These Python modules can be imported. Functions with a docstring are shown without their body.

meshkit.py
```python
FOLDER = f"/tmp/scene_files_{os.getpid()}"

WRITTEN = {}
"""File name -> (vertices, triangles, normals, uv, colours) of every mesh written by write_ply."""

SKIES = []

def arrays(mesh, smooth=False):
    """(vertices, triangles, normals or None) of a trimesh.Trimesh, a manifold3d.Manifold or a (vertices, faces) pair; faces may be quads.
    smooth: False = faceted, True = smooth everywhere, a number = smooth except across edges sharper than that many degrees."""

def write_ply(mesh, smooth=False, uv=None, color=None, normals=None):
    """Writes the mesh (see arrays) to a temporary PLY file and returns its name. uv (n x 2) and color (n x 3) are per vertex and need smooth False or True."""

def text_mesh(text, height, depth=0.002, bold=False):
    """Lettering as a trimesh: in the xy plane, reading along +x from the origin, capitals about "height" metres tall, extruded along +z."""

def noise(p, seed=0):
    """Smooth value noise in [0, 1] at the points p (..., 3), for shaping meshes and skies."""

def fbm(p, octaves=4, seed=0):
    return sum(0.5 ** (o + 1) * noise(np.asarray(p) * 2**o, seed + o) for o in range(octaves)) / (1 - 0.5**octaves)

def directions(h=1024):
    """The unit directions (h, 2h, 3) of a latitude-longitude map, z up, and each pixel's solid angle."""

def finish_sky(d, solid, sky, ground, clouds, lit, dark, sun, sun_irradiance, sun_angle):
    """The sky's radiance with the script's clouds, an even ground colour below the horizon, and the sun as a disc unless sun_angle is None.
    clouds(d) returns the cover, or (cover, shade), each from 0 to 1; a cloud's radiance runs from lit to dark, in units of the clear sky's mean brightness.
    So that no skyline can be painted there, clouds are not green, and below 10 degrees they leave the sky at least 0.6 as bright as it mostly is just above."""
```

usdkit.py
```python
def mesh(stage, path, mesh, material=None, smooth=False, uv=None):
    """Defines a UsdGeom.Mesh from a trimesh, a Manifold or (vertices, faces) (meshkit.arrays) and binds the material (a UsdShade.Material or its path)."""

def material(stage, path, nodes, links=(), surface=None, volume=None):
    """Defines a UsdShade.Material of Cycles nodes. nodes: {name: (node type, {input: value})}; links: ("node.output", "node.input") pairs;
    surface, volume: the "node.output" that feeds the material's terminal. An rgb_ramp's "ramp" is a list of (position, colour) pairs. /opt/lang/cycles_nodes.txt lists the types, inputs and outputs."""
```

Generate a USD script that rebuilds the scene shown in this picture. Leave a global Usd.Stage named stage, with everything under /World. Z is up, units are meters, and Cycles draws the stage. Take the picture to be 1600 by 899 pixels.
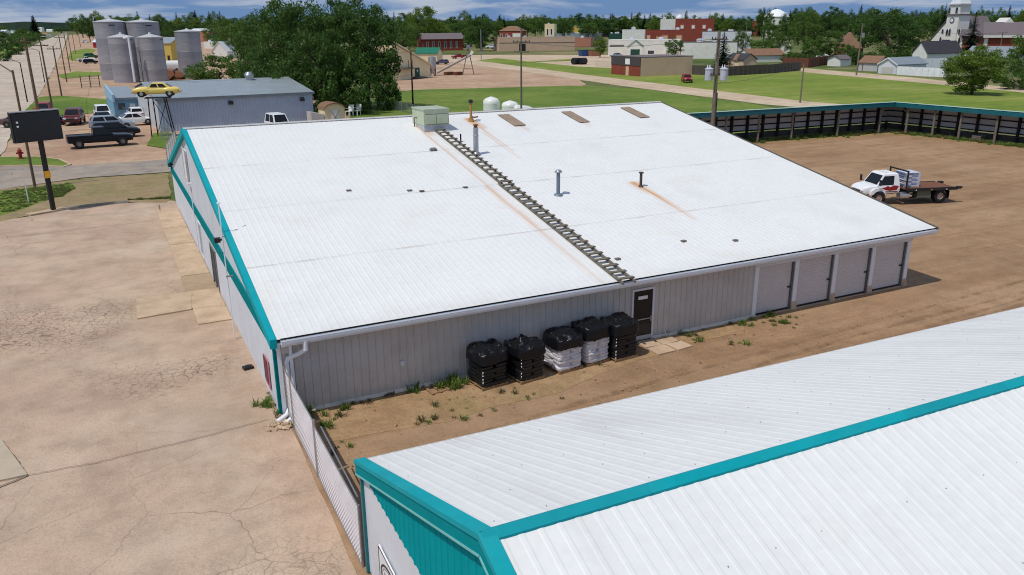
import math, random
import numpy as np
import trimesh, shapely
from shapely.geometry import Polygon, box as sbox, LineString
import usdkit, meshkit
from pxr import Usd, UsdGeom, UsdLux, UsdShade, Gf, Sdf, Vt

stage = Usd.Stage.CreateInMemory()
UsdGeom.SetStageUpAxis(stage, 'Z')
UsdGeom.Xform.Define(stage, '/World')
RS = np.random.RandomState

# ---------------------------------------------------------------- camera
CAM = np.array([0, 0, 13.5]); FPX = 1246.7
PITCH, ROLL, YAW = 0.31593, -0.00625, 0.46423
_c, _s = math.cos(YAW), math.sin(YAW)
FW = np.array([_s * math.cos(PITCH), _c * math.cos(PITCH), -math.sin(PITCH)])
_rt = np.array([_c, -_s, 0]); _up = np.cross(_rt, FW)
RT = math.cos(ROLL) * _rt + math.sin(ROLL) * _up
UP = -math.sin(ROLL) * _rt + math.cos(ROLL) * _up
cam = UsdGeom.Camera.Define(stage, '/World/camera')
cam.AddTransformOp().Set(Gf.Matrix4d(*RT, 0, *UP, 0, *(-FW), 0, *CAM, 1))
cam.CreateHorizontalApertureAttr(36.0)
cam.CreateFocalLengthAttr(36.0 * FPX / 1600)
cam.CreateClippingRangeAttr(Gf.Vec2f(0.1, 50000))
EXPOSURE = -0.30
cam.CreateExposureAttr(EXPOSURE)

# ---------------------------------------------------------------- sun and sky
SUN = np.array([-0.50, -0.13, 1.0]); SUN /= np.linalg.norm(SUN)      # towards the sun
sun = UsdLux.DistantLight.Define(stage, '/World/sun')
sun.CreateIntensityAttr(0.88); sun.CreateAngleAttr(0.5); sun.CreateColorAttr(Gf.Vec3f(1.0, 0.955, 0.88))
sun.GetPrim().CreateAttribute('inputs:normalize', Sdf.ValueTypeNames.Bool).Set(True)
_z = SUN; _x = np.cross([0, 0, 1.0], _z); _x /= np.linalg.norm(_x); _y = np.cross(_z, _x)
sun.AddTransformOp().Set(Gf.Matrix4d(*_x, 0, *_y, 0, *_z, 0, 0, 0, 0, 1))
sky_mat = usdkit.material(stage, '/World/Looks/sky_dome', {
    'tc': ('texture_coordinate', {}),
    'sep': ('separate_xyz', {}),
    'sky': ('sky_texture', {'sky_type': 'single_scattering', 'sun_disc': False, 'sun_elevation': float(math.asin(SUN[2])), 'sun_rotation': float(math.atan2(SUN[0], SUN[1])), 'altitude': 500.0, 'aerosol_density': 0.6}),
    'mp': ('mapping', {'scale': (5.0, 5.0, 42.0)}),
    'nz': ('noise_texture', {'scale': 1.3, 'detail': 7.0, 'roughness': 0.55, 'distortion': 0.4}),
    'cr': ('rgb_ramp', {'ramp': [(0.0, (0, 0, 0)), (0.47, (0, 0, 0)), (0.60, (.65, .65, .65)), (0.74, (1, 1, 1))]}),
    'bank': ('rgb_ramp', {'ramp': [(0.0, (1, 1, 1)), (0.13, (1, 1, 1)), (0.34, (0, 0, 0)), (1.0, (0, 0, 0))]}),
    'mixb': ('mix_color', {'b': (1.2, 2.1, 3.8)}),
    'mixc': ('mix_color', {'b': (4.1, 4.45, 5.1)}),
    'bg': ('background_shader', {'strength': 0.15}),
}, [('tc.generated', 'sep.vector'), ('sep.z', 'bank.fac'), ('tc.generated', 'mp.vector'), ('mp.vector', 'nz.vector'), ('nz.fac', 'cr.fac'),
    ('sky.color', 'mixb.a'), ('bank.color', 'mixb.fac'), ('mixb.result', 'mixc.a'), ('cr.color', 'mixc.fac'), ('mixc.result', 'bg.color')], surface='bg.background')
dome = UsdLux.DomeLight.Define(stage, '/World/sky')
UsdShade.MaterialBindingAPI.Apply(dome.GetPrim()).Bind(sky_mat)
dome.GetPrim().SetCustomDataByKey('kind', 'structure')

# ---------------------------------------------------------------- helpers
def ray(px, py):
    return FW + RT * (px - 800) / FPX - UP * (py - 449.5) / FPX
def at(px, py, z=0.0):
    d = ray(px, py); return CAM + d * ((z - CAM[2]) / d[2])
def on_plane(px, py, n, o):
    n = np.asarray(n, float); d = ray(px, py); return CAM + d * (((np.asarray(o) - CAM) @ n) / (d @ n))
def hgt(G, py):
    """height above the ground point G of what is seen at picture row py"""
    d = np.asarray(G, float) - CAM; k = 449.5 - py
    return (k * (d @ FW) - FPX * (d @ UP)) / (FPX * UP[2] - k * FW[2])
def mpp(G):
    return ((np.asarray(G) - CAM) @ FW) / FPX
used = {}
def free(path):
    if path not in used:
        used[path] = 0
        return path
    used[path] += 1
    return f'{path}_{used[path]:03d}'
def setd(p, label=None, cat=None, group=None, kind=None):
    p = p.GetPrim()
    for k, v in (('label', label), ('category', cat), ('group', group), ('kind', kind)):
        if v: p.SetCustomDataByKey(k, v)
    return p
def thing(name, label, cat, loc=(0, 0, 0), rz=0.0, group=None, kind=None, scale=None):
    x = UsdGeom.Xform.Define(stage, free('/World/' + name))
    x.AddTranslateOp().Set(Gf.Vec3d(*map(float, loc)))
    if rz: x.AddRotateZOp().Set(float(math.degrees(rz)))
    if scale is not None: x.AddScaleOp().Set(Gf.Vec3f(*map(float, np.broadcast_to(scale, 3))))
    setd(x, label, cat, group, kind)
    return x.GetPath().pathString
def part(parent, name, mesh, m, label=None, smooth=False, kind=None, prim=None):
    if isinstance(mesh, MB): mesh = mesh.get()
    g = usdkit.mesh(stage, free(parent + '/' + name), mesh, m, smooth)
    setd(g, label, None, None, kind)
    return g.GetPath().pathString
def single(name, mesh, m, label, cat, group=None, kind=None, smooth=False):
    if isinstance(mesh, MB): mesh = mesh.get()
    g = usdkit.mesh(stage, free('/World/' + name), mesh, m, smooth)
    setd(g, label, cat, group, kind)
    return g
def proto(name):
    p = stage.CreateClassPrim('/World/' + name); return p.GetPath().pathString
def copy(src, name, label, cat, loc, rz=0.0, scale=None, group=None):
    path = thing(name, label, cat, loc, rz, group, None, scale)
    p = stage.GetPrimAtPath(path); p.GetReferences().AddInternalReference(src); p.SetInstanceable(True)
    return path

BOXF = np.array([[0, 2, 3, 1], [4, 5, 7, 6], [0, 1, 5, 4], [2, 6, 7, 3], [0, 4, 6, 2], [1, 3, 7, 5]])
class MB:
    """collects quads and triangles into one mesh"""
    def __init__(s): s.v, s.f, s.n = [], [], 0
    def add(s, v, f):
        v, f = np.asarray(v, float), np.asarray(f, int)
        if f.shape[1] == 4: f = np.vstack([f[:, [0, 1, 2]], f[:, [0, 2, 3]]])
        s.v.append(v); s.f.append(f + s.n); s.n += len(v); return s
    def mesh(s, m):
        return s.add(np.array(m.vertices), np.array(m.faces))
    def box(s, x0, x1, y0, y1, z0, z1):
        v = np.array([[x, y, z] for z in (z0, z1) for y in (y0, y1) for x in (x0, x1)], float)
        return s.add(v, BOXF)
    def obox(s, c, size, rz=0.0, rx=0.0):
        v = np.array([[x, y, z] for z in (-.5, .5) for y in (-.5, .5) for x in (-.5, .5)], float) * size
        if rx:
            a, b = math.cos(rx), math.sin(rx); v = v @ np.array([[1, 0, 0], [0, a, b], [0, -b, a]])
        a, b = math.cos(rz), math.sin(rz); v = v @ np.array([[a, b, 0], [-b, a, 0], [0, 0, 1]])
        return s.add(v + c, BOXF)
    def bar(s, a, b, w, h=None, up=(0, 0, 1)):
        """a beam of section w x h from a to b"""
        a, b = np.asarray(a, float), np.asarray(b, float); h = h or w
        t = b - a; L = np.linalg.norm(t); t = t / L
        u = np.asarray(up, float)
        if abs(t @ u) > .95: u = np.array([1.0, 0, 0])
        x = np.cross(t, u); x /= np.linalg.norm(x); y = np.cross(x, t)
        v = np.array([p + x * i * w / 2 + y * j * h / 2 for p in (a, b) for j in (-1, 1) for i in (-1, 1)])
        return s.add(v, BOXF)
    def cyl(s, a, b, r0, r1=None, n=10, cap=True):
        a, b = np.asarray(a, float), np.asarray(b, float); r1 = r0 if r1 is None else r1
        t = b - a; t = t / np.linalg.norm(t); u = np.array([0, 0, 1.0]) if abs(t[2]) < .9 else np.array([1.0, 0, 0])
        x = np.cross(t, u); x /= np.linalg.norm(x); y = np.cross(t, x)
        ang = np.arange(n) * 2 * np.pi / n; ring = np.cos(ang)[:, None] * x + np.sin(ang)[:, None] * y
        v = np.vstack([a + ring * r0, b + ring * r1, a[None], b[None]]); i = np.arange(n); j = (i + 1) % n
        s.add(v, np.stack([i, j, j + n, i + n], 1))
        if cap:
            f = np.vstack([np.stack([j, i, np.full(n, 2 * n)], 1), np.stack([i + n, j + n, np.full(n, 2 * n + 1)], 1)])
            s.f.append(f + s.n - len(v))
        return s
    def tube(s, pts, r, n=8):
        pts = [np.asarray(p, float) for p in pts]
        for a, b in zip(pts[:-1], pts[1:]):
            s.cyl(a, b, r, r, n)
        return s
    def lathe(s, prof, n=20, c=(0, 0, 0)):
        prof = np.asarray(prof, float); ang = np.arange(n) * 2 * np.pi / n; k = len(prof)
        v = np.stack([prof[:, 0][:, None] * np.cos(ang), prof[:, 0][:, None] * np.sin(ang), np.repeat(prof[:, 1][:, None], n, 1)], -1).reshape(-1, 3) + c
        i, j = np.meshgrid(np.arange(k - 1), np.arange(n), indexing='ij'); j2 = (j + 1) % n
        return s.add(v, np.stack([i * n + j, i * n + j2, (i + 1) * n + j2, (i + 1) * n + j], -1).reshape(-1, 4))
    def hull(s, pts):
        from scipy.spatial import ConvexHull
        pts = np.asarray(pts, float); h = ConvexHull(pts); f = h.simplices.copy(); c = pts.mean(0)
        nn = np.cross(pts[f[:, 1]] - pts[f[:, 0]], pts[f[:, 2]] - pts[f[:, 0]])
        flip = (nn * (pts[f[:, 0]] - c)).sum(1) < 0; f[flip] = f[flip][:, ::-1]
        return s.add(pts, f)
    def prism(s, poly, z0, z1, M=None):
        """a polygon extruded along z (M maps it elsewhere)"""
        g = poly if isinstance(poly, Polygon) else Polygon(poly)
        m = trimesh.creation.extrude_polygon(shapely.geometry.polygon.orient(g), z1 - z0, engine='earcut'); v = np.array(m.vertices); v[:, 2] += z0
        return s.add(v if M is None else M(v), np.array(m.faces))
    def get(s):
        return trimesh.Trimesh(np.vstack(s.v), np.vstack(s.f), process=False)
def xz(v):           # polygon drawn in (x, z), extruded along y
    return np.stack([v[:, 0], -v[:, 2], v[:, 1]], 1)
def yz(v):           # polygon drawn in (y, z), extruded along x
    return np.stack([v[:, 2], v[:, 0], v[:, 1]], 1)
def moved(m, loc=(0, 0, 0), rz=0.0):
    m = m.get() if isinstance(m, MB) else m
    v = np.array(m.vertices); a, b = math.cos(rz), math.sin(rz)
    return trimesh.Trimesh(v @ np.array([[a, b, 0], [-b, a, 0], [0, 0, 1]]) + np.asarray(loc), m.faces, process=False)
def ball(n=2): return trimesh.creation.icosphere(n)

# ---------------------------------------------------------------- materials
MATS = {}
def lin(r, g, b):
    c = np.array([r, g, b], float) / 255
    return tuple(np.where(c <= .04045, c / 12.92, ((c + .055) / 1.055) ** 2.4))
def mat(name, c, rough=.6, metal=0.0, var=.12, scale=1.5, dirt=None, dirt_amt=.3, dirt_scale=.8, bump=0.0, bump_scale=20., spec=.4, fine=9.0):
    """a painted or plain surface: large and small blotches of tone, optional dirt in patches, optional fine relief"""
    if name in MATS: return MATS[name]
    c = np.asarray(c, float)
    N = {'g': ('geometry', {}), 'n1': ('noise_texture', {'scale': scale, 'detail': 5.0, 'roughness': .6}),
         'r1': ('rgb_ramp', {'ramp': [(.25, tuple(c * (1 - var))), (.75, tuple(np.minimum(c * (1 + var), .95)))]}),
         'n2': ('noise_texture', {'scale': scale * fine, 'detail': 3.0}),
         'r2': ('rgb_ramp', {'ramp': [(.3, (1 - var * .7,) * 3), (.7, (1.0,) * 3)]}),
         'm': ('mix_color', {'blend_type': 'multiply', 'fac': 1.0}),
         'p': ('principled_bsdf', {'roughness': rough, 'metallic': metal, 'specular_ior_level': spec})}
    K = [('g.position', 'n1.vector'), ('g.position', 'n2.vector'), ('n1.fac', 'r1.fac'), ('n2.fac', 'r2.fac'), ('r1.color', 'm.a'), ('r2.color', 'm.b')]
    out = 'm.result'
    if dirt is not None:
        N['nd'] = ('noise_texture', {'scale': dirt_scale, 'detail': 8.0, 'roughness': .65})
        N['rd'] = ('rgb_ramp', {'ramp': [(.45, (0, 0, 0)), (.7, (dirt_amt,) * 3)]})
        N['md'] = ('mix_color', {'b': tuple(dirt)})
        K += [('g.position', 'nd.vector'), ('nd.fac', 'rd.fac'), ('rd.color', 'md.fac'), (out, 'md.a')]; out = 'md.result'
    K.append((out, 'p.base_color'))
    if bump:
        N['nb'] = ('noise_texture', {'scale': bump_scale, 'detail': 4.0}); N['b'] = ('bump', {'strength': bump, 'distance': .03})
        K += [('g.position', 'nb.vector'), ('nb.fac', 'b.height'), ('b.normal', 'p.normal')]
    MATS[name] = usdkit.material(stage, '/World/Looks/' + name, N, K, surface='p.BSDF')
    return MATS[name]
def leaf(name, c, warm):
    c, w = np.asarray(c, float), np.asarray(warm, float)
    N = {'g': ('geometry', {}), 'n1': ('noise_texture', {'scale': .22, 'detail': 2.0}), 'add': ('math', {'math_type': 'multiply_add', 'value2': .5, 'value3': .0}),
         'ad2': ('math', {'math_type': 'multiply_add', 'value2': .6}),
         'r': ('rgb_ramp', {'ramp': [(.2, tuple(c * .62)), (.5, tuple(c)), (.85, tuple(w))]}),
         'd': ('principled_bsdf', {'roughness': .55, 'specular_ior_level': .25}), 't': ('translucent_bsdf', {}), 'mx': ('mix_closure', {'fac': .36})}
    K = [('g.position', 'n1.vector'), ('g.random_per_island', 'add.value1'), ('n1.fac', 'ad2.value1'), ('add.value', 'ad2.value3'), ('ad2.value', 'r.fac'),
         ('r.color', 'd.base_color'), ('r.color', 't.color'), ('d.BSDF', 'mx.closure1'), ('t.BSDF', 'mx.closure2')]
    MATS[name] = usdkit.material(stage, '/World/Looks/' + name, N, K, surface='mx.closure')
    return MATS[name]
def ground(name, cols, s_big=.05, s_mid=.6, fine=14., bump=.4, patch=None, cracks=False, streak=None, rough=.9):
    """cols: three tones over the large noise; patch: (colour, noise scale, low, high, amount) list; cracks: crazed paving; streak: (angle, colour, amount)"""
    N = {'g': ('geometry', {}), 'n1': ('noise_texture', {'scale': s_big, 'detail': 6.0, 'roughness': .62, 'distortion': .3}),
         'r1': ('rgb_ramp', {'ramp': [(.32, cols[0]), (.5, cols[1]), (.66, cols[2])]}),
         'n2': ('noise_texture', {'scale': s_mid, 'detail': 8.0, 'roughness': .7}), 'r2': ('rgb_ramp', {'ramp': [(.3, (.72,) * 3), (.55, (1.0,) * 3), (.75, (1.12,) * 3)]}),
         'n3': ('noise_texture', {'scale': fine, 'detail': 4.0, 'roughness': .75}), 'r3': ('rgb_ramp', {'ramp': [(.3, (.74,) * 3), (.5, (1.0,) * 3), (.72, (1.1,) * 3)]}),
         'm2': ('mix_color', {'blend_type': 'multiply', 'fac': 1.0, 'use_clamp': False}), 'm3': ('mix_color', {'blend_type': 'multiply', 'fac': 1.0}),
         'b': ('bump', {'strength': bump, 'distance': .04}), 'p': ('principled_bsdf', {'roughness': rough, 'specular_ior_level': .15})}
    K = [('g.position', 'n1.vector'), ('g.position', 'n2.vector'), ('g.position', 'n3.vector'), ('n1.fac', 'r1.fac'), ('n2.fac', 'r2.fac'), ('n3.fac', 'r3.fac'),
         ('r1.color', 'm2.a'), ('r2.color', 'm2.b'), ('m2.result', 'm3.a'), ('r3.color', 'm3.b'), ('n3.fac', 'b.height'), ('b.normal', 'p.normal')]
    out = 'm3.result'
    for i, (c, sc, lo, hi, amt) in enumerate(patch or ()):
        N[f'pn{i}'] = ('noise_texture', {'scale': sc, 'detail': 9.0, 'roughness': .72, 'w': 3.0 * i, 'dimensions': '4D'}); N[f'pr{i}'] = ('rgb_ramp', {'ramp': [(lo, (0, 0, 0)), (hi, (amt,) * 3)]}); N[f'pm{i}'] = ('mix_color', {'b': c})
        K += [('g.position', f'pn{i}.vector'), (f'pn{i}.fac', f'pr{i}.fac'), (f'pr{i}.color', f'pm{i}.fac'), (out, f'pm{i}.a')]; out = f'pm{i}.result'
    if streak:
        for i, (ang, c, amt, su, sv) in enumerate(streak):
            N[f'sm{i}'] = ('mapping', {'rotation': (0, 0, ang), 'scale': (su, sv, 1)}); N[f'sn{i}'] = ('noise_texture', {'scale': 1.0, 'detail': 6.0, 'roughness': .6, 'distortion': .6})
            N[f'sr{i}'] = ('rgb_ramp', {'ramp': [(.46, (0, 0, 0)), (.64, (amt,) * 3)]}); N[f'sx{i}'] = ('mix_color', {'b': c})
            K += [('g.position', f'sm{i}.vector'), (f'sm{i}.vector', f'sn{i}.vector'), (f'sn{i}.fac', f'sr{i}.fac'), (f'sr{i}.color', f'sx{i}.fac'), (out, f'sx{i}.a')]; out = f'sx{i}.result'
    if cracks:
        N['wn'] = ('noise_texture', {'scale': 1.1, 'detail': 3.0}); N['wv'] = ('vector_math', {'math_type': 'multiply_add', 'vector2': (.7, .7, 0)})
        K += [('g.position', 'wn.vector'), ('wn.color', 'wv.vector1'), ('g.position', 'wv.vector3')]
        for i, (sc, wid, msc, lo, hi, amt) in enumerate(cracks):
            N[f'cv{i}'] = ('voronoi_texture', {'feature': 'distance_to_edge', 'scale': sc}); N[f'cr{i}'] = ('rgb_ramp', {'ramp': [(0, (1, 1, 1)), (wid * .4, (.7,) * 3), (wid, (0, 0, 0)), (1, (0, 0, 0))]})
            N[f'cn{i}'] = ('noise_texture', {'scale': msc, 'detail': 4.0, 'w': 11.0 + i, 'dimensions': '4D'}); N[f'cm{i}'] = ('rgb_ramp', {'ramp': [(lo, (0, 0, 0)), (hi, (amt,) * 3)]})
            N[f'cx{i}'] = ('mix_color', {'blend_type': 'multiply', 'fac': 1.0}); N[f'cy{i}'] = ('mix_color', {'b': (.085, .058, .038)})
            K += [('wv.vector', f'cv{i}.vector'), (f'cv{i}.distance', f'cr{i}.fac'), ('g.position', f'cn{i}.vector'), (f'cn{i}.fac', f'cm{i}.fac'), (f'cr{i}.color', f'cx{i}.a'), (f'cm{i}.color', f'cx{i}.b'),
                  (f'cx{i}.result', f'cy{i}.fac'), (out, f'cy{i}.a')]; out = f'cy{i}.result'
    K.append((out, 'p.base_color'))
    MATS[name] = usdkit.material(stage, '/World/Looks/' + name, N, K, surface='p.BSDF')
    return MATS[name]

M = {}
M['white'] = mat('white_paint', lin(236, 238, 240), .45, dirt=lin(170, 165, 150), dirt_amt=.12)
M['trim_white'] = mat('trim_white', lin(225, 228, 232), .4, var=.05)
M['siding_grey'] = mat('siding_grey', lin(192, 189, 185), .5, var=.06, scale=.6, dirt=lin(135, 125, 112), dirt_amt=.25)
M['siding_light'] = mat('siding_light', lin(212, 216, 222), .5, var=.05, scale=.6, dirt=lin(165, 155, 140), dirt_amt=.15)
M['teal'] = mat('teal_trim', lin(10, 158, 168), .7, var=.1, scale=.7, dirt=lin(60, 150, 150), dirt_amt=.4, dirt_scale=.5, spec=.12)
M['teal_dark'] = mat('teal_weathered', lin(25, 112, 120), .5, var=.1)
M['roller'] = mat('roller_door', lin(198, 191, 187), .5, var=.05)
M['glass_dark'] = mat('dark_glass', (.012, .014, .016), .12, var=.1, spec=.3)
M['glass_blue'] = mat('window_glass', (.03, .04, .05), .06, var=.2, spec=.8)
M['black'] = mat('black_plastic', (.012, .012, .013), .42, var=.2)
M['rubber'] = mat('rubber', (.018, .018, .018), .8, var=.2)
M['dark_metal'] = mat('dark_metal', (.03, .03, .032), .5, metal=.4)
M['steel'] = mat('galvanised', (.42, .43, .44), .38, metal=.75, var=.12, scale=3.)
M['chrome'] = mat('chrome', (.6, .6, .6), .2, metal=.9)
M['rust'] = mat('rusty_metal', lin(120, 72, 42), .85, var=.3, scale=6., dirt=lin(60, 40, 30), dirt_amt=.6)
M['concrete'] = mat('concrete', lin(196, 170, 142), .9, var=.14, scale=.7, dirt=lin(150, 125, 95), dirt_amt=.5, bump=.2)
M['old_wood'] = mat('weathered_wood', lin(120, 112, 98), .85, var=.25, scale=4., bump=.2)
M['pole_wood'] = mat('pole_wood', lin(112, 92, 72), .85, var=.22, scale=3.)
M['pole_dark'] = mat('pole_dark', lin(72, 58, 46), .85, var=.22, scale=3.)
M['pale_wood'] = mat('pallet_wood', lin(150, 120, 86), .85, var=.25, scale=5.)
M['bark'] = mat('bark', (.07, .05, .035), .9, var=.3, scale=4.)
M['bag_black'] = mat('bag_black', (.008, .008, .009), .36, var=.2, bump=.3, bump_scale=14.)
M['bag_white'] = mat('bag_white', lin(214, 212, 216), .45, var=.12, scale=6., bump=.35, bump_scale=12., dirt=lin(150, 150, 155), dirt_amt=.4, dirt_scale=4.)
M['shroud'] = mat('black_sheet', (.006, .0065, .008), .34, var=.2, bump=.6, bump_scale=9., spec=.32)
M['label'] = mat('paper_label', lin(238, 238, 238), .6)
M['hvac'] = mat('air_unit_green', lin(186, 196, 166), .5, var=.07, dirt=lin(130, 120, 95), dirt_amt=.25)
M['tan'] = mat('tan_wall', lin(210, 178, 150), .8, var=.08, scale=.3)
M['cream'] = mat('cream_wall', lin(225, 205, 165), .75, var=.07, scale=.4)
M['brick'] = mat('brick_red', lin(140, 66, 50), .85, var=.14, scale=.5, fine=14.)
M['brick_pink'] = mat('brick_pink', lin(176, 120, 98), .85, var=.12, scale=.5)
M['shingle_brown'] = mat('shingle_brown', lin(132, 100, 78), .9, var=.14, scale=.8)
M['shingle_grey'] = mat('shingle_grey', lin(112, 102, 104), .9, var=.1, scale=.8)
M['shingle_dark'] = mat('shingle_dark', lin(62, 60, 66), .9, var=.14, scale=.8)
M['shingle_blue'] = mat('shingle_bluegrey', lin(130, 140, 148), .8, var=.1, scale=.8)
M['roof_gravel'] = mat('flat_roof_gravel', lin(128, 118, 108), .9, var=.15, scale=.5)
M['green_roof'] = mat('green_metal_roof', lin(24, 112, 84), .45, var=.1)
M['green_door'] = mat('green_door', lin(28, 70, 55), .6)
M['stucco_white'] = mat('stucco_white', lin(226, 224, 216), .8, var=.06, scale=.5, dirt=lin(180, 165, 140), dirt_amt=.25)
M['yellow_wall'] = mat('yellow_siding', lin(206, 176, 86), .6, var=.08)
M['blue_wall'] = mat('blue_wall', lin(112, 158, 186), .6, var=.06, scale=.5)
M['shed_wall'] = mat('shed_blue_grey', lin(166, 182, 202), .45, var=.1, scale=.7, spec=.5)
M['shed_roof'] = mat('shed_roof_metal', lin(156, 166, 170), .42, metal=.3, var=.1, scale=.5, dirt=lin(120, 110, 100), dirt_amt=.2)
M['red_paint'] = mat('red_paint', lin(150, 32, 34), .4)
M['brown_fence'] = mat('brown_fence', lin(112, 66, 48), .8, var=.15)
M['dark_fence'] = mat('dark_fence', lin(84, 76, 70), .85, var=.2, scale=2.)
M['wind_panel'] = mat('windbreak_panel', lin(196, 194, 198), .6, var=.1, scale=.5)
M['wind_stud'] = mat('windbreak_stud', lin(46, 40, 38), .85, var=.2)
M['deck_rust'] = mat('truck_deck', lin(122, 78, 54), .8, var=.25, scale=2.5)
M['amber'] = mat('amber_tag', lin(235, 170, 40), .5)
M['poly_white'] = mat('poly_tank', lin(228, 228, 222), .35, var=.05)
M['skylight'] = mat('fibreglass_tan', lin(158, 138, 118), .5, var=.2, scale=2.)
M['slat'] = mat('slat_white', lin(242, 240, 244), .45, var=.05)
M['paint_dots'] = mat('screw_grey', lin(160, 160, 162), .6)
leaf('leaf_dark', (.085, .17, .03), (.21, .30, .05))
leaf('leaf_mid', (.12, .215, .035), (.25, .33, .06))
leaf('leaf_light', (.17, .26, .035), (.31, .37, .07))
leaf('needle_dark', (.024, .05, .026), (.055, .09, .04))
leaf('weed', (.2, .3, .06), (.36, .4, .12))
# ================================================================ ground sheets
def ragged(pts, amp, step, seed):
    g = Polygon([(p[0], p[1]) for p in pts]); r = g.exterior; n = max(8, int(r.length / step)); out = []
    for i in range(n):
        p = r.interpolate(i / n, normalized=True); out.append((p.x, p.y, 0))
    out = np.array(out); d = np.stack([meshkit.fbm(out / (step * 3) + 7.3, 3, seed), meshkit.fbm(out / (step * 3) + 31.7, 3, seed + 50)], 1) - .5
    q = Polygon(out[:, :2] + d * 2 * amp).buffer(0)
    return max(q.geoms, key=lambda a: a.area) if hasattr(q, 'geoms') else q
LEVEL = [0]
def sheet(name, pts, m, amp=0.0, step=2.0, kind='structure', seed=0, lvl=None):
    LEVEL[0] += 1; z = .004 * (LEVEL[0] if lvl is None else lvl)
    g = ragged(pts, amp, step, LEVEL[0] + seed) if amp else Polygon([(p[0], p[1]) for p in pts])
    v, f = trimesh.creation.triangulate_polygon(shapely.geometry.polygon.orient(g), engine='earcut')
    me = trimesh.Trimesh(np.column_stack([v, np.full(len(v), z)]), f, process=False)
    if me.face_normals[:, 2].mean() < 0: me.invert()
    gp = usdkit.mesh(stage, free('/World/' + name), me, m); setd(gp, None, None, None, kind)
    return gp
def pxs(*a): return [at(x, y)[:2] for x, y in a]

GRASS = [lin(74, 104, 34), lin(92, 122, 40), lin(118, 136, 58)]
grass_m = ground('grass_mown', [lin(104, 124, 46), lin(124, 140, 56), lin(144, 150, 76)], .03, .4, 5., .5, patch=[(lin(150, 138, 84), .09, .5, .7, .6)], streak=[(.46, lin(84, 112, 38), .45, .01, .35)])
grass_dk = ground('grass_lush', [lin(88, 112, 42), lin(104, 126, 50), lin(124, 136, 64)], .05, .5, 5., .5, patch=[(lin(146, 130, 84), .12, .54, .7, .5), (lin(64, 88, 36), .9, .54, .7, .55)])
land_m = ground('land', [lin(72, 92, 40), lin(92, 104, 52), lin(128, 120, 82)], .006, .05, .8, .3, patch=[(lin(160, 140, 112), .02, .52, .6, .7)])
yard_m = ground('yard_dirt', [lin(152, 121, 92), lin(164, 132, 101), lin(174, 143, 113)], .06, .7, 9., .9,
                patch=[(lin(186, 160, 128), .14, .52, .72, .5), (lin(112, 86, 60), .22, .56, .74, .45)], streak=[(-.03, lin(128, 96, 70), .4, .05, .55), (.55, lin(176, 148, 118), .3, .06, .4)])
lot_m = ground('lot_paving', [lin(178, 151, 131), lin(189, 163, 141), lin(198, 175, 152)], .07, .45, 16., .45,
               patch=[(lin(196, 184, 166), .16, .5, .7, .5), (lin(154, 124, 98), .11, .5, .7, .6), (lin(134, 120, 108), .3, .6, .76, .45), (lin(104, 88, 78), .8, .67, .76, .5)],
               cracks=[(2.9, .06, .10, .53, .63, .7), (.3, .006, .07, .46, .62, .7)])
street_m = ground('main_street', [lin(186, 170, 152), lin(196, 180, 162), lin(204, 190, 174)], .05, .4, 8., .3, patch=[(lin(164, 150, 136), .08, .5, .7, .5)], streak=[(-1.35, lin(164, 148, 136), .5, .01, .5)])
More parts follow.
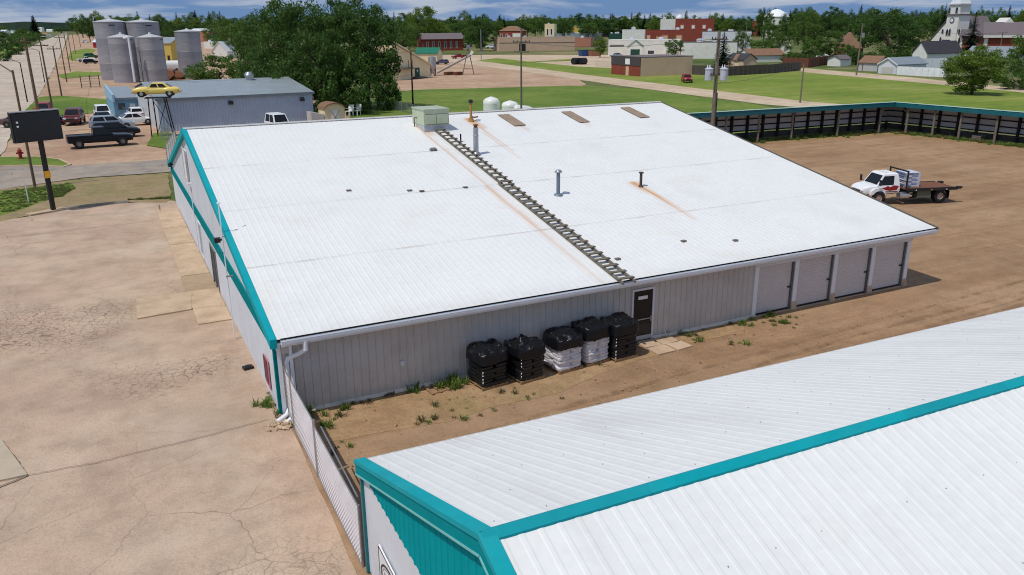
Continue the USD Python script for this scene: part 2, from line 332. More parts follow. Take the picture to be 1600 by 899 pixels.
asphalt_m = ground('cross_street', [lin(140, 130, 122), lin(152, 142, 132), lin(166, 152, 138)], .08, .5, 10., .3, patch=[(lin(186, 160, 130), .15, .5, .7, .6)], cracks=[(.35, .015, .1, .45, .6, .7)])
lane_m = ground('gravel_lane', [lin(186, 164, 136), lin(196, 174, 148), lin(206, 186, 160)], .05, .4, 6., .3, patch=[(lin(150, 130, 100), .12, .52, .7, .5)])
dirt_m = ground('lot_dirt', [lin(168, 136, 112), lin(180, 149, 123), lin(194, 165, 138)], .05, .5, 6., .4, patch=[(lin(206, 184, 156), .1, .5, .7, .6), (lin(126, 118, 70), .1, .54, .68, .75)])
strip_m = ground('weedy_verge', [lin(158, 136, 106), lin(150, 132, 98), lin(136, 126, 84)], .16, 1.2, 9., .8, patch=[(lin(112, 122, 62), .2, .52, .68, .6), (lin(170, 146, 112), .6, .54, .7, .7)])
scrub_m = ground('scrub_dirt', [lin(168, 138, 100), lin(158, 132, 92), lin(132, 122, 70)], .25, 1.2, 9., .8, patch=[(lin(104, 118, 52), .5, .54, .68, .8)])

scrub2_m = ground('straw_dirt', [lin(168, 137, 103), lin(164, 133, 99), lin(154, 130, 90)], .25, 1.2, 9., .8, patch=[(lin(120, 120, 62), .5, .58, .72, .5), (lin(190, 166, 128), .8, .5, .7, .5)])
# the land out to the horizon, finer near the town
E_ = 14000.0
single('ground', (np.array([[-E_, -E_, 0], [E_, -E_, 0], [E_, E_, 0], [-E_, E_, 0]]), np.array([[0, 1, 2, 3]])), land_m, None, None, kind='structure')

FL0, FL1 = at(1131, 227), at(1371, 209)      # shelter fence: left wing front line
FR0, FR1 = at(1415, 210), at(1547, 225)      # right wing front line
FE = FR0 + (FR1 - FR0) * 1.9
sheet('industrial_lot', pxs((0, 250), (38, 176), (60, 150), (98, 82), (108, 55), (150, 52), (320, 62), (420, 110), (560, 190), (268, 262), (110, 264), (0, 262)), dirt_m, 1.5, 4)
sheet('town_lot', pxs((640, 86), (1060, 86), (1062, 104), (945, 110), (880, 118), (740, 96), (690, 100), (640, 106)), lane_m, 1.2, 6)
sheet('grain_yard', pxs((615, 142), (620, 110), (690, 98), (745, 96), (830, 110), (905, 124), (915, 134), (800, 140)), dirt_m, 2., 5)
sheet('field', pxs((745, 95), (775, 91), (900, 104), (1060, 112), (1150, 118), (1260, 106), (1400, 118), (1600, 138), (1800, 160), (1800, 190), (1600, 176), (1250, 164), (905, 122)), grass_m, 1.0, 5)
sheet('gravel_lane', pxs((712, 92), (745, 95), (905, 116), (1252, 158), (1420, 172), (1700, 190), (1700, 200), (1420, 182), (1190, 163), (960, 133), (820, 112), (720, 100)), lane_m, .5, 3)
sheet('back_lane', pxs((1240, 108), (1258, 107), (1420, 121), (1620, 141), (1800, 160), (1800, 167), (1620, 147), (1420, 128), (1255, 113)), lane_m, .6, 5)
sheet('grass_field', pxs((560, 205), (540, 168), (612, 150), (640, 141), (900, 134), (1000, 139), (1190, 165), (1240, 176), (1131, 226), (1050, 240), (700, 250)), grass_dk, .8, 3)
sheet('dirt_yard', [(2.9, -30), (170, -30), (170, 40), FE[:2] + [3, 2], FR0[:2] + [3.5, 3.0], FL1[:2] + [1, 3.4], FL0[:2] + [0, 3], (39, 79), (4.35, 68), (2.9, 30)], yard_m)
nrm = lambda a: a / np.linalg.norm(a)
sheet('weed_strip', [FE[:2] + [-1.2, -.6], FR0[:2] + [-1.2, -1.2], FL1[:2] + [-.5, -1.3], FL0[:2] + [0, -1.3], FL0[:2] + [-12, 4], FL1[:2] + [0, 3.4], FR0[:2] + [3.5, 3], FE[:2] + [3, 2]], scrub_m, .55, .9)
sheet('wall_strip', [(4.6, 27.1), (25.5, 27.1), (25.5, 26.2), (19, 25.6), (14, 24.3), (9, 24.2), (4.6, 24.6)], scrub2_m, .35, .6)
sheet('parking_lot', [(-70, -25), (4.0, -25), (4.0, 14), (4.2, 19), (4.28, 24), (4.3, 70), (4.15, 70.5), *pxs((190, 319), (120, 326), (55, 338), (0, 346)), (-70, 90)], lot_m, .12, .5)
sheet('verge', pxs((-250, 325), (-40, 300), (0, 297), (130, 280), (262, 271), (268, 300), (264, 318), (190, 317), (120, 324), (55, 336), (0, 348), (-200, 380)), strip_m, .5, 1.2)
sheet('lawn', pxs((-250, 330), (-40, 303), (0, 300), (60, 294), (108, 286), (118, 296), (96, 308), (60, 318), (30, 330), (0, 340), (-200, 372)), grass_dk, .5, 1.2)
sheet('cross_street', pxs((-400, 275), (0, 259), (115, 260), (185, 255), (300, 247), (300, 263), (262, 270), (125, 279), (0, 297), (-300, 330)), asphalt_m, .2, 1.)
sheet('main_street', pxs((-500, 170), (0, 92), (45, 76), (62, 66), (101, 51.5), (107, 51.5), (98, 80), (62, 148), (38, 176), (24, 196), (-6, 262), (-300, 300)), street_m, .4, 2)
sheet('lawn', pxs((40, 172), (62, 152), (90, 150), (176, 156), (180, 168), (140, 178), (90, 184), (40, 182)), grass_dk, .4, 2)
sheet('lawn', pxs((104, 92), (112, 80), (135, 76), (150, 78), (140, 88), (120, 96)), grass_m, .6, 3)
sheet('lawn', pxs((90, 118), (120, 112), (160, 113), (160, 118), (100, 124)), grass_m, .6, 3)
sheet('lawn', pxs((0, 96), (20, 84), (44, 72), (60, 64), (40, 62), (0, 72)), grass_dk, .6, 3)
sheet('lawn', pxs((232, 228), (238, 210), (262, 206), (290, 222), (272, 234)), grass_dk, .5, 1.5)
sheet('lawn', pxs((840, 96), (900, 92), (902, 95), (790, 99)), grass_m, .5, 3)
# raised island with the hydrant: kerb and turf
isl = Polygon(pxs((-30, 252), (0, 247), (60, 246), (95, 250), (112, 258), (100, 262), (40, 260), (-30, 262)))
mb = MB().prism(isl.buffer(.02), -.05, .12); single('kerb', mb, M['concrete'], None, None, kind='structure')
mb = MB().prism(isl.buffer(-.28), .0, .135); single('lawn', mb, grass_dk, None, None, kind='structure')
# far ridge of bush at the horizon
v, f = [], []
hx = np.linspace(-9000, 11000, 160)
for i, x in enumerate(hx):
    y = 7600 - abs(x) * .25; hh = 48 + 36 * meshkit.fbm(np.array([[i * .35, 0, 0]]), 4, 3)[0]
    v += [[x, y, -5], [x, y + 60, hh], [x, y + 700, hh * .9]]
for i in range(159):
    a = i * 3; f += [[a, a + 3, a + 4, a + 1], [a + 1, a + 4, a + 5, a + 2]]
single('hills', (np.array(v), np.array(f)), ground('far_bush', [(.02, .04, .03), (.028, .05, .034), (.035, .06, .035)], .004, .02, .1, .2), None, None, kind='structure')

# concrete walk along the gable wall, slab by slab, and the apron at the door
path = thing('sidewalk', None, None, (0, 0, 0), kind='structure')
ys = [38.6, 43.2, 47.2, 50.6, 55.0, 60.0, 66.5]
for i in range(len(ys) - 1):
    x1 = 4.13; x0 = 2.55 - .0 * i
    mb = MB().prism(Polygon([(x0 + .03, ys[i] + .02), (x1, ys[i] + .02), (x1, ys[i + 1] - .02), (x0 + .03, ys[i + 1] - .02)]), .0, .10 + .012 * ((i * 7) % 3))
    part(path, 'slab', mb, M['concrete'] if i != 1 else mat('concrete_worn', lin(170, 146, 118), .9, var=.15, bump=.2))
ap = [at(213, 470), at(300, 458), at(342, 453), at(347, 480), at(300, 486), at(215, 501)]
apron = thing('apron', None, None, kind='structure')
c1 = [ap[0], ap[1], ap[4], ap[5]]; c2 = [ap[1] + [.04, 0, 0], ap[2], ap[3], ap[4] + [.04, 0, 0]]
for c in (c1, c2): part(apron, 'slab', MB().prism(Polygon([p[:2] for p in c]), .0, .115), M['concrete'])
# small pad under the steel door at the front, four slabs
pad = thing('door_pad', None, None, kind='structure')
for i, (x, y, w, d) in enumerate([(19.75, 26.35, .85, .75), (20.65, 26.3, .9, .8), (19.75, 25.5, .95, .8), (20.8, 25.55, .85, .78)]):
    part(pad, 'slab', MB().obox((x + w / 2, y + d / 2, .05), (w, d, .1), .05 * (i - 1)), M['concrete'])
# poured strip (older slab) and sawn joints in the lot: real shallow slabs
mb = MB().prism(Polygon(pxs((-40, 690), (4, 692), (44, 746), (-40, 764))), .0, LEVEL[0] * .004 + .03); single('slab_patch', mb, mat('concrete_grey', lin(184, 168, 146), .9, var=.12, scale=.6, bump=.2), None, None, kind='structure')
joint_m = mat('joint', (.2, .155, .12), .95)
def seam(pts, w, name='joint'):
    pts = np.array([p[:2] for p in pts]); r = RS(len(pts)); q = []
    for a, b in zip(pts[:-1], pts[1:]):
        for t in np.linspace(0, 1, 14, endpoint=False): q.append(a + (b - a) * t + r.normal(0, .02, 2))
    q.append(pts[-1]); g = LineString(q).buffer(w / 2, cap_style=2, resolution=2)
    v, f = trimesh.creation.triangulate_polygon(g, engine='earcut'); z = .004 * (LEVEL[0] + 1)
    me = trimesh.Trimesh(np.column_stack([v, np.full(len(v), z)]), f, process=False)
    if me.face_normals[:, 2].mean() < 0: me.invert()
    gp = usdkit.mesh(stage, free('/World/' + name), me, joint_m); setd(gp, None, None, None, 'structure')
seam([at(44, 746), at(150, 726), at(300, 690), at(420, 658)], .026)
seam([at(44, 746), at(4, 692)], .05)
seam([at(-60, 790), at(44, 746)], .06)
seam([at(0, 374), at(120, 360), at(246, 346)], .04)
seam([at(248, 322), at(262, 372), at(292, 450)], .07)

# faint wheel ruts on the yard: thin broken ribbons of darker, pressed soil
rut_m = usdkit.material(stage, '/World/Looks/rut', {'g': ('geometry', {}), 'n': ('noise_texture', {'scale': 1.6, 'detail': 6.0, 'roughness': .7}), 'r': ('rgb_ramp', {'ramp': [(.38, (0, 0, 0)), (.66, (.42, .42, .42))]}),
    't': ('transparent_bsdf', {}), 'd': ('diffuse_bsdf', {'color': lin(128, 97, 70)}), 'm': ('mix_closure', {})}, [('g.position', 'n.vector'), ('n.fac', 'r.fac'), ('r.color', 'm.fac'), ('t.BSDF', 'm.closure1'), ('d.BSDF', 'm.closure2')], surface='m.closure')
LV = LEVEL[0] + 2
def rut(pts, gauge=1.7):
    from scipy.interpolate import splprep, splev
    q = np.array([p[:2] for p in pts]); tck, _ = splprep(q.T, s=0, k=min(3, len(q) - 1)); u = np.linspace(0, 1, 60); x = np.array(splev(u, tck)).T; d = np.gradient(x, axis=0); d /= np.linalg.norm(d, axis=1, keepdims=True); nn = np.stack([-d[:, 1], d[:, 0]], 1)
    for s in (-gauge / 2, gauge / 2):
        w = .13 + .05 * np.sin(u * 40 + s)[:, None]; a, b = x + nn * (s - w), x + nn * (s + w)
        v = np.column_stack([np.vstack([a, b]), np.full(120, .004 * LV)]); f = np.array([[i, i + 60, i + 61, i + 1] for i in range(59)])
        gp = usdkit.mesh(stage, free('/World/wheel_rut'), (v, f[:, ::-1]), rut_m); setd(gp, None, None, None, 'structure')
for pts in ([(6, 21.5), (16, 22.4), (27, 23.0), (38, 23.6), (60, 24.6)], [(8, 19.6), (18, 20.6), (30, 21.2), (42, 21.6), (60, 22)], [(7, 20.7), (17, 21.3), (28, 22.3), (40, 22.6), (62, 25)]): LV += 1; rut(pts)
# ================================================================ ribbed metal sheet
def ribbed(u0, u1, pitch, h, mapf, v0f, v1f, nv=1, prof=((0, 0), (.62, 0), (.72, 1), (.9, 1), (1.0, 0)), col=None):
    """a ribbed sheet: u across the ribs, v along them between v0f(u) and v1f(u); mapf(u, v, out) places it"""
    us, hs = [], []
    n0 = int(math.floor(u0 / pitch)); k = n0
    while k * pitch < u1:
        for a, b in prof[:-1]:
            us.append(k * pitch + a * pitch); hs.append(b * h)
        k += 1
    us, hs = np.array(us), np.array(hs); keep = (us > u0 + 1e-4) & (us < u1 - 1e-4)
    hh0, hh1 = np.interp([u0, u1], us, hs); us = np.r_[u0, us[keep], u1]; hs = np.r_[hh0, hs[keep], hh1]
    a, b = np.vectorize(v0f)(us), np.vectorize(v1f)(us); t = np.linspace(0, 1, nv + 1)
    U = np.repeat(us[:, None], nv + 1, 1); V = a[:, None] + (b - a)[:, None] * t; Hh = np.repeat(hs[:, None], nv + 1, 1)
    P = mapf(U, V, Hh).reshape(-1, 3); i, j = np.meshgrid(np.arange(len(us) - 1), np.arange(nv), indexing='ij'); q = nv + 1
    F = np.stack([i * q + j, (i + 1) * q + j, (i + 1) * q + j + 1, i * q + j + 1], -1).reshape(-1, 4)
    return P, F, U.ravel(), V.ravel()
def rib_part(parent, name, m, *a, flip=False, label=None, **k):
    P, F, U, V = ribbed(*a, **k)
    if flip: F = F[:, ::-1]
    return part(parent, name, (P, F), m, label)

# roof sheet material: white, with rust and grime carried by the sheet itself
N = {'a': ('attribute', {'attribute': 'stain'}), 'sp': ('separate_xyz', {}), 'g': ('geometry', {}), 'n1': ('noise_texture', {'scale': .35, 'detail': 6.0, 'roughness': .6}),
     'r1': ('rgb_ramp', {'ramp': [(.3, lin(225, 225, 222)), (.55, lin(230, 230, 227)), (.8, lin(224, 221, 212))]}),
     'n2': ('noise_texture', {'scale': 5.0, 'detail': 5.0}), 'r2': ('rgb_ramp', {'ramp': [(.3, (.955, .955, .955)), (.6, (1, 1, 1))]}), 'm': ('mix_color', {'blend_type': 'multiply', 'fac': 1.0}),
     'mr': ('mix_color', {'b': lin(206, 140, 52)}), 'md': ('mix_color', {'b': lin(120, 112, 104)}), 'p': ('principled_bsdf', {'roughness': .42, 'specular_ior_level': .3}),
     'b': ('bump', {'strength': .12, 'distance': .02})}
roof_m = usdkit.material(stage, '/World/Looks/roof_sheet', N, [('g.position', 'n1.vector'), ('n1.fac', 'r1.fac'), ('g.position', 'n2.vector'), ('n2.fac', 'r2.fac'), ('r1.color', 'm.a'), ('r2.color', 'm.b'),
    ('a.vector', 'sp.vector'), ('sp.x', 'mr.fac'), ('m.result', 'mr.a'), ('sp.y', 'md.fac'), ('mr.result', 'md.a'), ('md.result', 'p.base_color'), ('n1.fac', 'b.height'), ('b.normal', 'p.normal')], surface='p.BSDF')
def stain_primvar(path, rg):
    m = UsdGeom.Mesh.Get(stage, path)
    UsdGeom.PrimvarsAPI(m).CreatePrimvar('stain', Sdf.ValueTypeNames.Color3fArray, 'vertex').Set(Vt.Vec3fArray.FromNumpy(np.asarray(np.clip(rg, 0, 1), np.float32)))

# ================================================================ the long metal building
X0, Y0, BL, BW, HE, HR, RF = 4.035, 26.609, 34.449, 42.92, 3.242, 7.906, .5728
X1 = X0 + BL; YR = Y0 + BW * RF; YB = Y0 + BW; SL = (HR - HE) / (YR - Y0); SB = (HR - HE) / (YB - YR)
WX0, WX1, WY0, WY1 = 4.20, 37.55, 27.25, 69.0
rz_ = lambda y: HE + SL * (y - Y0)
def rz_any(y): return rz_(y) if y <= YR else HR - SB * (y - YR)
NR = np.array([0, -SL, 1.0]); OR = np.array([0, Y0, HE])
def on_roof(px, py): return on_plane(px, py, NR, OR)
hall = thing('metal_building', 'long white-roofed metal building with teal gable trim, filling the middle of the view', 'building')
streaks = [(17.75, 48.6, 26.6, .10, .42), (17.62, 38.0, 26.6, .08, .28), (21.75, 49.9, 47.4, .30, .55), (21.75, 49.4, 43.0, .09, .55), (21.5, 46.5, 41.6, .10, .35), (26.03, 36.4, 34.9, .30, .8), (26.05, 35.7, 32.2, .10, .75), (26.1, 34.9, 31.0, .18, .3),
           (18.0, 49.0, 46.8, .22, .5), (24.6, 47.9, 46.6, .2, .2), (29.3, 47.8, 46.4, .2, .15)]
courses = [Y0, 32.45, 38.4, 44.3, YR]
def stain_of(x, y):
    p = np.stack([x, y, 0 * x], 1); rust = np.zeros(len(x)); n = meshkit.fbm(p * [2.3, .5, 1], 4, 5)
    for xs, ya, yb, w, s in streaks:
        t = np.clip((ya - y) / (ya - yb), 0, 1); inside = (y < ya + .2) & (y > yb)
        rust = np.maximum(rust, np.exp(-((x - xs - (n - .5) * w) / w) ** 2) * inside * min(1, s * 2.1) * (1 - t * .7) * (.5 + 1.1 * n))
    dirt = np.zeros(len(x)); n2 = meshkit.fbm(p * [.9, 4, 1] + 9, 4, 8)
    for yc in courses[1:-1]:
        dirt = np.maximum(dirt, np.exp(-((y - yc) / .06) ** 2) * np.clip((n2 - .44) * 2.0, 0, .4))
        rust = np.maximum(rust, np.exp(-((y - yc) / .06) ** 2) * np.clip((n2 - .55) * 2, 0, .35))
    dirt = np.maximum(dirt, np.clip((Y0 + 1.1 - y) / 1.1, 0, 1) * .22 * n2)
    dirt += np.clip(meshkit.fbm(p * .35 + 3, 4, 2) - .62, 0, 1) * .3
    return np.stack([rust, dirt, 0 * x], 1)
for k in range(4):
    ya, yb = courses[k] - (.12 if k else 0), courses[k + 1]; dz = .005 * k
    n = 20; yy = lambda u: ya; ye = lambda u: yb
    P, F, U, V = ribbed(X0 + .05, X1, .31, .0065, lambda u, v, o: np.stack([u, v, rz_(v) + o + dz], -1), yy, ye, nv=n)
    pth = part(hall, 'roof_sheet', (P, F), roof_m); stain_primvar(pth, stain_of(U, V))
P, F, U, V = ribbed(X0 + .05, X1, .31, .032, lambda u, v, o: np.stack([u, v, HR - SB * (v - YR) + o + .02], -1), lambda u: YR, lambda u: YB, nv=2)
pth = part(hall, 'roof_sheet', (P, F), roof_m); stain_primvar(pth, np.zeros((len(U), 3)))
# ridge cap, eave board, gutter, rake trims
cap = MB()
for s_, y in ((SL, -1), (-SB, 1)):
    a = np.array([[X0, YR, HR + .075], [X1, YR, HR + .075], [X1, YR + y * .28, HR + .06 - .28 * abs(s_)], [X0, YR + y * .28, HR + .06 - .28 * abs(s_)]])
    cap.add(a, [[0, 1, 2, 3]] if y > 0 else [[3, 2, 1, 0]])
part(hall, 'ridge_cap', cap, mat('ridge_grey', lin(186, 184, 182), .6))
def rake(x0, x1, m, name, w=.02, drop=.34):
    for (ya, yb) in ((Y0 - .02, YR), (YR, YB)):
        za, zb = rz_any(ya), rz_any(yb)
        b = MB().hull([[x, y, z + dz] for x in (x0, x1) for (y, z) in ((ya, za), (yb, zb)) for dz in (-drop, .05 + w)])
        part(hall, name, b, m)
rake(X0 - .07, X0 + .17, M['teal'], 'rake_trim', .0, .3)
rake(X1 - .02, X1 + .09, mat('rake_dark', lin(92, 86, 80), .6), 'rake_trim', .0, .16)
part(hall, 'soffit', MB().box(X0 + .1, X1 - .1, Y0 + .02, WY0, HE - .2, HE - .14), M['trim_white'])
part(hall, 'fascia', MB().box(X0 + .3, X1 + .02, Y0 + .02, Y0 + .06, HE - .3, HE - .03), M['trim_white'])
gut = MB(); yg = Y0 - .06
gut.prism(Polygon([(yg - .09, HE - .04), (yg - .075, HE - .17), (yg + .07, HE - .17), (yg + .07, HE - .04), (yg + .055, HE - .04), (yg + .055, HE - .155), (yg - .06, HE - .155), (yg - .072, HE - .04)]), X0 + .3, X1 - .05, yz)
part(hall, 'gutter', gut, M['trim_white'])
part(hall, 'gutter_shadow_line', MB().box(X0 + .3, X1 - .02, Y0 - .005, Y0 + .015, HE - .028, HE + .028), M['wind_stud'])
# front wall (x from WX0 to the first overhead door), real ribs with flared foot
DOORS = [(26.75, 29.05), (29.42, 31.72), (32.08, 34.42), (34.8, 37.08)]
DX0, DX1, DZ = 19.6, 20.62, 2.46
fm = lambda u, v, o: np.stack([u, WY0 - o, v], -1)
prof = ((0, 0), (.8, 0), (.86, .9), (.94, .9), (1, 0))
rib_part(hall, 'front_wall', M['siding_grey'], WX0, DX0 - .09, .305, .03, fm, lambda u: .12, lambda u: HE - .2, 3, prof)
rib_part(hall, 'front_wall', M['siding_grey'], DX1 + .09, DOORS[0][0] - .1, .305, .03, fm, lambda u: .12, lambda u: HE - .2, 3, prof)
rib_part(hall, 'front_wall', M['siding_grey'], DX0 - .09, DX1 + .09, .305, .03, fm, lambda u: DZ + .09, lambda u: HE - .2, 1, prof)
# flared closure strip at the foot of the sheets
def foot(x0, x1):
    P, F, U, V = ribbed(x0, x1, .305, .03, lambda u, v, o: np.stack([u, WY0 - o - .10 * (1 - v), .02 + v * .13], -1), lambda u: 0., lambda u: 1., 1, prof)
    part(hall, 'wall_foot', (P, F), mat('foot_flare', lin(214, 208, 196), .7, var=.2, scale=3.))
foot(WX0, DX0 - .1); foot(DX1 + .1, DOORS[0][0] - .1)
part(hall, 'sill', MB().box(DOORS[0][0] - .1, WX1, WY0 - .06, WY0 + .3, 0, .07), M['concrete'])
# overhead doors: curtain of slats, posts, header
for i, (a, b) in enumerate(DOORS):
    dr = MB(); nsl = 22; zz = np.linspace(.10, 2.5, nsl + 1)
    for k in range(nsl):
        z0, z1 = zz[k], zz[k + 1]
        dr.add(np.array([[a, WY0 + .10, z0], [b, WY0 + .10, z0], [b, WY0 + .085, (z0 + z1) / 2], [a, WY0 + .085, (z0 + z1) / 2], [b, WY0 + .10, z1], [a, WY0 + .10, z1]]), np.array([[0, 1, 2, 3], [3, 2, 4, 5]]))
    d = part(hall, 'overhead_door', dr, M['roller'])
    part(d, 'bottom_bar', MB().box(a, b, WY0 + .05, WY0 + .095, .075, .16), M['dark_metal'])
    part(d, 'latch', MB().box(b - .2, b - .03, WY0 + .03, WY0 + .08, 1.2, 1.27), M['black'])
    part(d, 'guide', MB().box(b - .02, b + .05, WY0 + .01, WY0 + .12, .07, 2.52), mat('guide_grey', lin(96, 96, 98), .6))
    part(d, 'guide', MB().box(a - .05, a + .0, WY0 + .02, WY0 + .12, .07, 2.52), M['siding_grey'])
posts = [DOORS[0][0] - .06] + [(DOORS[k][1] + DOORS[k + 1][0]) / 2 + .04 for k in range(3)] + [37.32]
for k, x in enumerate(posts):
    w = .12 if k == 0 else .13
    part(hall, 'door_post', MB().box(x - w, x + w, WY0 - .035, WY0 + .04, .0, 2.56), M['trim_white'])
    if k: part(hall, 'post_guard', MB().hull([[x + sx * a, WY0 - .05 - b, z] for sx in (-1, 1) for a, b, z in ((w + .05, .06, 0), (w + .01, .0, .45), (w + .05, .0, 0))]), M['concrete'])
part(hall, 'header', MB().box(DOORS[0][0] - .2, WX1, WY0 - .025, WY0 + .13, 2.54, HE - .2), M['siding_light'])
part(hall, 'wall_hook', MB().tube([(WX1, WY0 + .4, 1.75), (WX1 + .25, WY0 + .4, 1.72), (WX1 + .32, WY0 + .4, 1.82)], .025, 6), M['rust'])
# steel door beside the bag pallets
dd = part(hall, 'door', MB().box(DX0, DX1, WY0 - .02, WY0 + .03, .1, DZ - .02), M['glass_dark'])
fr = MB()
for (x0, x1, z0, z1) in ((DX0 - .09, DX0 + .0, 0, DZ + .08), (DX1, DX1 + .09, 0, DZ + .08), (DX0, DX1, DZ - .02, DZ + .08)): fr.box(x0, x1, WY0 - .06, WY0 + .05, z0, z1)
part(dd, 'frame', fr, M['siding_light'])
part(dd, 'kick_plate', MB().box(DX0 + .0, DX1 - .0, WY0 - .045, WY0 - .021, .1, .3), M['siding_grey'])
part(dd, 'push_bar', MB().box(DX0 + .04, DX1 - .06, WY0 - .06, WY0 - .022, 1.06, 1.1), M['steel'])
part(dd, 'sign', MB().box(DX0 + .25, DX1 - .27, WY0 - .035, WY0 - .022, 2.02, 2.17), M['label'])
part(dd, 'handle', MB().box(DX1 - .1, DX1 - .05, WY0 - .09, WY0 - .022, .95, 1.2), M['steel'])
part(hall, 'outlet_box', MB().box(8.8, 8.95, WY0 - .1, WY0 - .03, 1.12, 1.3), M['siding_light'])
# gable wall with its teal band, and the far walls
gm_ = lambda u, v, o: np.stack([WX0 - o, u, v], -1)
WOPEN = [(49.75, 50.95, .35, 2.35), (43.3, 45.5, .02, 2.25)]
cuts = sorted([WY0] + [y for w in WOPEN for y in w[:2]] + [WY1])
for a, b in zip(cuts[:-1], cuts[1:]):
    op = next((w for w in WOPEN if abs(w[0] - a) < 1e-6), None)
    if op:
        rib_part(hall, 'gable_wall', M['siding_light'], a, b, .305, .02, gm_, lambda u: op[3], lambda u: 2.62, 1, prof, flip=True)
        if op[2] > .1: rib_part(hall, 'gable_wall', M['siding_light'], a, b, .305, .02, gm_, lambda u: .05, lambda u: op[2], 1, prof, flip=True)
    else: rib_part(hall, 'gable_wall', M['siding_light'], a, b, .305, .02, gm_, lambda u: .05, lambda u: 2.62, 1, prof, flip=True)
rib_part(hall, 'gable_wall', mat('gable_upper', lin(206, 211, 217), .5, var=.06, scale=.5, dirt=lin(170, 160, 146), dirt_amt=.2), WY0, WY1, .305, .02, gm_, lambda u: 3.2, lambda u: max(3.2, rz_any(u) - .2), 1, prof, flip=True)
part(hall, 'band', MB().box(WX0 - .06, WX0 + .05, WY0 - .02, WY1, 2.6, 3.22), mat('teal_band', lin(0, 126, 130), .85, var=.08, spec=.03))
part(hall, 'corner_trim', MB().box(WX0 - .055, WX0 + .05, WY0 - .06, WY0 + .2, .05, 2.6), mat('teal_corner', lin(0, 108, 112), .8, var=.1, spec=.05))
part(hall, 'corner_trim', MB().box(WX0 + .05, WX0 + .2, WY0 - .065, WY0 - .0, .05, HE - .25), M['trim_white'])
bk = MB().box(WX1 - .1, WX1, WY0 + .05, WY1, 0, HE - .2).box(WX0, WX1, WY1 - .1, WY1, 0, HE - .25)
bk.prism(Polygon([(WY0 + .05, HE - .2), (WY1, HE - .2), (YR, HR - .2)]), WX1 - .1, WX1, yz)
part(hall, 'rear_wall', bk, M['siding_light'])
# gable openings: a window with dark panes and a framed double door
w = WOPEN[0]; wd = part(hall, 'window', MB().box(WX0 + .03, WX0 + .06, w[0], w[1], w[2], w[3]), M['glass_dark'])
fr = MB()
for y in (w[0] - .04, w[1] - .04, (w[0] + w[1]) / 2 - .03): fr.box(WX0 - .05, WX0 + .029, y, y + .08, w[2] - .05, w[3] + .05)
for z in (w[2] - .06, w[3] + .0): fr.box(WX0 - .055, WX0 + .028, w[0] - .05, w[1] + .05, z, z + .07)
part(wd, 'frame', fr, M['trim_white'])
w = WOPEN[1]; wd = part(hall, 'door', MB().box(WX0 + .03, WX0 + .06, w[0], w[1], w[2], w[3]), mat('door_grey_glass', (.16, .17, .17), .15, var=.4, scale=2.))
fr = MB()
for y in (w[0] - .05, w[1] - .05, (w[0] + w[1]) / 2 - .04): fr.box(WX0 - .05, WX0 + .029, y, y + .1, 0.02, w[3] + .05)
fr.box(WX0 - .055, WX0 + .028, w[0] - .05, w[1] + .05, w[3], w[3] + .09)
part(wd, 'frame', fr, mat('door_frame_grey', lin(120, 118, 116), .5))
part(hall, 'upper_panel', MB().box(WX0 - .12, WX0 - .02, 52.9, 54.6, 4.55, 6.35), M['white'])
pf = MB().box(WX0 - .15, WX0 - .12, 52.8, 54.7, 6.35, 6.45).box(WX0 - .15, WX0 - .12, 52.8, 54.7, 4.46, 4.55).box(WX0 - .15, WX0 - .12, 52.8, 52.9, 4.55, 6.35).box(WX0 - .15, WX0 - .12, 54.6, 54.7, 4.55, 6.35)
part(hall, 'upper_panel_frame', pf, M['siding_grey'])
part(hall, 'conduit', MB().cyl((WX0 - .06, 52.6, .1), (WX0 - .06, 52.6, 4.3), .035).box(WX0 - .2, WX0 - .0, 52.45, 52.75, 4.2, 4.45), M['trim_white'])
part(hall, 'security_light', MB().box(WX0 - .38, WX0 - .1, 39.15, 39.4, 3.8, 4.02).bar((WX0 - .2, 39.3, 3.9), (WX0, 39.3, 3.9), .08), M['dark_metal'])
part(hall, 'security_light', MB().box(WX0 - .35, WX0 - .1, 66.3, 66.55, 3.5, 3.7).bar((WX0 - .2, 66.4, 3.6), (WX0, 66.4, 3.6), .08), M['dark_metal'])
sg = part(hall, 'wall_sign', MB().box(WX0 - .06, WX0 - .03, 28.75, 29.75, .45, 1.6), mat('sign_pink', lin(196, 116, 132), .5))
part(sg, 'emblem', MB().box(WX0 - .075, WX0 - .06, 28.95, 29.72, .6, 1.58), mat('sign_maroon', lin(96, 34, 44), .5))
# downspouts at the near corner
sp = MB(); x = 5.15
sp.tube([(x, yg, HE - .17), (x, yg, HE - .5), (x - .18, yg + .28, HE - .72), (4.62, WY0 - .12, HE - .95), (4.55, WY0 - .12, HE - 1.1), (4.55, WY0 - .12, .42), (4.35, WY0 - .3, .2), (3.95, WY0 - .55, .12)], .085, 10)
for p in [(x, yg, HE - .5), (4.62, WY0 - .12, HE - .95), (4.55, WY0 - .12, .42), (4.35, WY0 - .3, .2)]: sp.mesh(trimesh.Trimesh(ball(1).vertices * .09 + p, ball(1).faces))
part(hall, 'downspout', sp, M['trim_white'], smooth=40)
sp = MB().tube([(4.72, WY0 - .16, HE - .3), (4.72, WY0 - .16, .36), (4.55, WY0 - .45, .16), (4.2, WY0 - .75, .1)], .07, 10); sp.mesh(trimesh.Trimesh(ball(1).vertices * .075 + (4.72, WY0 - .16, .36), ball(1).faces))
part(hall, 'downspout', sp, M['trim_white'], smooth=40)
part(hall, 'meter_box', MB().box(4.42, 4.66, WY0 - .2, WY0 - .03, HE - .72, HE - .38), M['siding_grey'])
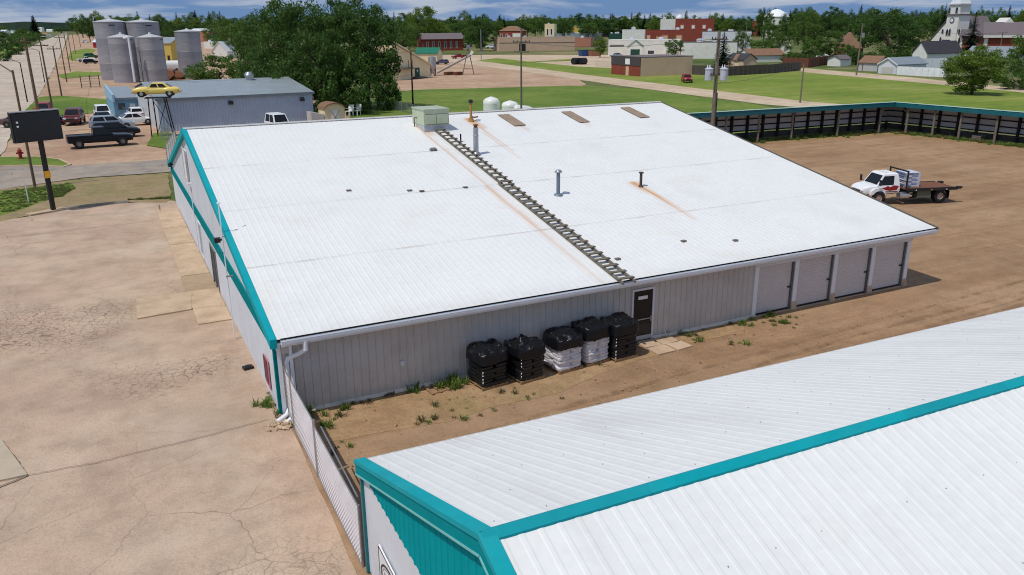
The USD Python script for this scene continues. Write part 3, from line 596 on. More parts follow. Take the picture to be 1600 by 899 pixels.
# tan fibreglass roof lights near the ridge
for px, py in ((799, 189), (899, 184), (992, 177)):
    c = on_roof(px, py)
    P, F, U, V = ribbed(c[0] - .42, c[0] + .42, .16, .03, lambda u, v, o: np.stack([u, v, rz_(v) + o + .07], -1), lambda u: c[1] - 1.3, lambda u: c[1] + 1.3, 2)
    part(hall, 'roof_light', (P, F), M['skylight'])
# roof hatch patches
for px, py in ((1068, 378), (1149, 377), (965, 406), (545, 299), (640, 299), (659, 300), (727, 294)):
    c = on_roof(px, py); part(hall, 'roof_patch', MB().box(c[0] - .12, c[0] + .12, c[1] - .09, c[1] + .09, c[2] + .03, c[2] + .075), mat('patch_grey', lin(120, 108, 98), .8))

# ---------------------------------------------------------------- things on that roof
c = on_roof(682, 206)
cy, cz = c[1], rz_(c[1])
ac = thing('rooftop_air_unit', 'pale green rooftop air conditioning cabinet astride the roof ridge', 'air unit', (c[0], cy, cz))
W2, D2 = .82, 1.9
part(ac, 'curb', MB().hull([[sx * (W2 + .0), y, z] for sx in (-1, 1) for y, z in ((-.05, -.05), (-.05, .42), (D2, .42), (D2, .1))]), mat('curb_metal', lin(176, 180, 186), .5))
part(ac, 'cabinet', MB().box(-W2 - .02, W2 + .02, -.08, D2 + .1, .42, 1.34), M['hvac'])
part(ac, 'lid', MB().box(-W2 - .06, W2 + .06, -.12, D2 + .14, 1.34, 1.42), mat('air_unit_lid', lin(176, 184, 160), .5))
for x in (-.02, ):
    part(ac, 'panel', MB().box(-.74, -.04, -.1, -.08, .5, 1.08), M['hvac']); part(ac, 'panel', MB().box(.0, .76, -.1, -.08, .5, 1.08), M['hvac'])
part(ac, 'seam', MB().box(-.038, -.002, -.095, -.081, .48, 1.1).box(-.76, .78, -.094, -.081, 1.085, 1.11).box(-.76, .78, -.094, -.081, .46, .485), mat('hvac_joint', lin(110, 116, 98), .6))
part(ac, 'drain_pipe', MB().tube([(-W2 - .2, 1.2, 0.05), (-W2 - .2, 1.2, .8), (-W2, 1.2, .8)], .03, 6), M['dark_metal'])
def pipe(name, label, base_px, top_py, build):
    b = on_roof(*base_px); h = hgt(b, top_py); t = thing(name, label, 'roof vent', tuple(b - [0, 0, .02])); build(t, h); return t
def b1(t, h):
    part(t, 'flue', MB().lathe([(.0, 0), (.30, 0), (.24, .14), (.155, .2), (.155, h * .62), (.17, h * .625), (.17, h * .65), (.15, h * .66), (.15, h * .9), (.0, h * .9)], 18), M['steel'], smooth=35)
    part(t, 'cap', MB().lathe([(0, h * .9), (.10, h * .9), (.10, h * .96), (.16, h * .96), (.13, h), (0, h)], 16), M['rust'])
pipe('roof_flue', 'fat galvanised flue with a rusty cap standing beside the roof ladder', (744, 242), 194, b1)
def b2(t, h):
    part(t, 'pipe', MB().lathe([(0, 0), (.27, .0), (.2, .08), (.1, .12), (.1, h - .1), (0, h - .1)], 14), mat('vent_blue_grey', lin(120, 132, 144), .5, metal=.3), smooth=35)
    part(t, 'cap', MB().lathe([(0, h - .02), (.1, h - .03), (.2, h - .12), (.2, h - .17), (.0, h - .17)], 16), M['steel'], smooth=35)
pipe('vent_pipe', 'blue grey vent pipe with a mushroom cap, alone on the right half of the roof', (872, 305), 264, b2)
def b3(t, h):
    part(t, 'pipe', MB().lathe([(0, 0), (.16, .0), (.09, .1), (.075, .12), (.075, h - .08), (0, h - .08)], 12), mat('vent_brown', lin(72, 62, 56), .7), smooth=35)
    part(t, 'cap', MB().lathe([(0, h), (.14, h - .02), (.14, h - .08), (0, h - .09)], 14), mat('vent_brown', (0, 0, 0)))
pipe('vent_pipe', 'dark vent pipe with a fan of orange rust below it on the roof', (1001, 292), 268, b3)
def b4(t, h):
    part(t, 'pipe', MB().lathe([(0, 0), (.22, .0), (.2, .12), (.085, .3), (.085, h - .22), (0, h - .22)], 12), mat('rust_pipe', lin(176, 132, 72), .8, var=.3, scale=6.), smooth=35)
    part(t, 'cap', MB().lathe([(0, h), (.13, h - .02), (.16, h - .2), (.1, h - .24), (0, h - .24)], 14), M['dark_metal'])
    part(t, 'elbow', MB().tube([(0, 0, .35), (.2, -.1, .28), (.45, -.12, .32)], .05, 6), M['rust'])
pipe('vent_pipe', 'rusty pipe with a dark cap near the ridge, right of the green air unit', (736, 190), 155, b4)
def b5(t, h):
    part(t, 'pipe', MB().cyl((0, 0, 0), (0, 0, h), .045), M['black']); part(t, 'boot', MB().lathe([(0, .0), (.16, 0), (.08, .08), (0, .09)], 12), M['steel'])
pipe('vent_stub', 'short thin black vent stub left of the galvanised flue', (720, 222), 209, b5)
c = on_roof(677, 236); t = thing('roof_box', 'small grey box lying on the roof left of the ladder top', 'box', tuple(c)); part(t, 'body', MB().hull([[x, y, z] for x in (-.2, .2) for y in (-.12, .12) for z in (.02, .12)] + [[-.12, 0, .2], [.12, 0, .2]]), mat('patch_dk', lin(110, 110, 112), .6))
# the roof ladder: two lengths of weathered timber ladder laid up the slope
lad = thing('roof_ladder', 'grey weathered wooden ladder lying up the white roof from eave to air unit', 'ladder', (0, 0, 0))
sp = [(18.36, 18.96, Y0 - .35, 38.2), (18.48, 19.02, 37.8, 48.6)]
for k, (xa, xb, ya, yb) in enumerate(sp):
    for x in (xa, xb): part(lad, 'rail', MB().bar((x, ya, rz_(ya) + .1), (x, yb, rz_(yb) + .1 + .03 * k), .075, .10), M['old_wood'])
    n = int((yb - ya) / .62)
    for i in range(n):
        y = ya + .25 + i * .62; rr = RS(i + 40 * k).normal(0, .02, 2)
        part(lad, 'rung', MB().bar((xa - .08, y + rr[0], rz_(y) + .19 + .03 * k), (xb + .08, y + rr[1], rz_(y) + .19 + .03 * k), .20, .05), M['old_wood'])
# aerial mast at the gable
mb_ = at(369, 531); b = np.array([WX0 - .35, mb_[1], 0]); h = hgt(b, 318)
t = thing('aerial_mast', 'thin white aerial mast standing in front of the teal banded gable wall', 'mast', tuple(b))
part(t, 'mast', MB().cyl((0, 0, 0), (0, 0, h), .026), M['trim_white']); part(t, 'finial', trimesh.Trimesh(ball(1).vertices * .07 + (0, 0, h), ball(1).faces), M['trim_white'])
part(t, 'arm', MB().bar((-.1, 0, h - 1.55), (1.1, .5, h - 1.2), .03), M['steel']); part(t, 'bracket', MB().box(-.05, .36, -.03, .03, 3.0, 3.06), M['steel'])

# ================================================================ the near building, right foreground
b2 = thing('metal_building', 'white metal building with a teal ridge in the right foreground, nearest the camera', 'building', (4.3445, 17.2764, 0), -.0228)
H2, HW, RI, L2 = 3.31, 7.873, 2.889, 36.0; S2 = RI / HW
r2 = lambda y: H2 + S2 * (-y) if y >= -HW else H2 + S2 * (2 * HW + y)
for a, bnd in (((-HW, .1), 0), ((-2 * HW - .2, -HW), 1)):
    m = usdkit.material if False else roof_m
    P, F, U, V = ribbed(.18, L2, .33, .0075, lambda u, v, o: np.stack([u, v, np.vectorize(r2)(v) + o], -1), lambda u: a[0], lambda u: a[1], nv=8)
    pth = part(b2, 'roof_sheet', (P, F), roof_m)
    q = np.stack([U, V, 0 * U], 1); d = np.clip(meshkit.fbm(q * [1.2, .25, 1], 4, 4) - .58, 0, 1) * .45; stain_primvar(pth, np.stack([d * .25, d, 0 * d], 1))
    scr = MB(); rr = RS(bnd)
    for yy in np.arange(a[0] + .5, a[1] - .1, 1.5):
        for k in range(1, 108, 3):
            x = k * .33 + .09 + rr.normal(0, .01)
            if rr.rand() < .85: scr.obox((x, yy + rr.normal(0, .02), r2(yy) + .006), (.018, .018, .012))
    part(b2, 'screws', scr, M['paint_dots'], kind='stuff')
w = .15
for k in range(12):
    xa, xb, e = k * 3.0, k * 3.0 + 3.012, .003 * (k % 2); cap = MB()
    cap.add(np.array([[xa, -HW - w, r2(-HW - w) + .05 + e], [xb, -HW - w, r2(-HW - w) + .05 + e], [xb, -HW, r2(-HW) + .085 + e], [xa, -HW, r2(-HW) + .085 + e], [xb, -HW + w, r2(-HW + w) + .05 + e], [xa, -HW + w, r2(-HW + w) + .05 + e]]), np.array([[0, 1, 2, 3], [3, 2, 4, 5]]))
    cap.add(np.array([[xa, -HW - w, r2(-HW - w) + .05 + e], [xb, -HW - w, r2(-HW - w) + .05 + e], [xb, -HW - w, r2(-HW - w) - .0], [xa, -HW - w, r2(-HW - w)]]), [[3, 2, 1, 0]])
    part(b2, 'ridge_cap', cap, M['teal'] if k % 3 else mat('teal_faded', lin(24, 150, 160), .7, var=.1, scale=.7, spec=.12))
for (ya, yb) in ((.12, -HW), (-HW, -2 * HW - .2)):
    top = MB().hull([[x, y, r2(y) + dz] for x in (-.06, .22) for y in (ya, yb) for dz in (-.05, .062)]); part(b2, 'rake_trim', top, M['teal'])
    side = MB().hull([[x, y, r2(y) + dz] for x in (-.03, .02) for y in (ya, yb) for dz in (-.33, -.05)]); part(b2, 'rake_face', side, mat('teal_face', lin(0, 138, 144), .8, var=.08, spec=.05))
    lip = MB().hull([[x, y, r2(y) + dz] for x in (-.05, .02) for y in (ya - .02, yb) for dz in (-.37, -.33)]); part(b2, 'rake_lip', lip, mat('lip_pale', lin(120, 190, 186), .5))
part(b2, 'eave_trim', MB().box(.3, L2, .1, .13, H2 - .2, H2 - .03), M['siding_grey'])
# gable wall: white below and teal above a slanting line from the far eave corner
gy = lambda y: r2(y) - .3
corner = np.array([4.3445, 17.2764]); Rz = np.array([[math.cos(-.0228), -math.sin(-.0228)], [math.sin(-.0228), math.cos(-.0228)]])
nw = Rz @ np.array([1.0, 0]); pw = on_plane(658.6, 899, (nw[0], nw[1], 0), (*corner + nw * .12, 0)); ly = (Rz.T @ (pw[:2] - corner))[1]; lz = pw[2]
sl = (lz - (H2 - .36)) / (ly - (-.18)); dg = lambda y: min(gy(y), max(.1, (H2 - .36) + sl * (y + .18)))
gm2 = lambda u, v, o: np.stack([.12 - o, u, v], -1)
pr2 = ((0, 0), (.66, 0), (.74, 1), (.92, 1), (1, 0))
rib_part(b2, 'gable_wall', M['siding_light'], -2 * HW, -.02, .33, .006, gm2, lambda u: .1, dg, 1, pr2, flip=True)
rib_part(b2, 'gable_wall', mat('teal_siding', lin(0, 148, 154), .8, var=.08, scale=.8, spec=.05), -2 * HW, -.02, .33, .02, gm2, lambda u: dg(u) + .001, lambda u: max(gy(u), dg(u) + .002), 1, pr2, flip=True)
part(b2, 'corner_trim', MB().box(.04, .16, -.06, .06, .05, H2 - .3), M['teal_dark'])
part(b2, 'side_wall', MB().box(.16, L2, -.05, .0, 0, H2 - .1).box(L2 - .05, L2, -2 * HW, 0, 0, H2).box(.16, L2, -2 * HW, -2 * HW + .05, 0, H2 - .1), M['siding_light'])
# sign board with an oval emblem on the gable
sg = on_plane(592, 851, (nw[0], nw[1], 0), (*corner + nw * .05, 0)); sy = (Rz.T @ (sg[:2] - corner))[1]; sz = sg[2]
bd = part(b2, 'sign_board', MB().box(.03, .07, sy - 2.4, sy, sz - 1.3, sz), M['white'])
part(bd, 'border', MB().box(.022, .03, sy - 2.4, sy, sz - .035, sz - .0).box(.022, .03, sy - .03, sy, sz - 1.3, sz - .036), M['dark_metal'])
def oval(cx, cz, a, b, w, x, m, nm):
    t = np.linspace(0, 2 * np.pi, 40, endpoint=False); o = Polygon(np.stack([cx + a * np.cos(t), cz + b * np.sin(t)], 1)); i = Polygon(np.stack([cx + (a - w) * np.cos(t), cz + (b - w) * np.sin(t)], 1))
    g = o.difference(i) if w < min(a, b) else o
    part(bd, nm, MB().prism(g, x - .006, x, yz), m)
oval(sy - .95, sz - .62, .82, .46, .06, .028, M['black'], 'emblem_ring'); oval(sy - .95, sz - .62, .70, .37, .03, .027, mat('emblem_grey', lin(150, 150, 156), .5), 'emblem_ring')
for k in range(5): part(bd, 'emblem_stroke', MB().box(.02, .027, sy - .5 - k * .2, sy - .42 - k * .2, sz - .78 + .05 * (k % 2), sz - .48), mat('emblem_grey', (0, 0, 0)))

# ================================================================ slatted fence from building to building
A, B = np.array([4.42, 26.9, 0]), np.array([4.36, 17.5, 0]); Lf = np.linalg.norm(B - A); FH = 1.85
fn = thing('slatted_fence', 'white slatted chain link gate panels closing the gap between the two metal buildings', 'fence', tuple(A), math.atan2(B[1] - A[1], B[0] - A[0]))
segs = [(.05, .85), (.95, 4.35), (4.5, Lf - .06)]
for k, (a, b) in enumerate(segs):
    hh = FH + (.12 if k < 2 else 0)
    for x in (a, b): part(fn, 'post', MB().cyl((x, 0, 0), (x, 0, hh + (.22 if x == a and k < 3 else .06)), .035), M['steel'])
    for z in (.08, hh): part(fn, 'rail', MB().cyl((a, .0, z), (b, .0, z), .022), M['steel'])
    pnl = sbox(a + .04, .1, b - .04, hh - .03)
    wr = MB()
    for s in np.arange(a - hh, b + .1, .15):
        e = LineString([(s + .075, .05), (s + .075 + hh, hh + .05)]).intersection(pnl)
        if e.length > .05: (ax, az), (bx, bz) = e.coords[0], e.coords[-1]; wr.bar((ax, -.016, az), (bx, .014, bz), .02, .01, (0, 1, 0))
        g = LineString([(s, .05), (s + hh, hh + .05)]).buffer(.070, cap_style=2).intersection(pnl)
        if g.is_empty or g.geom_type != 'Polygon' or g.area < .002: continue
        part(fn, 'slat', MB().prism(g, -.008, .008, xz), M['slat'])
    part(fn, 'chain_mesh', wr, mat('mesh_grey', lin(178, 176, 180), .6), kind='stuff')
for z in (.9, 1.5): part(fn, 'brace_rail', MB().cyl((4.6, .18, z + .35), (8.2, .28, z - .1), .025), M['steel'])
# ================================================================ pallets of bagged goods by the door
def sack(seed, L, W, H):
    m = ball(3); v = np.array(m.vertices); v = np.sign(v) * np.abs(v) ** np.array([.36, .36, .45]); v *= np.array([L, W, H]) / 2
    v += (meshkit.fbm(v * 5 + seed * 7.1, 3, seed)[:, None] - .5) * .05 * v / (np.abs(v) + .05)
    return trimesh.Trimesh(v, m.faces, process=False)
SACKS = [(sack(i, 1.18, .60, .18), sack(i + 9, .60, 1.18, .18)) for i in range(3)]
def bag_pallet(label, corner_px, right_px, top_py, rows, colour, cover, tags, seed):
    a, b = at(*corner_px), at(*right_px); d = b - a; L = 1.2; ang = math.atan2(d[1], d[0]); r = RS(seed)
    ux = np.array([math.cos(ang), math.sin(ang), 0]); uy = np.array([-ux[1], ux[0], 0]); c = a + ux * .6 + uy * .62; c[2] = .04
    t = thing('bag_pallet', label, 'pallet of bags', tuple(c), ang, 'pallets of bags along the grey wall')
    p = part(t, 'pallet', MB().box(-.6, .6, -.6, -.5, 0, .1).box(-.6, .6, -.05, .05, 0, .1).box(-.6, .6, .5, .6, 0, .1), M['pale_wood'])
    for k in range(6): part(p, 'deck_board', MB().box(-.6 + k * .212, -.46 + k * .212, -.6, .6, .10, .122), M['pale_wood'])
    z = .13; hh = .142; m = M['bag_black'] if colour == 'black' else M['bag_white']
    for k in range(rows):
        for j in (-1, 1):
            s = SACKS[r.randint(3)][k % 2]; off = (np.array([0, j * .29]) if k % 2 == 0 else np.array([j * .29, 0])) + r.normal(0, .018, 2)
            part(t, 'bag', moved(s, (off[0], off[1], z + hh / 2), r.normal(0, .03)), m, smooth=True)
        z += hh
    # loose sheet over the top, draped and wrinkled
    n = 34; g = np.linspace(-1, 1, n); X, Y = np.meshgrid(g, g, indexing='ij'); rr = np.maximum(np.abs(X), np.abs(Y)); R_ = (np.abs(X) ** 5 + np.abs(Y) ** 5) ** (1 / 5)
    q = np.stack([X * 2.2, Y * 2.2, 0 * X + seed], -1); w = meshkit.fbm(q * 1.6, 4, seed) - .5; ridge = np.abs(meshkit.fbm(q * 2.4 + 4, 4, seed + 3) - .5)
    inner = np.clip((1 - R_) / .34, 0, 1); px_ = X * np.where(R_ > .66, .66 / np.maximum(R_, 1e-6), 1) / .66 * .6; py_ = Y * np.where(R_ > .66, .66 / np.maximum(R_, 1e-6), 1) / .66 * .6
    drop = np.clip((R_ - .66) / .34, 0, 1); zz = z + .05 + .13 * (1 - drop) * np.clip(1 - R_ ** 2, 0, 1) + w * .42 * (1 - drop * .6) - ridge * .3 - drop * cover * (1 + w * .5)
    out = 1 + .05 * drop + w * .10 * drop
    P = np.stack([px_ * out * 1.11, py_ * out * 1.11, zz], -1).reshape(-1, 3); i, j = np.meshgrid(np.arange(n - 1), np.arange(n - 1), indexing='ij'); idx = lambda i, j: i * n + j
    F = np.stack([idx(i, j), idx(i + 1, j), idx(i + 1, j + 1), idx(i, j + 1)], -1).reshape(-1, 4)
    part(t, 'sheet', (P, F), M['shroud'], smooth=50)
    if colour == 'black':
        for k in range(rows - 2):
            if r.rand() < .75: part(t, 'print_mark', MB().obox((-.565, -.57, .13 + hh * k + .07), (.035, .035, .04), .7), M['label'])
    for (x, zz_) in tags: part(t, 'paper_label', MB().box(x, x + .12, -.655, -.645, z - zz_ - .12, z - zz_), M['label'])
bag_pallet('leftmost black bag stack, nearest the pair of weeds at the grey wall', (755, 614), (795, 602), 536, 9, 'black', .34, [], 3)
bag_pallet('black bag stack with a white paper label, second from the left', (815, 604), (853, 592), 527, 9, 'black', .3, [(-.45, .12)], 5)
bag_pallet('white bag stack under a black sheet, left one of the two white ones', (875, 588), (912, 577), 515, 9, 'white', .36, [], 8)
bag_pallet('white bag stack under a black sheet, touching the rightmost black stack', (918, 576), (956, 565), 501, 10, 'white', .42, [], 11)
bag_pallet('black bag stack with a paper label, right beside the dark glass door', (962, 569), (996, 560), 497, 10, 'black', .4, [(.3, .1)], 14)
c = at(686, 607); t = thing('broken_pallet', 'broken pale pallet frame lying in the weeds left of the black bags', 'pallet', tuple(c), .15)
for k in range(4): part(t, 'board', MB().obox((-.5 + k * .33, 0, .09), (.1, 1.0, .022), .06 * (k - 1)), M['pale_wood'])
for k in (-1, 1): part(t, 'stringer', MB().obox((0, k * .42, .04), (1.15, .05, .08), .02 * k), M['pale_wood'])

# ================================================================ vehicles
def bquad(q, u0, u1, v0, v1, off):
    q = np.asarray(q, float); f = lambda u, v: q[0] * (1 - u) * (1 - v) + q[1] * u * (1 - v) + q[2] * u * v + q[3] * (1 - u) * v
    p = np.array([f(u0, v0), f(u1, v0), f(u1, v1), f(u0, v1)]); n = np.cross(p[1] - p[0], p[3] - p[0]); n /= np.linalg.norm(n)
    return p + n * off, [[0, 1, 2, 3]]
def loft(secs, k=.92, top=.82):
    """secs: (x, half width, z bottom, z top) from rear to front"""
    V, F = [], []
    for x, w, zb, zt in secs:
        h = zt - zb; ring = [(w * k, zb), (w, zb + .22 * h), (w, zb + .62 * h), (w * .965, zb + .86 * h), (w * top, zt - .0)]
        ring = ring + [(0, zt + .015)] + [(-a, b) for a, b in ring[::-1]]
        V += [[x, a, b] for a, b in ring]
    n = 11
    for i in range(len(secs) - 1):
        for j in range(n):
            a, b = i * n + j, i * n + (j + 1) % n; F += [[a, a + n, b + n], [a, b + n, b]]
    for i, s in ((0, 1), ((len(secs) - 1) * n, -1)):
        for j in range(1, n - 1): F.append([i, i + j, i + j + 1][::s])
    m = trimesh.Trimesh(np.array(V), np.array(F), process=False)
    trimesh.repair.fix_inversion(m) if m.volume < 0 else None
    return m
def wheels(t, axles, W, R, wd=.22, hub=None, dual=False):
    for x in axles:
        for s in (-1, 1):
            y = s * (W / 2 - wd / 2 + .015)
            w = part(t, 'wheel', MB().lathe([(R * .55, -wd / 2), (R * .93, -wd / 2), (R, -wd * .32), (R, wd * .32), (R * .93, wd / 2), (R * .55, wd / 2)], 18).get().apply_transform(trimesh.transformations.rotation_matrix(np.pi / 2, [1, 0, 0])).apply_translation((x, y, R)), M['rubber'], smooth=40)
            rim = MB().lathe([(0, 0), (R * .2, .0), (R * .24, -.02), (R * .5, -.03), (R * .56, .01), (R * .6, .01)], 14).get(); rim.apply_transform(trimesh.transformations.rotation_matrix(-s * np.pi / 2, [1, 0, 0])); rim.apply_translation((x, y + s * wd * .44, R))
            rim2 = trimesh.Trimesh(rim.vertices, np.vstack([rim.faces, rim.faces[:, ::-1]]), process=False)
            part(w, 'rim', rim2, hub or M['steel'])
            ar = MB().lathe([(R * 1.0, 0), (R * 1.16, .0), (R * 1.16, -.03), (R * 1.0, -.03)], 18).get(); ar.apply_transform(trimesh.transformations.rotation_matrix(-s * np.pi / 2, [1, 0, 0])); ar.apply_translation((x, s * (W / 2 + .004), R * 1.02))
            part(t, 'wheel_arch', trimesh.Trimesh(ar.vertices, np.vstack([ar.faces, ar.faces[:, ::-1]]), process=False), M['black'])
def car(name, label, px, ang, kind, paint, cat='car', L=4.7, W=1.85, H=1.48, group=None, loc=None, sc=1.12):
    loc = at(*px) if loc is None else loc
    loc = np.asarray(loc, float) + [0, 0, .12]
    t = thing(name, label, cat, tuple(loc), math.radians(ang), group, None, sc)
    h, w = L / 2, W / 2
    belt = {'sedan': .93, 'suv': 1.05, 'pickup': 1.12}[kind]
    hood = {'sedan': .84, 'suv': .98, 'pickup': 1.08}[kind]
    if kind == 'pickup':
        secs = [(-h, w * .9, .55, belt - .02), (-h + .1, w * .98, .48, belt), (-h * .3, w, .42, belt), (h * .38, w, .42, belt), (h * .45, w, .42, hood + .02), (h * .86, w * .97, .42, hood - .04), (h * .97, w * .92, .45, hood - .12), (h, w * .84, .5, hood - .3)]
        cb = (-h * .22, h * .42); ct = (-h * .17, h * .16)
    elif kind == 'suv':
        secs = [(-h, w * .84, .5, belt - .15), (-h + .08, w * .96, .36, belt), (-h * .5, w, .3, belt), (h * .4, w, .3, belt - .01), (h * .8, w * .97, .3, hood - .08), (h * .96, w * .9, .34, hood - .16), (h, w * .76, .42, hood - .28)]
        cb = (-h * .97, h * .46); ct = (-h * .84, h * .14)
    else:
        secs = [(-h, w * .76, .42, .78), (-h + .08, w * .94, .32, .92), (-h * .6, w, .26, .95), (h * .42, w, .26, .92), (h * .8, w * .97, .26, hood - .06), (h * .95, w * .88, .3, hood - .18), (h, w * .72, .38, hood - .28)]
        cb = (-h * .74, h * .5); ct = (-h * .36, h * .1)
    m = MB().mesh(loft(secs))
    wb, wt = w * .93, w * .74
    C = {(a, s, z): np.array([(cb if z == 0 else ct)[a], s * (wb if z == 0 else wt), belt - .03 if z == 0 else H]) for a in (0, 1) for s in (-1, 1) for z in (0, 1)}
    m.hull(list(C.values()) + [np.array([ct[0] * .8, s * wt * .8, H + .035]) for s in (-1, 1)] + [np.array([ct[1] * .6, s * wt * .8, H + .03]) for s in (-1, 1)])
    if kind == 'pickup': m.box(-h + .04, -h * .24, -w * .99, -w * .9, belt - .1, belt + .06).box(-h + .04, -h * .24, w * .9, w * .99, belt - .1, belt + .06).box(-h + .0, -h + .07, -w * .95, w * .95, belt - .1, belt + .05)
    part(t, 'body', m, paint, smooth=28)
    if kind == 'pickup': part(t, 'bed', MB().box(-h + .08, -h * .235, -w * .895, w * .895, belt + .004, belt + .02), M['black'])
    G = M['glass_dark']
    part(t, 'windscreen', bquad([C[1, -1, 0], C[1, 1, 0], C[1, 1, 1], C[1, -1, 1]], .06, .94, .12, .92, .012), G)
    part(t, 'rear_window', bquad([C[0, 1, 0], C[0, -1, 0], C[0, -1, 1], C[0, 1, 1]], .08, .92, .22, .9, .012), G)
    for s in (-1, 1):
        q = [C[0, s, 0], C[1, s, 0], C[1, s, 1], C[0, s, 1]] if s < 0 else [C[1, s, 0], C[0, s, 0], C[0, s, 1], C[1, s, 1]]
        for (a, b) in ((.08, .47), (.52, .92)): part(t, 'side_window', bquad(q, a, b, .16, .9, .012), G)
        part(t, 'mirror', MB().obox((h * .34, s * (w + .08), belt + .06), (.1, .16, .13)), paint)
        hl = hood - .2 if kind != 'sedan' else hood - .22
        part(t, 'headlight', MB().hull([[x, s * y, z] for (x, y) in ((h * .955, w * .84), (h * 1.0, w * .5), (h * .9, w * .5)) for z in (hl - .07, hl + .08)]), M['trim_white'])
        part(t, 'tail_light', MB().box(-h - .012, -h + .06, s * w * .6 if s > 0 else -w * .86, w * .86 if s > 0 else -w * .6, belt - .28, belt - .12), M['red_paint'])
    part(t, 'grille', MB().box(h - .05, h + .012, -w * .48, w * .48, hood - .36, hood - .18), M['black'])
    part(t, 'bumper', MB().hull([[x, y, z] for x, y in ((h - .12, -w * .86), (h - .12, w * .86), (h + .04, -w * .6), (h + .04, w * .6)) for z in (.38, .52)]), M['dark_metal'] if kind != 'pickup' else M['chrome'])
    part(t, 'bumper', MB().box(-h - .05, -h + .05, -w * .8, w * .8, .42, .56), M['dark_metal'] if kind != 'pickup' else M['chrome'])
    R = .4 if kind == 'pickup' else .36 if kind == 'suv' else .33
    base = {'sedan': .60, 'suv': .59, 'pickup': .66}[kind]
    wheels(t, (-h * (base + .02), h * base), W, R)
    return t
def paint(name, c, rough=.28, metal=.0): return mat('paint_' + name, c, rough, metal, var=.05, spec=.2 if max(c) < .03 else .5)
BLK, MAR, WHT = paint('black', (.010, .010, .013)), paint('maroon', lin(92, 30, 32)), paint('white', lin(232, 234, 236))
SIL, NAVY, REDP, GRN = paint('silver', lin(176, 182, 190), .3, .5), paint('navy', lin(38, 46, 70)), paint('red', lin(150, 26, 30)), paint('green', lin(28, 92, 58))
car('pickup_truck', 'black crew cab pickup truck parked side on in the dirt lot', (158, 229), 6, 'pickup', BLK, 'pickup truck', 5.9, 2.05, 1.86, sc=1.2)
car('parked_car', 'black car parked just behind the black pickup', (183, 215), 4, 'suv', paint('black_blue', (.014, .018, .024)), L=4.7, W=1.9, H=1.6, sc=1.2)
car('parked_car', 'silver grey car parked behind the black cars, facing right', (177, 204), 3, 'suv', SIL, L=4.8, W=1.9, H=1.62, sc=1.2)
car('parked_car', 'white sedan by the blue wall, in front of the small white wagon', (211, 196), 10, 'sedan', WHT, L=4.7, W=1.85, H=1.46, sc=1.15)
car('parked_car', 'small white wagon nearest the blue wall, behind the white sedan', (213, 187), 95, 'suv', WHT, L=4.4, W=1.85, H=1.62, sc=1.1)
car('parked_car', 'white utility vehicle facing the camera at the head of the row', (162, 187), -85, 'suv', WHT, L=4.8, W=1.95, H=1.8, sc=1.15)
car('parked_car', 'dark blue car tucked between the white and the silver car', (163, 195), -80, 'sedan', NAVY, sc=1.15)
car('parked_car', 'dark maroon utility vehicle facing the camera, left of the row of cars', (117, 194), -98, 'suv', MAR, L=4.9, W=2.0, H=1.78, sc=1.2)
car('parked_car', 'red car half hidden behind the black sign panel', (70, 183), -95, 'suv', REDP, L=4.8, W=1.95, H=1.75, sc=1.2)
car('parked_car', 'dark blue pickup right behind the black sign panel', (74, 194), -60, 'pickup', NAVY, L=5.6, W=2.0, H=1.8, sc=1.15)
car('parked_car', 'brown car with its roof just showing behind the left end of the black sign', (38, 199), -20, 'sedan', paint('brown', lin(96, 72, 70)), sc=1.25)
car('parked_car', 'white pickup beside the street beyond the far lawn', (135, 97), 5, 'pickup', WHT, L=5.6, W=2.0, H=1.8, sc=1.25)
car('parked_car', 'black car in front of the far white pickup', (142, 100), 5, 'suv', BLK, sc=1.2)
car('parked_car', 'green car behind the far white pickup', (143, 91), 10, 'suv', GRN, L=5.2, W=2.0, H=1.7, sc=1.3)
car('parked_car', 'small white car far up the street near the red roofed shed', (134, 67), 10, 'suv', WHT, sc=1.5)
car('parked_car', 'dark red car parked on the mown field by the brown block building', (1073, 129), -120, 'suv', REDP, L=4.6, W=1.9, H=1.6, sc=1.15)
car('parked_car', 'red pickup on the lot in front of the brick station', (717, 92), 185, 'pickup', REDP, L=5.6, W=2.0, H=1.7, sc=1.2)
car('parked_car', 'purple grey car beside the round bin of the grain shed', (690, 101), 170, 'suv', paint('violet_grey', lin(92, 88, 112)), sc=1.15)
car('parked_car', 'silver car with a dark roof before the green gabled hall', (963, 90), 175, 'sedan', SIL, sc=1.25)
car('parked_car', 'white car in the shade left of the long tan building', (767, 76), 160, 'suv', WHT, sc=1.5)
car('parked_car', 'dark car in the shade at the corner of the long tan building', (777, 78), 165, 'suv', NAVY, sc=1.5)
car('parked_van', 'white van behind the blue grey shed, only its roof end above the ridge', (437, 207), -80, 'suv', WHT, 'van', 5.0, 2.05, 2.15, sc=1.1)

# --- yellow sedan of the fifties on a frame of posts
base = at(255, 214); carz = hgt(base, 152); ang = math.radians(168)
fr = thing('car_stand', 'tall dark steel frame of leaning posts under the yellow car', 'stand', tuple(base), ang)
for (x0, x1, y) in ((-1.5, -.9, -.5), (.7, .7, -.6), (-1.4, -.8, .5), (1.3, 1.1, .5)): part(fr, 'post', MB().bar((x0 * 1.0, y, 0), (x1, y, carz), .13), M['dark_metal'])
part(fr, 'brace', MB().bar((-1.45, -.5, .4), (.7, -.6, carz - .5), .07), M['dark_metal']); part(fr, 'brace', MB().bar((.7, -.6, .4), (-.9, -.5, carz - .5), .07), M['dark_metal'])
part(fr, 'platform', MB().box(-1.6, 1.5, -.75, .75, carz - .12, carz), M['dark_metal'])
YEL = paint('yellow', lin(232, 206, 110), .3); L, W, H = 5.2, 1.8, 1.55; h, w = L / 2, W / 2
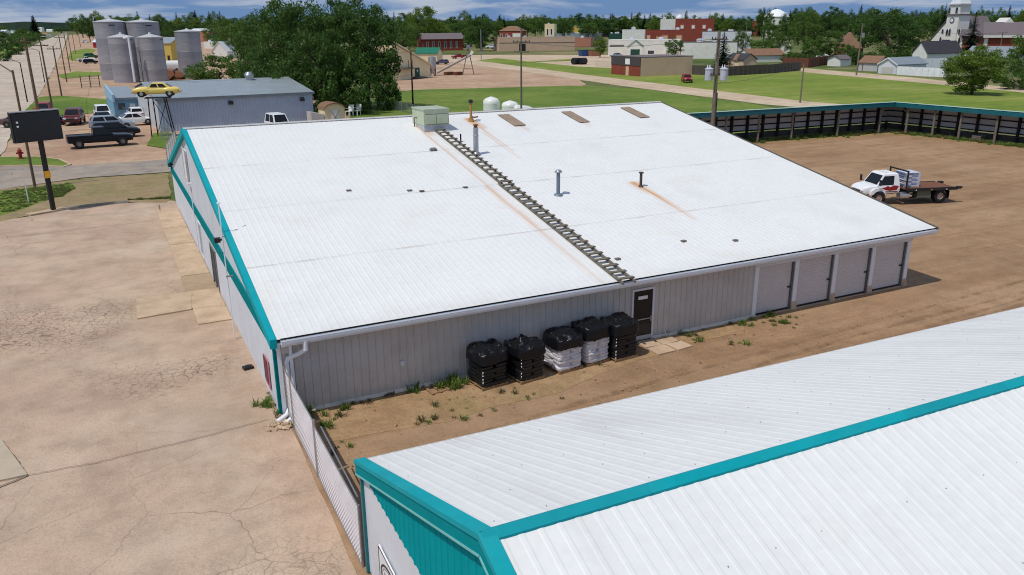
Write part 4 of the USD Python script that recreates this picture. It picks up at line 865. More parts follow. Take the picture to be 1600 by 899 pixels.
t = thing('vintage_car', 'yellow rounded vintage sedan with white wall tyres mounted high on a frame', 'vintage car', tuple(base + [0, 0, carz + .12]), ang, None, None, 1.12)
m = MB().mesh(loft([(-h, w * .62, .42, .62), (-h + .25, w * .8, .34, .84), (-h * .6, w * .9, .3, .98), (-h * .2, w * .94, .3, 1.02), (h * .3, w * .92, .3, 1.0), (h * .62, w * .8, .3, .97), (h * .88, w * .66, .34, .86), (h, w * .46, .42, .68)], .9, .7))
cab = [[x, s * y, z] for s in (-1, 1) for x, y, z in ((-1.75, .74, .98), (-1.2, .7, 1.3), (-.75, .62, 1.5), (-.2, .6, 1.56), (.35, .62, 1.5), (.62, .68, 1.3), (.95, .76, .98))]; m.hull(cab)
for s in (-1, 1):
    for (x, rx, rz2) in ((h * .58, .98, .42), (-h * .58, .95, .40)):
        b = ball(2); m.mesh(trimesh.Trimesh(b.vertices * [rx, .28, rz2 * .86] + [x, s * (w - .24), .70], b.faces))
part(t, 'body', m, YEL, smooth=45)
cs = lambda s: [[-1.30, s * .735, 1.06], [.72, s * .755, 1.06], [.45, s * .665, 1.42], [-.86, s * .66, 1.42]]
for s in (-1, 1):
    q = cs(s) if s < 0 else [cs(s)[k] for k in (1, 0, 3, 2)]
    for a, b in ((.05, .46), (.54, .95)): part(t, 'side_window', bquad(q, a, b, .05, .95, .03), M['glass_dark'])
    part(t, 'headlight', trimesh.Trimesh(ball(1).vertices * .12 + (h * .93, s * .62, .66), ball(1).faces), M['chrome'], smooth=True)
    part(t, 'tail_light', MB().obox((-h * .93, s * .66, .7), (.12, .16, .14)), M['red_paint'])
part(t, 'windscreen', bquad([[.93, -.68, 1.02], [.93, .68, 1.02], [.52, .58, 1.42], [.52, -.58, 1.42]], .06, .94, .05, .95, .05), M['glass_dark'])
part(t, 'rear_window', bquad([[-1.66, .5, 1.06], [-1.66, -.5, 1.06], [-1.0, -.48, 1.42], [-1.0, .48, 1.42]], .05, .95, .05, .95, .05), M['glass_dark'])
part(t, 'bumper', MB().box(h - .04, h + .08, -.7, .7, .42, .54), M['chrome']); part(t, 'bumper', MB().box(-h - .1, -h + .02, -.7, .7, .42, .54), M['chrome'])
wheels(t, (-h * .56, h * .6), W, .36, .2, M['trim_white'])

# --- flatbed truck on the yard
ra, fa = at(1467, 319), at(1371.5, 323); d = fa - ra; ang = math.atan2(d[1], d[0]); ux = d / np.linalg.norm(d); uy = np.array([-ux[1], ux[0], 0])
org = fa - uy * 0 - uy * 1.15; org[2] = .16
WB = np.linalg.norm(d)
t = thing('flatbed_truck', 'white cab flatbed truck with a rusty brown deck parked on the dirt yard', 'truck', tuple(org), ang)
TW = paint('truck_white', lin(234, 236, 238), .3)
m = MB().mesh(loft([(-1.75, 1.0, .85, 1.42), (-.2, 1.02, .8, 1.45), (.15, 1.0, .8, 1.5), (.75, .95, .8, 1.42), (1.15, .88, .72, 1.30), (1.3, .8, .72, 1.12)], .95, .86))
C = {(a, s, z): np.array([((-1.75, .22) if z == 0 else (-1.6, -.42))[a], s * (.99 if z == 0 else .84), 1.36 if z == 0 else 2.28]) for a in (0, 1) for s in (-1, 1) for z in (0, 1)}
m.hull(list(C.values()) + [np.array([x, s * .7, 2.36]) for s in (-1, 1) for x in (-1.5, -.6)])
for s in (-1, 1): m.hull([[x, s * y, z] for x, z in ((-.55, .75), (-.45, 1.12), (-.1, 1.28), (.35, 1.26), (.68, 1.05), (.72, .78)) for y in (.8, 1.12)])
part(t, 'cab', m, TW, smooth=28)
part(t, 'windscreen', bquad([C[1, -1, 0], C[1, 1, 0], C[1, 1, 1], C[1, -1, 1]], .06, .94, .1, .9, .015), M['glass_dark'])
part(t, 'rear_window', bquad([C[0, 1, 0], C[0, -1, 0], C[0, -1, 1], C[0, 1, 1]], .2, .8, .3, .8, .015), M['glass_dark'])
for s in (-1, 1):
    q = [C[0, s, 0], C[1, s, 0], C[1, s, 1], C[0, s, 1]] if s < 0 else [C[1, s, 0], C[0, s, 0], C[0, s, 1], C[1, s, 1]]
    part(t, 'side_window', bquad(q, *((.28, .93) if s < 0 else (.07, .72)), .12, .86, .015), M['glass_dark'])
    dr = part(t, 'door_panel', MB().box(-1.6, -.35, s * 1.012 if s > 0 else -1.03, 1.03 if s > 0 else -1.012, .92, 1.38), TW)
    sh = np.array([(-1.62, 1.40), (-1.5, 1.08), (-.9, 1.02), (-.45, 1.12), (-.2, 1.26), (-.5, 1.30), (-.7, 1.42), (-.9, 1.30), (-1.2, 1.44)]); part(dr, 'red_emblem', MB().prism(Polygon(sh), -1.04 if s > 0 else 1.034, -1.034 if s > 0 else 1.04, xz), M['red_paint'])
    part(dr, 'stripe', MB().box(-1.58, -.4, s * 1.034 if s > 0 else -1.04, 1.04 if s > 0 else -1.034, .93, .99), mat('truck_stripe', lin(80, 24, 28), .4))
    part(t, 'mirror', MB().box(.12, .2, s * 1.32 - .1, s * 1.32 + .1, 1.5, 1.95).bar((.1, s * 1.0, 1.55), (.16, s * 1.3, 1.6), .03), M['dark_metal'])
    part(t, 'headlight', MB().box(1.1, 1.3, s * .72 - .12, s * .72 + .12, .92, 1.06), M['chrome'])
    part(t, 'step_tank', MB().cyl((-2.55, s * .95, .62), (-1.75, s * .95, .62), .27, n=14), M['chrome'], smooth=40)
    part(t, 'step', MB().box(-3.05, -2.7, s * 1.0 - .18, s * 1.0 + .18, .4, .46).box(-3.05, -2.7, s * 1.0 - .18, s * 1.0 + .18, .66, .72).box(-3.07, -3.03, s * 1.0 - .18, s * 1.0 + .18, .4, 1.0), M['black'])
    part(t, 'toolbox', MB().box(-4.35, -3.2, s * .95 - .22, s * .95 + .22, .42, 1.0), mat('olive_box', lin(92, 96, 80), .6))
    part(t, 'mudflap', MB().box(-WB - .75, -WB - .72, s * .95 - .22, s * .95 + .22, .25, .9), M['black'])
for k in range(4): part(t, 'clearance_light', MB().box(-.75, -.63, -.6 + k * .4 - .04, -.6 + k * .4 + .04, 2.36, 2.40), M['amber'])
part(t, 'grille', MB().box(1.26, 1.32, -.55, .55, .82, 1.08), M['black']); part(t, 'bumper', MB().box(1.3, 1.42, -1.0, 1.0, .5, .72), M['chrome'])
part(t, 'chassis', MB().box(-WB - 1.1, .8, -.45, -.3, .7, .95).box(-WB - 1.1, .8, .3, .45, .7, .95).box(-WB - .1, -WB + .1, -1, 1, .4, .6), M['black'])
DE = -WB - 1.15
dk = part(t, 'deck', MB().box(DE, -2.2, -1.22, 1.22, 1.06, 1.14), M['deck_rust'])
for s in (-1, 1): part(dk, 'side_rail', MB().box(DE, -2.2, s * 1.25 - .03, s * 1.25 + .03, .96, 1.2), M['dark_metal'])
for k in range(7): part(dk, 'plank', MB().box(DE + .02, -2.25, -1.2 + k * .343, -1.2 + k * .343 + .325, 1.14, 1.165), M['deck_rust'])
for k in range(4):
    for s in (-1, 1): part(dk, 'marker', MB().obox((-3.0 - k * 1.3, s * 1.29, 1.04), (.08, .03, .07)), M['label'] if k % 2 == 0 else M['amber'])
part(t, 'tail_beam', MB().box(DE - .25, DE, -1.2, 1.2, .95, 1.1).box(DE - .6, DE - .2, -1.25, -1.0, 1.02, 1.2).box(DE - .6, DE - .2, 1.0, 1.25, 1.02, 1.2), M['dark_metal'])
part(t, 'headache_rack', MB().bar((-2.2, -1.15, 1.1), (-2.2, -1.15, 2.5), .1).bar((-2.2, 1.15, 1.1), (-2.2, 1.15, 2.5), .1).bar((-2.2, -1.2, 2.5), (-2.2, 1.2, 2.5), .1).bar((-2.2, -1.15, 1.7), (-2.2, 1.15, 1.7), .06), M['wind_stud'])
wheels(t, (-WB, 0), 2.3, .48, .3, mat('hub_cream', lin(222, 196, 180), .5))
wheels(t, (-WB,), 1.72, .48, .26)
c = org + ux * -3.0; lx = thing('wrapped_load', 'stack of white and blue wrapped packs on the truck deck behind the cab', 'load', (c[0], c[1], org[2] + 1.17), ang)
for k in range(7):
    for j in range(2):
        part(lx, 'pack', MB().hull([[x, y, z] for x in ((-.58, -.02) if j == 0 else (.02, .58)) for y in (-.58, .58) for z in (.02 + k * .155, .15 + k * .155)] + [[(-.62 if j == 0 else .0), y, .085 + k * .155] for y in (-.5, .5)] + [[(0 if j == 0 else .62), y, .085 + k * .155] for y in (-.5, .5)]), mat('pack_blue', lin(150, 166, 206), .4, var=.4, scale=9.) if (k + j) % 2 else M['bag_white'])
part(lx, 'top_sheet', MB().hull([[x, y, z] for x in (-.62, .62) for y in (-.62, .62) for z in (1.10, 1.13)] + [[x, y, 1.17] for x in (-.5, .5) for y in (-.5, .5)]), mat('load_wrap', lin(196, 202, 216), .35)); [part(lx, 'corner_wrap', MB().box(a * .57 - .07, a * .57 + .07, b * .57 - .07, b * .57 + .07, 0, 1.1), mat('load_wrap', (0, 0, 0))) for a in (-1, 1) for b in (-1, 1)]

# ================================================================ poles, lamps, sign, hydrant
def pole(name, label, px, top, r=.17, arms=(), m='pole_wood', lean=(0, 0), group=None, extra=None):
    b = at(*px); h = hgt(b, top); t = thing(name, label, 'utility pole', tuple(b), 0, group)
    tip = np.array([lean[0], lean[1], h]); part(t, 'shaft', MB().cyl((0, 0, -.3), tip, r, r * .65, 10), M[m], smooth=50)
    for (dz, L, a) in arms:
        v = np.array([math.cos(a), math.sin(a), 0]) * L / 2; c = tip - [0, 0, dz]; ar = part(t, 'crossarm', MB().bar(c - v + [0, -.12, 0], c + v + [0, -.12, 0], .12, .15), M[m])
        for s in (-.92, -.5, .5, .92): part(ar, 'insulator', MB().cyl(c + v * s + [0, -.12, .07], c + v * s + [0, -.12, .28], .055, .04, 6), M['dark_metal'])
    if extra: extra(t, tip, h)
    return t, b + tip
def transf(t, tip, h):
    for s in (-1, 1):
        c = np.array([s * .72, -.36 * s, h * .60]); q = part(t, 'transformer', MB().lathe([(0, 0), (.38, 0), (.42, .06), (.42, 1.15), (.46, 1.17), (.46, 1.26), (.25, 1.36), (0, 1.38)], 18, c), mat('transformer_grey', lin(190, 196, 204), .45), smooth=35)
        for k in (-1, 1): part(q, 'bushing', MB().lathe([(0, 0), (.07, 0), (.05, .3), (0, .32)], 8, c + [k * .16, .1, 1.34]), M['trim_white'])
        part(q, 'bracket', MB().bar(c + [0, 0, .7], (0, 0, h * .60 + .7), .1), M['dark_metal'])
    part(t, 'conduit', MB().cyl((.24, -.1, 0), (.24, -.1, h * .5), .07), M['dark_metal'])
_, PA = pole('utility_pole', 'grey pole carrying two big transformers at the far corner of the white roof', (1110.5, 238), 48, .26, [(.9, 2.6, .2), (h_ := 4.6, 2.2, .2)], 'old_wood', extra=transf)
_, PB = pole('utility_pole', 'grey pole rising behind the roof ridge, beside the white tanks', (814.5, 184), 44, .18, [(2.0, 2.6, -.4), (3.5, 2.2, -.4)], 'old_wood')
_, PC = pole('utility_pole', 'dark brown pole right of the big dark trees, before the slanted shed', (645.5, 166), 80, .17, [], 'pole_dark')
def oneTr(t, tip, h): part(t, 'transformer', MB().lathe([(0, 0), (.4, 0), (.42, 1.1), (.2, 1.3), (0, 1.3)], 14, (.5, -.2, h * .72)), M['steel'], smooth=35)
_, PD = pole('utility_pole', 'tall leaning pole between the white shed and the brown roofed garage', (1338, 118), 36, .24, [(.5, 2.6, .6)], 'old_wood', extra=oneTr)
_, PE = pole('utility_pole', 'bare post standing in the mown field right of the dark board fence', (1250, 161), 99, .16, [], 'old_wood')
_, PF = pole('utility_pole', 'slim pole in front of the bluish garage roof below the church', (1559, 97), 50, .22, [(.4, 3.6, -.3)], 'old_wood')
_, PG = pole('utility_pole', 'thin pole at the right of the spruce beside the flat white hall', (1163, 86), 32, .22, [(.4, 2.4, .1)], 'old_wood')
_, PH = pole('utility_pole', 'pale pole beside the white hall, right of the thin dark one', (1152, 88), 38, .2, [], 'pole_dark')
pole('utility_pole', 'pole topped with one lamp in front of the leafy tree by the brick station', (752, 94), 46, .2, [], 'steel')
pole('utility_pole', 'mast behind the brick station roof', (668, 60), 14, .2, [], 'old_wood')
lp = [((66, 208), 58, .24, 'thick brown pole rising behind the black sign panel'), ((81.5, 168), 66, .19, 'second brown street pole, planted in the dark green lawn'), ((96.5, 151), 72, .18, 'third brown street pole at the far edge of the lawn'),
      ((104.5, 129), 55, .17, 'street pole left of the low metal gate'), ((110, 112), 52, .18, 'street pole past the gate, at the second strip of grass'), ((113, 96), 50, .2, 'street pole at the yellowish corner of the far lawn'), ((118, 84), 48, .2, 'far street pole before the far green car'), ((126, 74), 46, .22, 'farthest street pole, near the red roofed shed')]
TOPS = []
for p, top, r, lab in lp: TOPS.append(pole('utility_pole', lab, p, top, r, [(.6, 2.4, .1)], 'pole_wood', group='poles along the main street')[1])
def lamp(label, px, top, m, arm):
    b = at(*px); h = hgt(b, top); t = thing('street_lamp', label, 'street lamp', tuple(b)); part(t, 'pole', MB().cyl((0, 0, -.2), (0, 0, h * .92), .13, .09), M[m], smooth=50)
    a = np.array([math.cos(arm), math.sin(arm), 0]); pts = [np.array([0, 0, h * .90]) + a * s * 2.4 + np.array([0, 0, h * .1 * math.sin(s * 1.6)]) for s in np.linspace(0, 1, 6)]
    part(t, 'arm', MB().tube(pts, .05, 6), M[m]); part(t, 'lamp_head', MB().hull(pts[-1] + np.array([[x, y, z] for x in (-.1, .6) for y in (-.14, .14) for z in (-.05, .09)]) @ np.array([[a[0], a[1], 0], [-a[1], a[0], 0], [0, 0, 1]])), M['steel'])
lamp('street lamp on a pale wooden pole in the left foreground verge', (55, 294), 93, 'pole_wood', 2.6)
lamp('slim street lamp with a curved arm at the tip of the dark lawn', (43, 160), 92, 'dark_metal', 2.9)
lamp('slim curved street lamp beside the main street, left of the pole row', (70, 129), 75, 'dark_metal', 2.9)
b = at(300.5, 123); h = hgt(b, 70)
t = thing('yard_light', 'thin dark yard light standing before the right hand silo', 'light pole', tuple(at(289, 123))); h = hgt(at(289, 123), 70); part(t, 'pole', MB().cyl((0, 0, 0), (0, 0, h), .1), M['dark_metal']); part(t, 'head', MB().box(-.5, .5, -.2, .2, h - .2, h + .05), M['dark_metal'])
# black display sign
b = at(84, 331); h0, h1 = hgt(b, 222), hgt(b, 178)
t = thing('display_sign', 'black blank display panel on a dark post at the edge of the paved lot', 'sign', tuple(b), .43)
part(t, 'post', MB().box(-.15, .15, -.14, .14, 0, h1 - .3), mat('sign_post', lin(38, 32, 28), .7))
sw = 2.0 * 66 / 2 * mpp(b) * .5 * 1.0
pn = part(t, 'panel', MB().box(-sw - .12, sw - .12, -.42, -.15, h0 + .12, h1 + .15), mat('panel_black', (.006, .006, .007), .45, var=.2))
part(pn, 'case', MB().box(-sw - .17, sw - .07, -.15, .25, h0 + .08, h1 + .2), M['dark_metal']); part(pn, 'top_edge', MB().box(-sw - .17, sw - .07, -.42, .25, h1 + .2, h1 + .26), mat('sign_edge', lin(150, 146, 150), .5))
for z in (.55, .85): part(pn, 'chip', MB().box(-sw + .05, -sw + .2, -.43, -.42, h1 - z, h1 - z + .12), M['label'])
part(t, 'tag', MB().box(-.22, .22, -.17, -.141, hgt(b, 278), hgt(b, 267)), M['amber'])
part(t, 'footing', MB().obox((-.15, .05, .06), (3.4, .75, .2), .05), M['concrete'])
# hydrant
b = at(33, 250); b[2] = .13; t = thing('fire_hydrant', 'red fire hydrant on the small grass island', 'hydrant', tuple(b), 0, None, None, 1.35)
part(t, 'barrel', MB().lathe([(0, 0), (.2, 0), (.2, .06), (.13, .08), (.13, .55), (.18, .57), (.18, .62), (.12, .75), (.05, .8), (.05, .86), (0, .86)], 14), M['red_paint'], smooth=35)
for a, b_ in (((-.26, 0, .45), (.26, 0, .45)), ((0, -.24, .4), (0, 0, .4))): part(t, 'nozzle', MB().cyl(a, b_, .075, n=8), M['red_paint'])
t = thing('marker_stake', 'thin white marker stake in the grass left of the sign', 'stake', tuple(at(45, 318))); part(t, 'stake', MB().box(-.04, .04, -.03, .03, 0, 1.7), M['trim_white'])
b = at(150, 322); t = thing('kerb_stop', 'low concrete kerb stop at the end of the paved lot', 'kerb stop', tuple(b), .05); part(t, 'beam', MB().hull([[x, y, z] for x in (-2.4, 2.4) for y, z in ((-.15, 0), (.15, 0), (-.09, .2), (.09, .2))]), mat('kerb_dark', lin(150, 140, 126), .9))
b = at(388, 578); t = thing('rubber_block', 'small black block lying beside the gable wall', 'block', tuple(b), .2); part(t, 'body', MB().hull([[x, y, z] for x in (-.2, .2) for y in (-.14, .14) for z in (0.02, .16)] + [[0, 0, .24]]), M['black'])
# ================================================================ overhead wires
def wire(label, a, b, sag, r=.02):
    a, b = np.asarray(a, float), np.asarray(b, float); pts = [a + (b - a) * s - [0, 0, sag * 4 * s * (1 - s)] for s in np.linspace(0, 1, 15)]
    single('overhead_wire', MB().tube(pts, r, 4), M['wire'], label, 'wire')
M['wire'] = mat('wire', (.05, .05, .055), .6)
for i in range(len(TOPS) - 1): wire(f'power line sagging between {["the brown pole behind the sign and the lawn pole", "the two poles planted in the lawn", "the lawn edge pole and the gate pole", "the gate pole and the next one up the street", "two far poles past the second grass strip", "two far poles near the green car", "the last two poles up the street"][i]}', TOPS[i], TOPS[i + 1], .5, .03)
wire('upper wire from the brown pole by the slanted shed across the dark trees', PC, at(385, 166) + [0, 0, hgt(at(385, 166), 100)], .6)
wire('lower wire crossing the dark trees at mid height', PC - [0, 0, 4], at(470, 170) + [0, 0, hgt(at(470, 170), 138)], .4)
wire('line from the transformer pole to the pole behind the ridge', PA - [0, 0, .8], PB - [0, 0, 2], .8)
wire('line from the transformer pole to the post in the field', PA - [0, 0, 5.5], PE, .6)
wire('line from the pole behind the ridge back to the brown pole', PB - [0, 0, 3.4], PC, .6)
wire('line running from the leaning pole to the slim pole below the church', PD - [0, 0, .5], PF - [0, 0, .4], 1.0, .03)
# ================================================================ shelter fence round the yard (roofed windbreak)
def shelter(label, F0, F1, ends, ends_b, top_py_at):
    d = F1 - F0; L = np.linalg.norm(d); ang = math.atan2(d[1], d[0]); hf = top_py_at; D = 3.0
    t = thing('shelter_fence', label, 'windbreak', tuple(F0), ang)
    e0, e1 = ends; x0, x1 = -e0, L + e1; xb0, xb1 = -ends_b[0], L + ends_b[1]
    part(t, 'roof', MB().hull([[x, y, z] for xs, y, z in (((x0, x1), -.5, hf), ((x0, x1), -.5, hf + .06), ((xb0, xb1), D + .2, hf - .55), ((xb0, xb1), D + .2, hf - .49)) for x in xs]), M['teal_dark'])
    part(t, 'fascia', MB().box(x0, x1, -.58, -.501, hf - .5, hf + .04), mat('fascia_teal', lin(20, 96, 106), .5, var=.15)); part(t, 'flashing', MB().box(x0, x1, -.62, -.3, hf + .062, hf + .11), mat('flashing_mint', lin(190, 226, 216), .45))
    n = int((xb1 - xb0) / 2.3); w = (xb1 - xb0) / n
    for k in range(n):
        a = xb0 + k * w
        part(t, 'panel', MB().box(a + .03, a + w - .03, D, D + .05, .95 + .06 * ((k * 5) % 3), hf - .58), M['wind_panel'])
        part(t, 'stud', MB().box(a - .13, a + .13, D - .3, D - .001, 0, hf - .6), M['wind_stud'])
    for z in (1.05, 1.75, 2.5, 3.2):
        if z < hf - .6: part(t, 'girt', MB().box(xb0, xb1, D - .14, D - .002, z - .07, z + .07), M['wind_stud'])
    part(t, 'bottom_board', MB().box(xb0, xb1, D + .2, D + .25, .05, .8), M['dark_fence'])
    return t, L, hf
def isect(p, d, q, e):
    t_ = np.linalg.solve(np.array([d[:2], -e[:2]]).T, (q - p)[:2]); return t_
_d, _e = nrm(FL1 - FL0), nrm(FE - FR0); _nd, _ne = np.array([-_d[1], _d[0], 0]), np.array([-_e[1], _e[0], 0])
(fa_, fb_), (ba_, bb_) = isect(FL0 - .5 * _nd, _d, FR0 - .5 * _ne, _e), isect(FL0 + 3.2 * _nd, _d, FR0 + 3.2 * _ne, _e); _LL = np.linalg.norm(FL1 - FL0)
hL = hgt(FL1, 161.0)
t, L, hf = shelter('left wing of the teal roofed shelter fence, running behind the white roof', FL0, FL1, (16, fa_ - _LL), (16, ba_ - _LL), hL)
for px, py in ((1131, 227), (1184, 223.5), (1239, 220), (1307, 214), (1371, 209)):
    b = at(px, py); q = b - FL0; u = (FL1 - FL0) / L; x = q @ u
    part(t, 'front_post', MB().cyl((x, -.1, 0), (x, -.1, hf - .05), .15, .12, 8), M['old_wood'])
x = L; part(t, 'knee_brace', MB().bar((x, -.1, hf - 1.3), (x + 1.3, -.1, hf - .2), .12), M['old_wood'])
hR = hgt(FR0, 161.5)
t, L, hf = shelter('right wing of the teal roofed shelter fence, running out of the picture', FR0, FE, (-fb_, 4), (-bb_, 4), hL - .02)
for px, py in ((1415, 210), (1450, 215.5), (1492, 220), (1547, 226.5), (1606, 233)):
    b = at(px, py); q = b - FR0; u = (FE - FR0) / L; x = q @ u
    part(t, 'front_post', MB().cyl((x, -.1, 0), (x, -.1, hf - .05), .15, .12, 8), M['old_wood'])
part(t, 'knee_brace', MB().bar((0, -.1, hf - 1.3), (-1.3, -.1, hf - .2), .12), M['old_wood'])
t = thing('crate', 'weathered crate at the foot of the shelter fence, near the right edge', 'crate', tuple(at(1528, 220) + (FL1 - FL0) * 0), .3)
for k in range(4): part(t, 'board', MB().box(-.9, .9, -.5, .5, .05 + .16 * k, .17 + .16 * k), M['old_wood'])

# ================================================================ houses and halls
def house(name, label, pA, pB, top, depth, roof='gable_x', rise=1.5, wall='cream', rm='shingle_brown', wins=(), doors=(), over=.35, cat='building', sidewins=(), parapet=None, trim=None, h=None, base=None):
    A, B = (at(*pA), at(*pB)) if base is None else base
    d = B - A; L = np.linalg.norm(d[:2]); ang = math.atan2(d[1], d[0]); h = hgt(A, top) if h is None else h
    t = thing(name, label, cat, tuple(A), ang); D = depth; w = M[wall] if isinstance(wall, str) else wall; r = M[rm]
    b = MB().box(0, L, 0, D, -.2, h)
    if roof == 'gable_x': b.prism(Polygon([(0, h), (D, h), (D / 2, h + rise)]), 0, L, yz)
    if roof == 'gable_y': b.prism(Polygon([(0, h), (L, h), (L / 2, h + rise)]), -D, 0, xz)
    part(t, 'wall', b, w)
    th = .16; o = over
    if roof == 'gable_x':
        s = rise / (D / 2)
        for y0, y1, z0, z1 in ((-o, D / 2, h - o * s, h + rise), (D / 2, D + o, h + rise, h - o * s)): part(t, 'roof', MB().hull([[x, y, z + k] for x in (-o, L + o) for y, z in ((y0, z0), (y1, z1)) for k in (.03, .03 + th)]), r)
    elif roof == 'gable_y':
        s = rise / (L / 2)
        for x0, x1, z0, z1 in ((-o, L / 2, h - o * s, h + rise), (L / 2, L + o, h + rise, h - o * s)): part(t, 'roof', MB().hull([[x, y, z + k] for y in (-o, D + o) for x, z in ((x0, z0), (x1, z1)) for k in (.03, .03 + th)]), r)
    elif roof == 'hip':
        i = min(L, D) * .5 * .96; R = [[i, D / 2, h + rise], [L - i, D / 2, h + rise]] if L > D else [[L / 2, i, h + rise], [L / 2, D - i, h + rise]]
        part(t, 'roof', MB().hull([[x, y, h + .01 + k] for x in (-o, L + o) for y in (-o, D + o) for k in (0, .12)] + R), r)
    elif roof == 'shed': part(t, 'roof', MB().hull([[x, y, z + k] for x in (-o, L + o) for y, z in ((-o, h), (D + o, h + rise)) for k in (.02, .18)]), r)
    else:
        part(t, 'roof', MB().box(.1, L - .1, .1, D - .1, h, h + .03), r)
        q = RS(int(L * 100) % 1000)
        for _ in range(3 if L > 12 else 1): ux_, uy_, us_ = q.uniform(.15, .8) * L, q.uniform(.2, .75) * D, q.uniform(.5, 1.1); part(t, 'roof_unit', MB().box(ux_ - us_, ux_ + us_, uy_ - us_ * .7, uy_ + us_ * .7, h + .03, h + .4 + us_).box(ux_ - us_ * .5, ux_ + us_ * .5, uy_ - us_ * .4, uy_ + us_ * .4, h + .4 + us_, h + .6 + us_), M['siding_light'])
        p = parapet or .3; pm = M[trim] if trim else w
        for bx in ((0, L, -.02, .2), (0, L, D - .2, D + .02), (-.02, .2, .2, D - .2), (L - .2, L + .02, .2, D - .2)): part(t, 'parapet', MB().box(*bx, h, h + p), pm)
    if trim and roof != 'flat': part(t, 'trim', MB().box(-o, L + o, -o - .04, -o, h - .25 - (rise * 2 / D * o if roof == 'gable_x' else 0), h + .02 - (rise * 2 / D * o if roof == 'gable_x' else 0)) if roof != 'gable_y' else MB().hull([[L / 2 + s * (L / 2 + o), y, h + z - rise / (L / 2) * o] for s in (-1,) for y in (-o - .05, -o) for z in (-.1, .2)] + [[L / 2, y, h + rise + z] for y in (-o - .05, -o) for z in (-.1, .2)]), M[trim])
    if trim and roof == 'gable_y': part(t, 'trim', MB().hull([[L + o, y, h + z - rise / (L / 2) * o] for y in (-o - .05, -o) for z in (-.1, .2)] + [[L / 2, y, h + rise + z] for y in (-o - .05, -o) for z in (-.1, .2)]), M[trim])
    for (fx, fz, fw, fh, *mm) in wins:                                # in fractions of the front
        x, z, ww, wh = fx * L, fz * h, fw * L, fh * h
        f = part(t, 'window', MB().box(x, x + ww, -.07, .0, z, z + wh), M[mm[1]] if len(mm) > 1 else M['trim_white']); q = min(ww, wh) * .14
        part(f, 'pane', MB().box(x + q, x + ww - q, -.10, -.071, z + q, z + wh - q), M[mm[0]] if mm else M['glass_blue'])
    for (fy, fz, fw, fh) in sidewins:
        y, z, ww, wh = fy * D, fz * h, fw * D, fh * h
        f = part(t, 'window', MB().box(-.07, .0, y, y + ww, z, z + wh), M['trim_white']); q = min(ww, wh) * .14
        part(f, 'pane', MB().box(-.1, -.071, y + q, y + ww - q, z + q, z + wh - q), M['glass_blue'])
    for (fx, fw, fh, m) in doors: part(t, 'door', MB().box(fx * L, (fx + fw) * L, -.09, .0, 0, fh * h), M[m])
    return t, L, h, ang, A
# --- car yard: blue shop front and the long blue grey shed
SA, SB_ = at(252, 207), at(252, 207); sd = np.array([math.cos(.06), math.sin(.06), 0]); SL_ = 21.4; SA[2] = 0; hS = hgt(SA, 156)
t = thing('metal_shed', 'long blue grey ribbed metal shed behind the white roof, left of the dark trees', 'building', tuple(SA), .06)
fs = lambda u, v, o: np.stack([u, -o, v], -1)
rib_part(t, 'front_wall', M['shed_wall'], 0, SL_, .42, .05, fs, lambda u: 0., lambda u: hS, 1, prof)
part(t, 'end_wall', MB().box(0, .1, .06, 26, 0, hS + .2).box(SL_ - .1, SL_, .06, 26, 0, hS).box(0, SL_, 25.9, 26, 0, hS).prism(Polygon([(.06, hS), (26, hS), (13, hS + 1.35)]), 0, .1, yz), mat('shed_end', lin(196, 198, 200), .5))
P, F, U, V = ribbed(-.3, SL_ + .3, .6, .05, lambda u, v, o: np.stack([u, v, hS + .12 + np.minimum(v + .3, 26.3 - v) * .11 + o], -1), lambda u: -.3, lambda u: 13, 1, prof); part(t, 'roof_sheet', (P, F), M['shed_roof'])
P, F, U, V = ribbed(-.3, SL_ + .3, .6, .05, lambda u, v, o: np.stack([u, v, hS + .12 + np.minimum(v + .3, 26.3 - v) * .11 + o], -1), lambda u: 13, lambda u: 26.3, 1, prof); part(t, 'roof_sheet', (P, F), M['shed_roof'])
part(t, 'fascia', MB().box(-.3, SL_ + .3, -.36, -.3, hS - .15, hS + .14), mat('shed_fascia', lin(112, 122, 132), .5)); part(t, 'ridge_cap', MB().hull([[x, y, hS + .12 + z] for x in (-.3, SL_ + .3) for y, z in ((12.4, 1.42), (13, 1.54), (13.6, 1.42))]), mat('shed_ridge', lin(150, 158, 162), .4))
for x in (9.6, 19.8): part(t, 'wall_lamp', MB().hull([[x + a, y, hS - .9 + z] for a in (-.3, .3) for y, z in ((-.05, .3), (-.05, -.2), (-.5, -.2), (-.5, .1))]), M['dark_metal'])
v = part(t, 'turbine_vent', MB().lathe([(.0, 0), (.55, 0), (.6, .35), (.75, .8), (.5, 1.25), (0, 1.3)], 14, (15.2, 12.0, hS + 1.4)), M['steel'], smooth=40)
t2 = thing('shop', 'low pale blue shop with a grey metal roof behind the parked cars', 'building', tuple(at(181, 184)), .06); hb = hgt(at(181, 184), 155)
part(t2, 'wall', MB().box(0, 3.7, 0, 14, 0, hb), M['blue_wall']); part(t2, 'roof', MB().hull([[x, y, z] for x in (.25, 3.75) for y, z in ((-.4, hb + .02), (-.4, hb + .15), (14, hb + 1.0), (14, hb + 1.1))]), M['shed_roof']); part(t2, 'side_parapet', MB().hull([[x, y, z] for x in (-.1, .2) for y, z in ((-.5, hb - .5), (-.5, hb + .7), (14, hb - .5), (14, hb + 1.6))]), mat('blue_pale', lin(150, 186, 208), .6))
part(t2, 'fascia', MB().box(.25, 3.75, -.46, -.401, hb - .2, hb + .16), mat('shed_fascia', (0, 0, 0))); part(t2, 'window', MB().box(.6, 1.6, -.03, .0, 1.2, 2.2), M['glass_blue']); part(t2, 'door', MB().box(2.3, 3.1, -.03, .0, 0, 2.1), M['siding_light'])
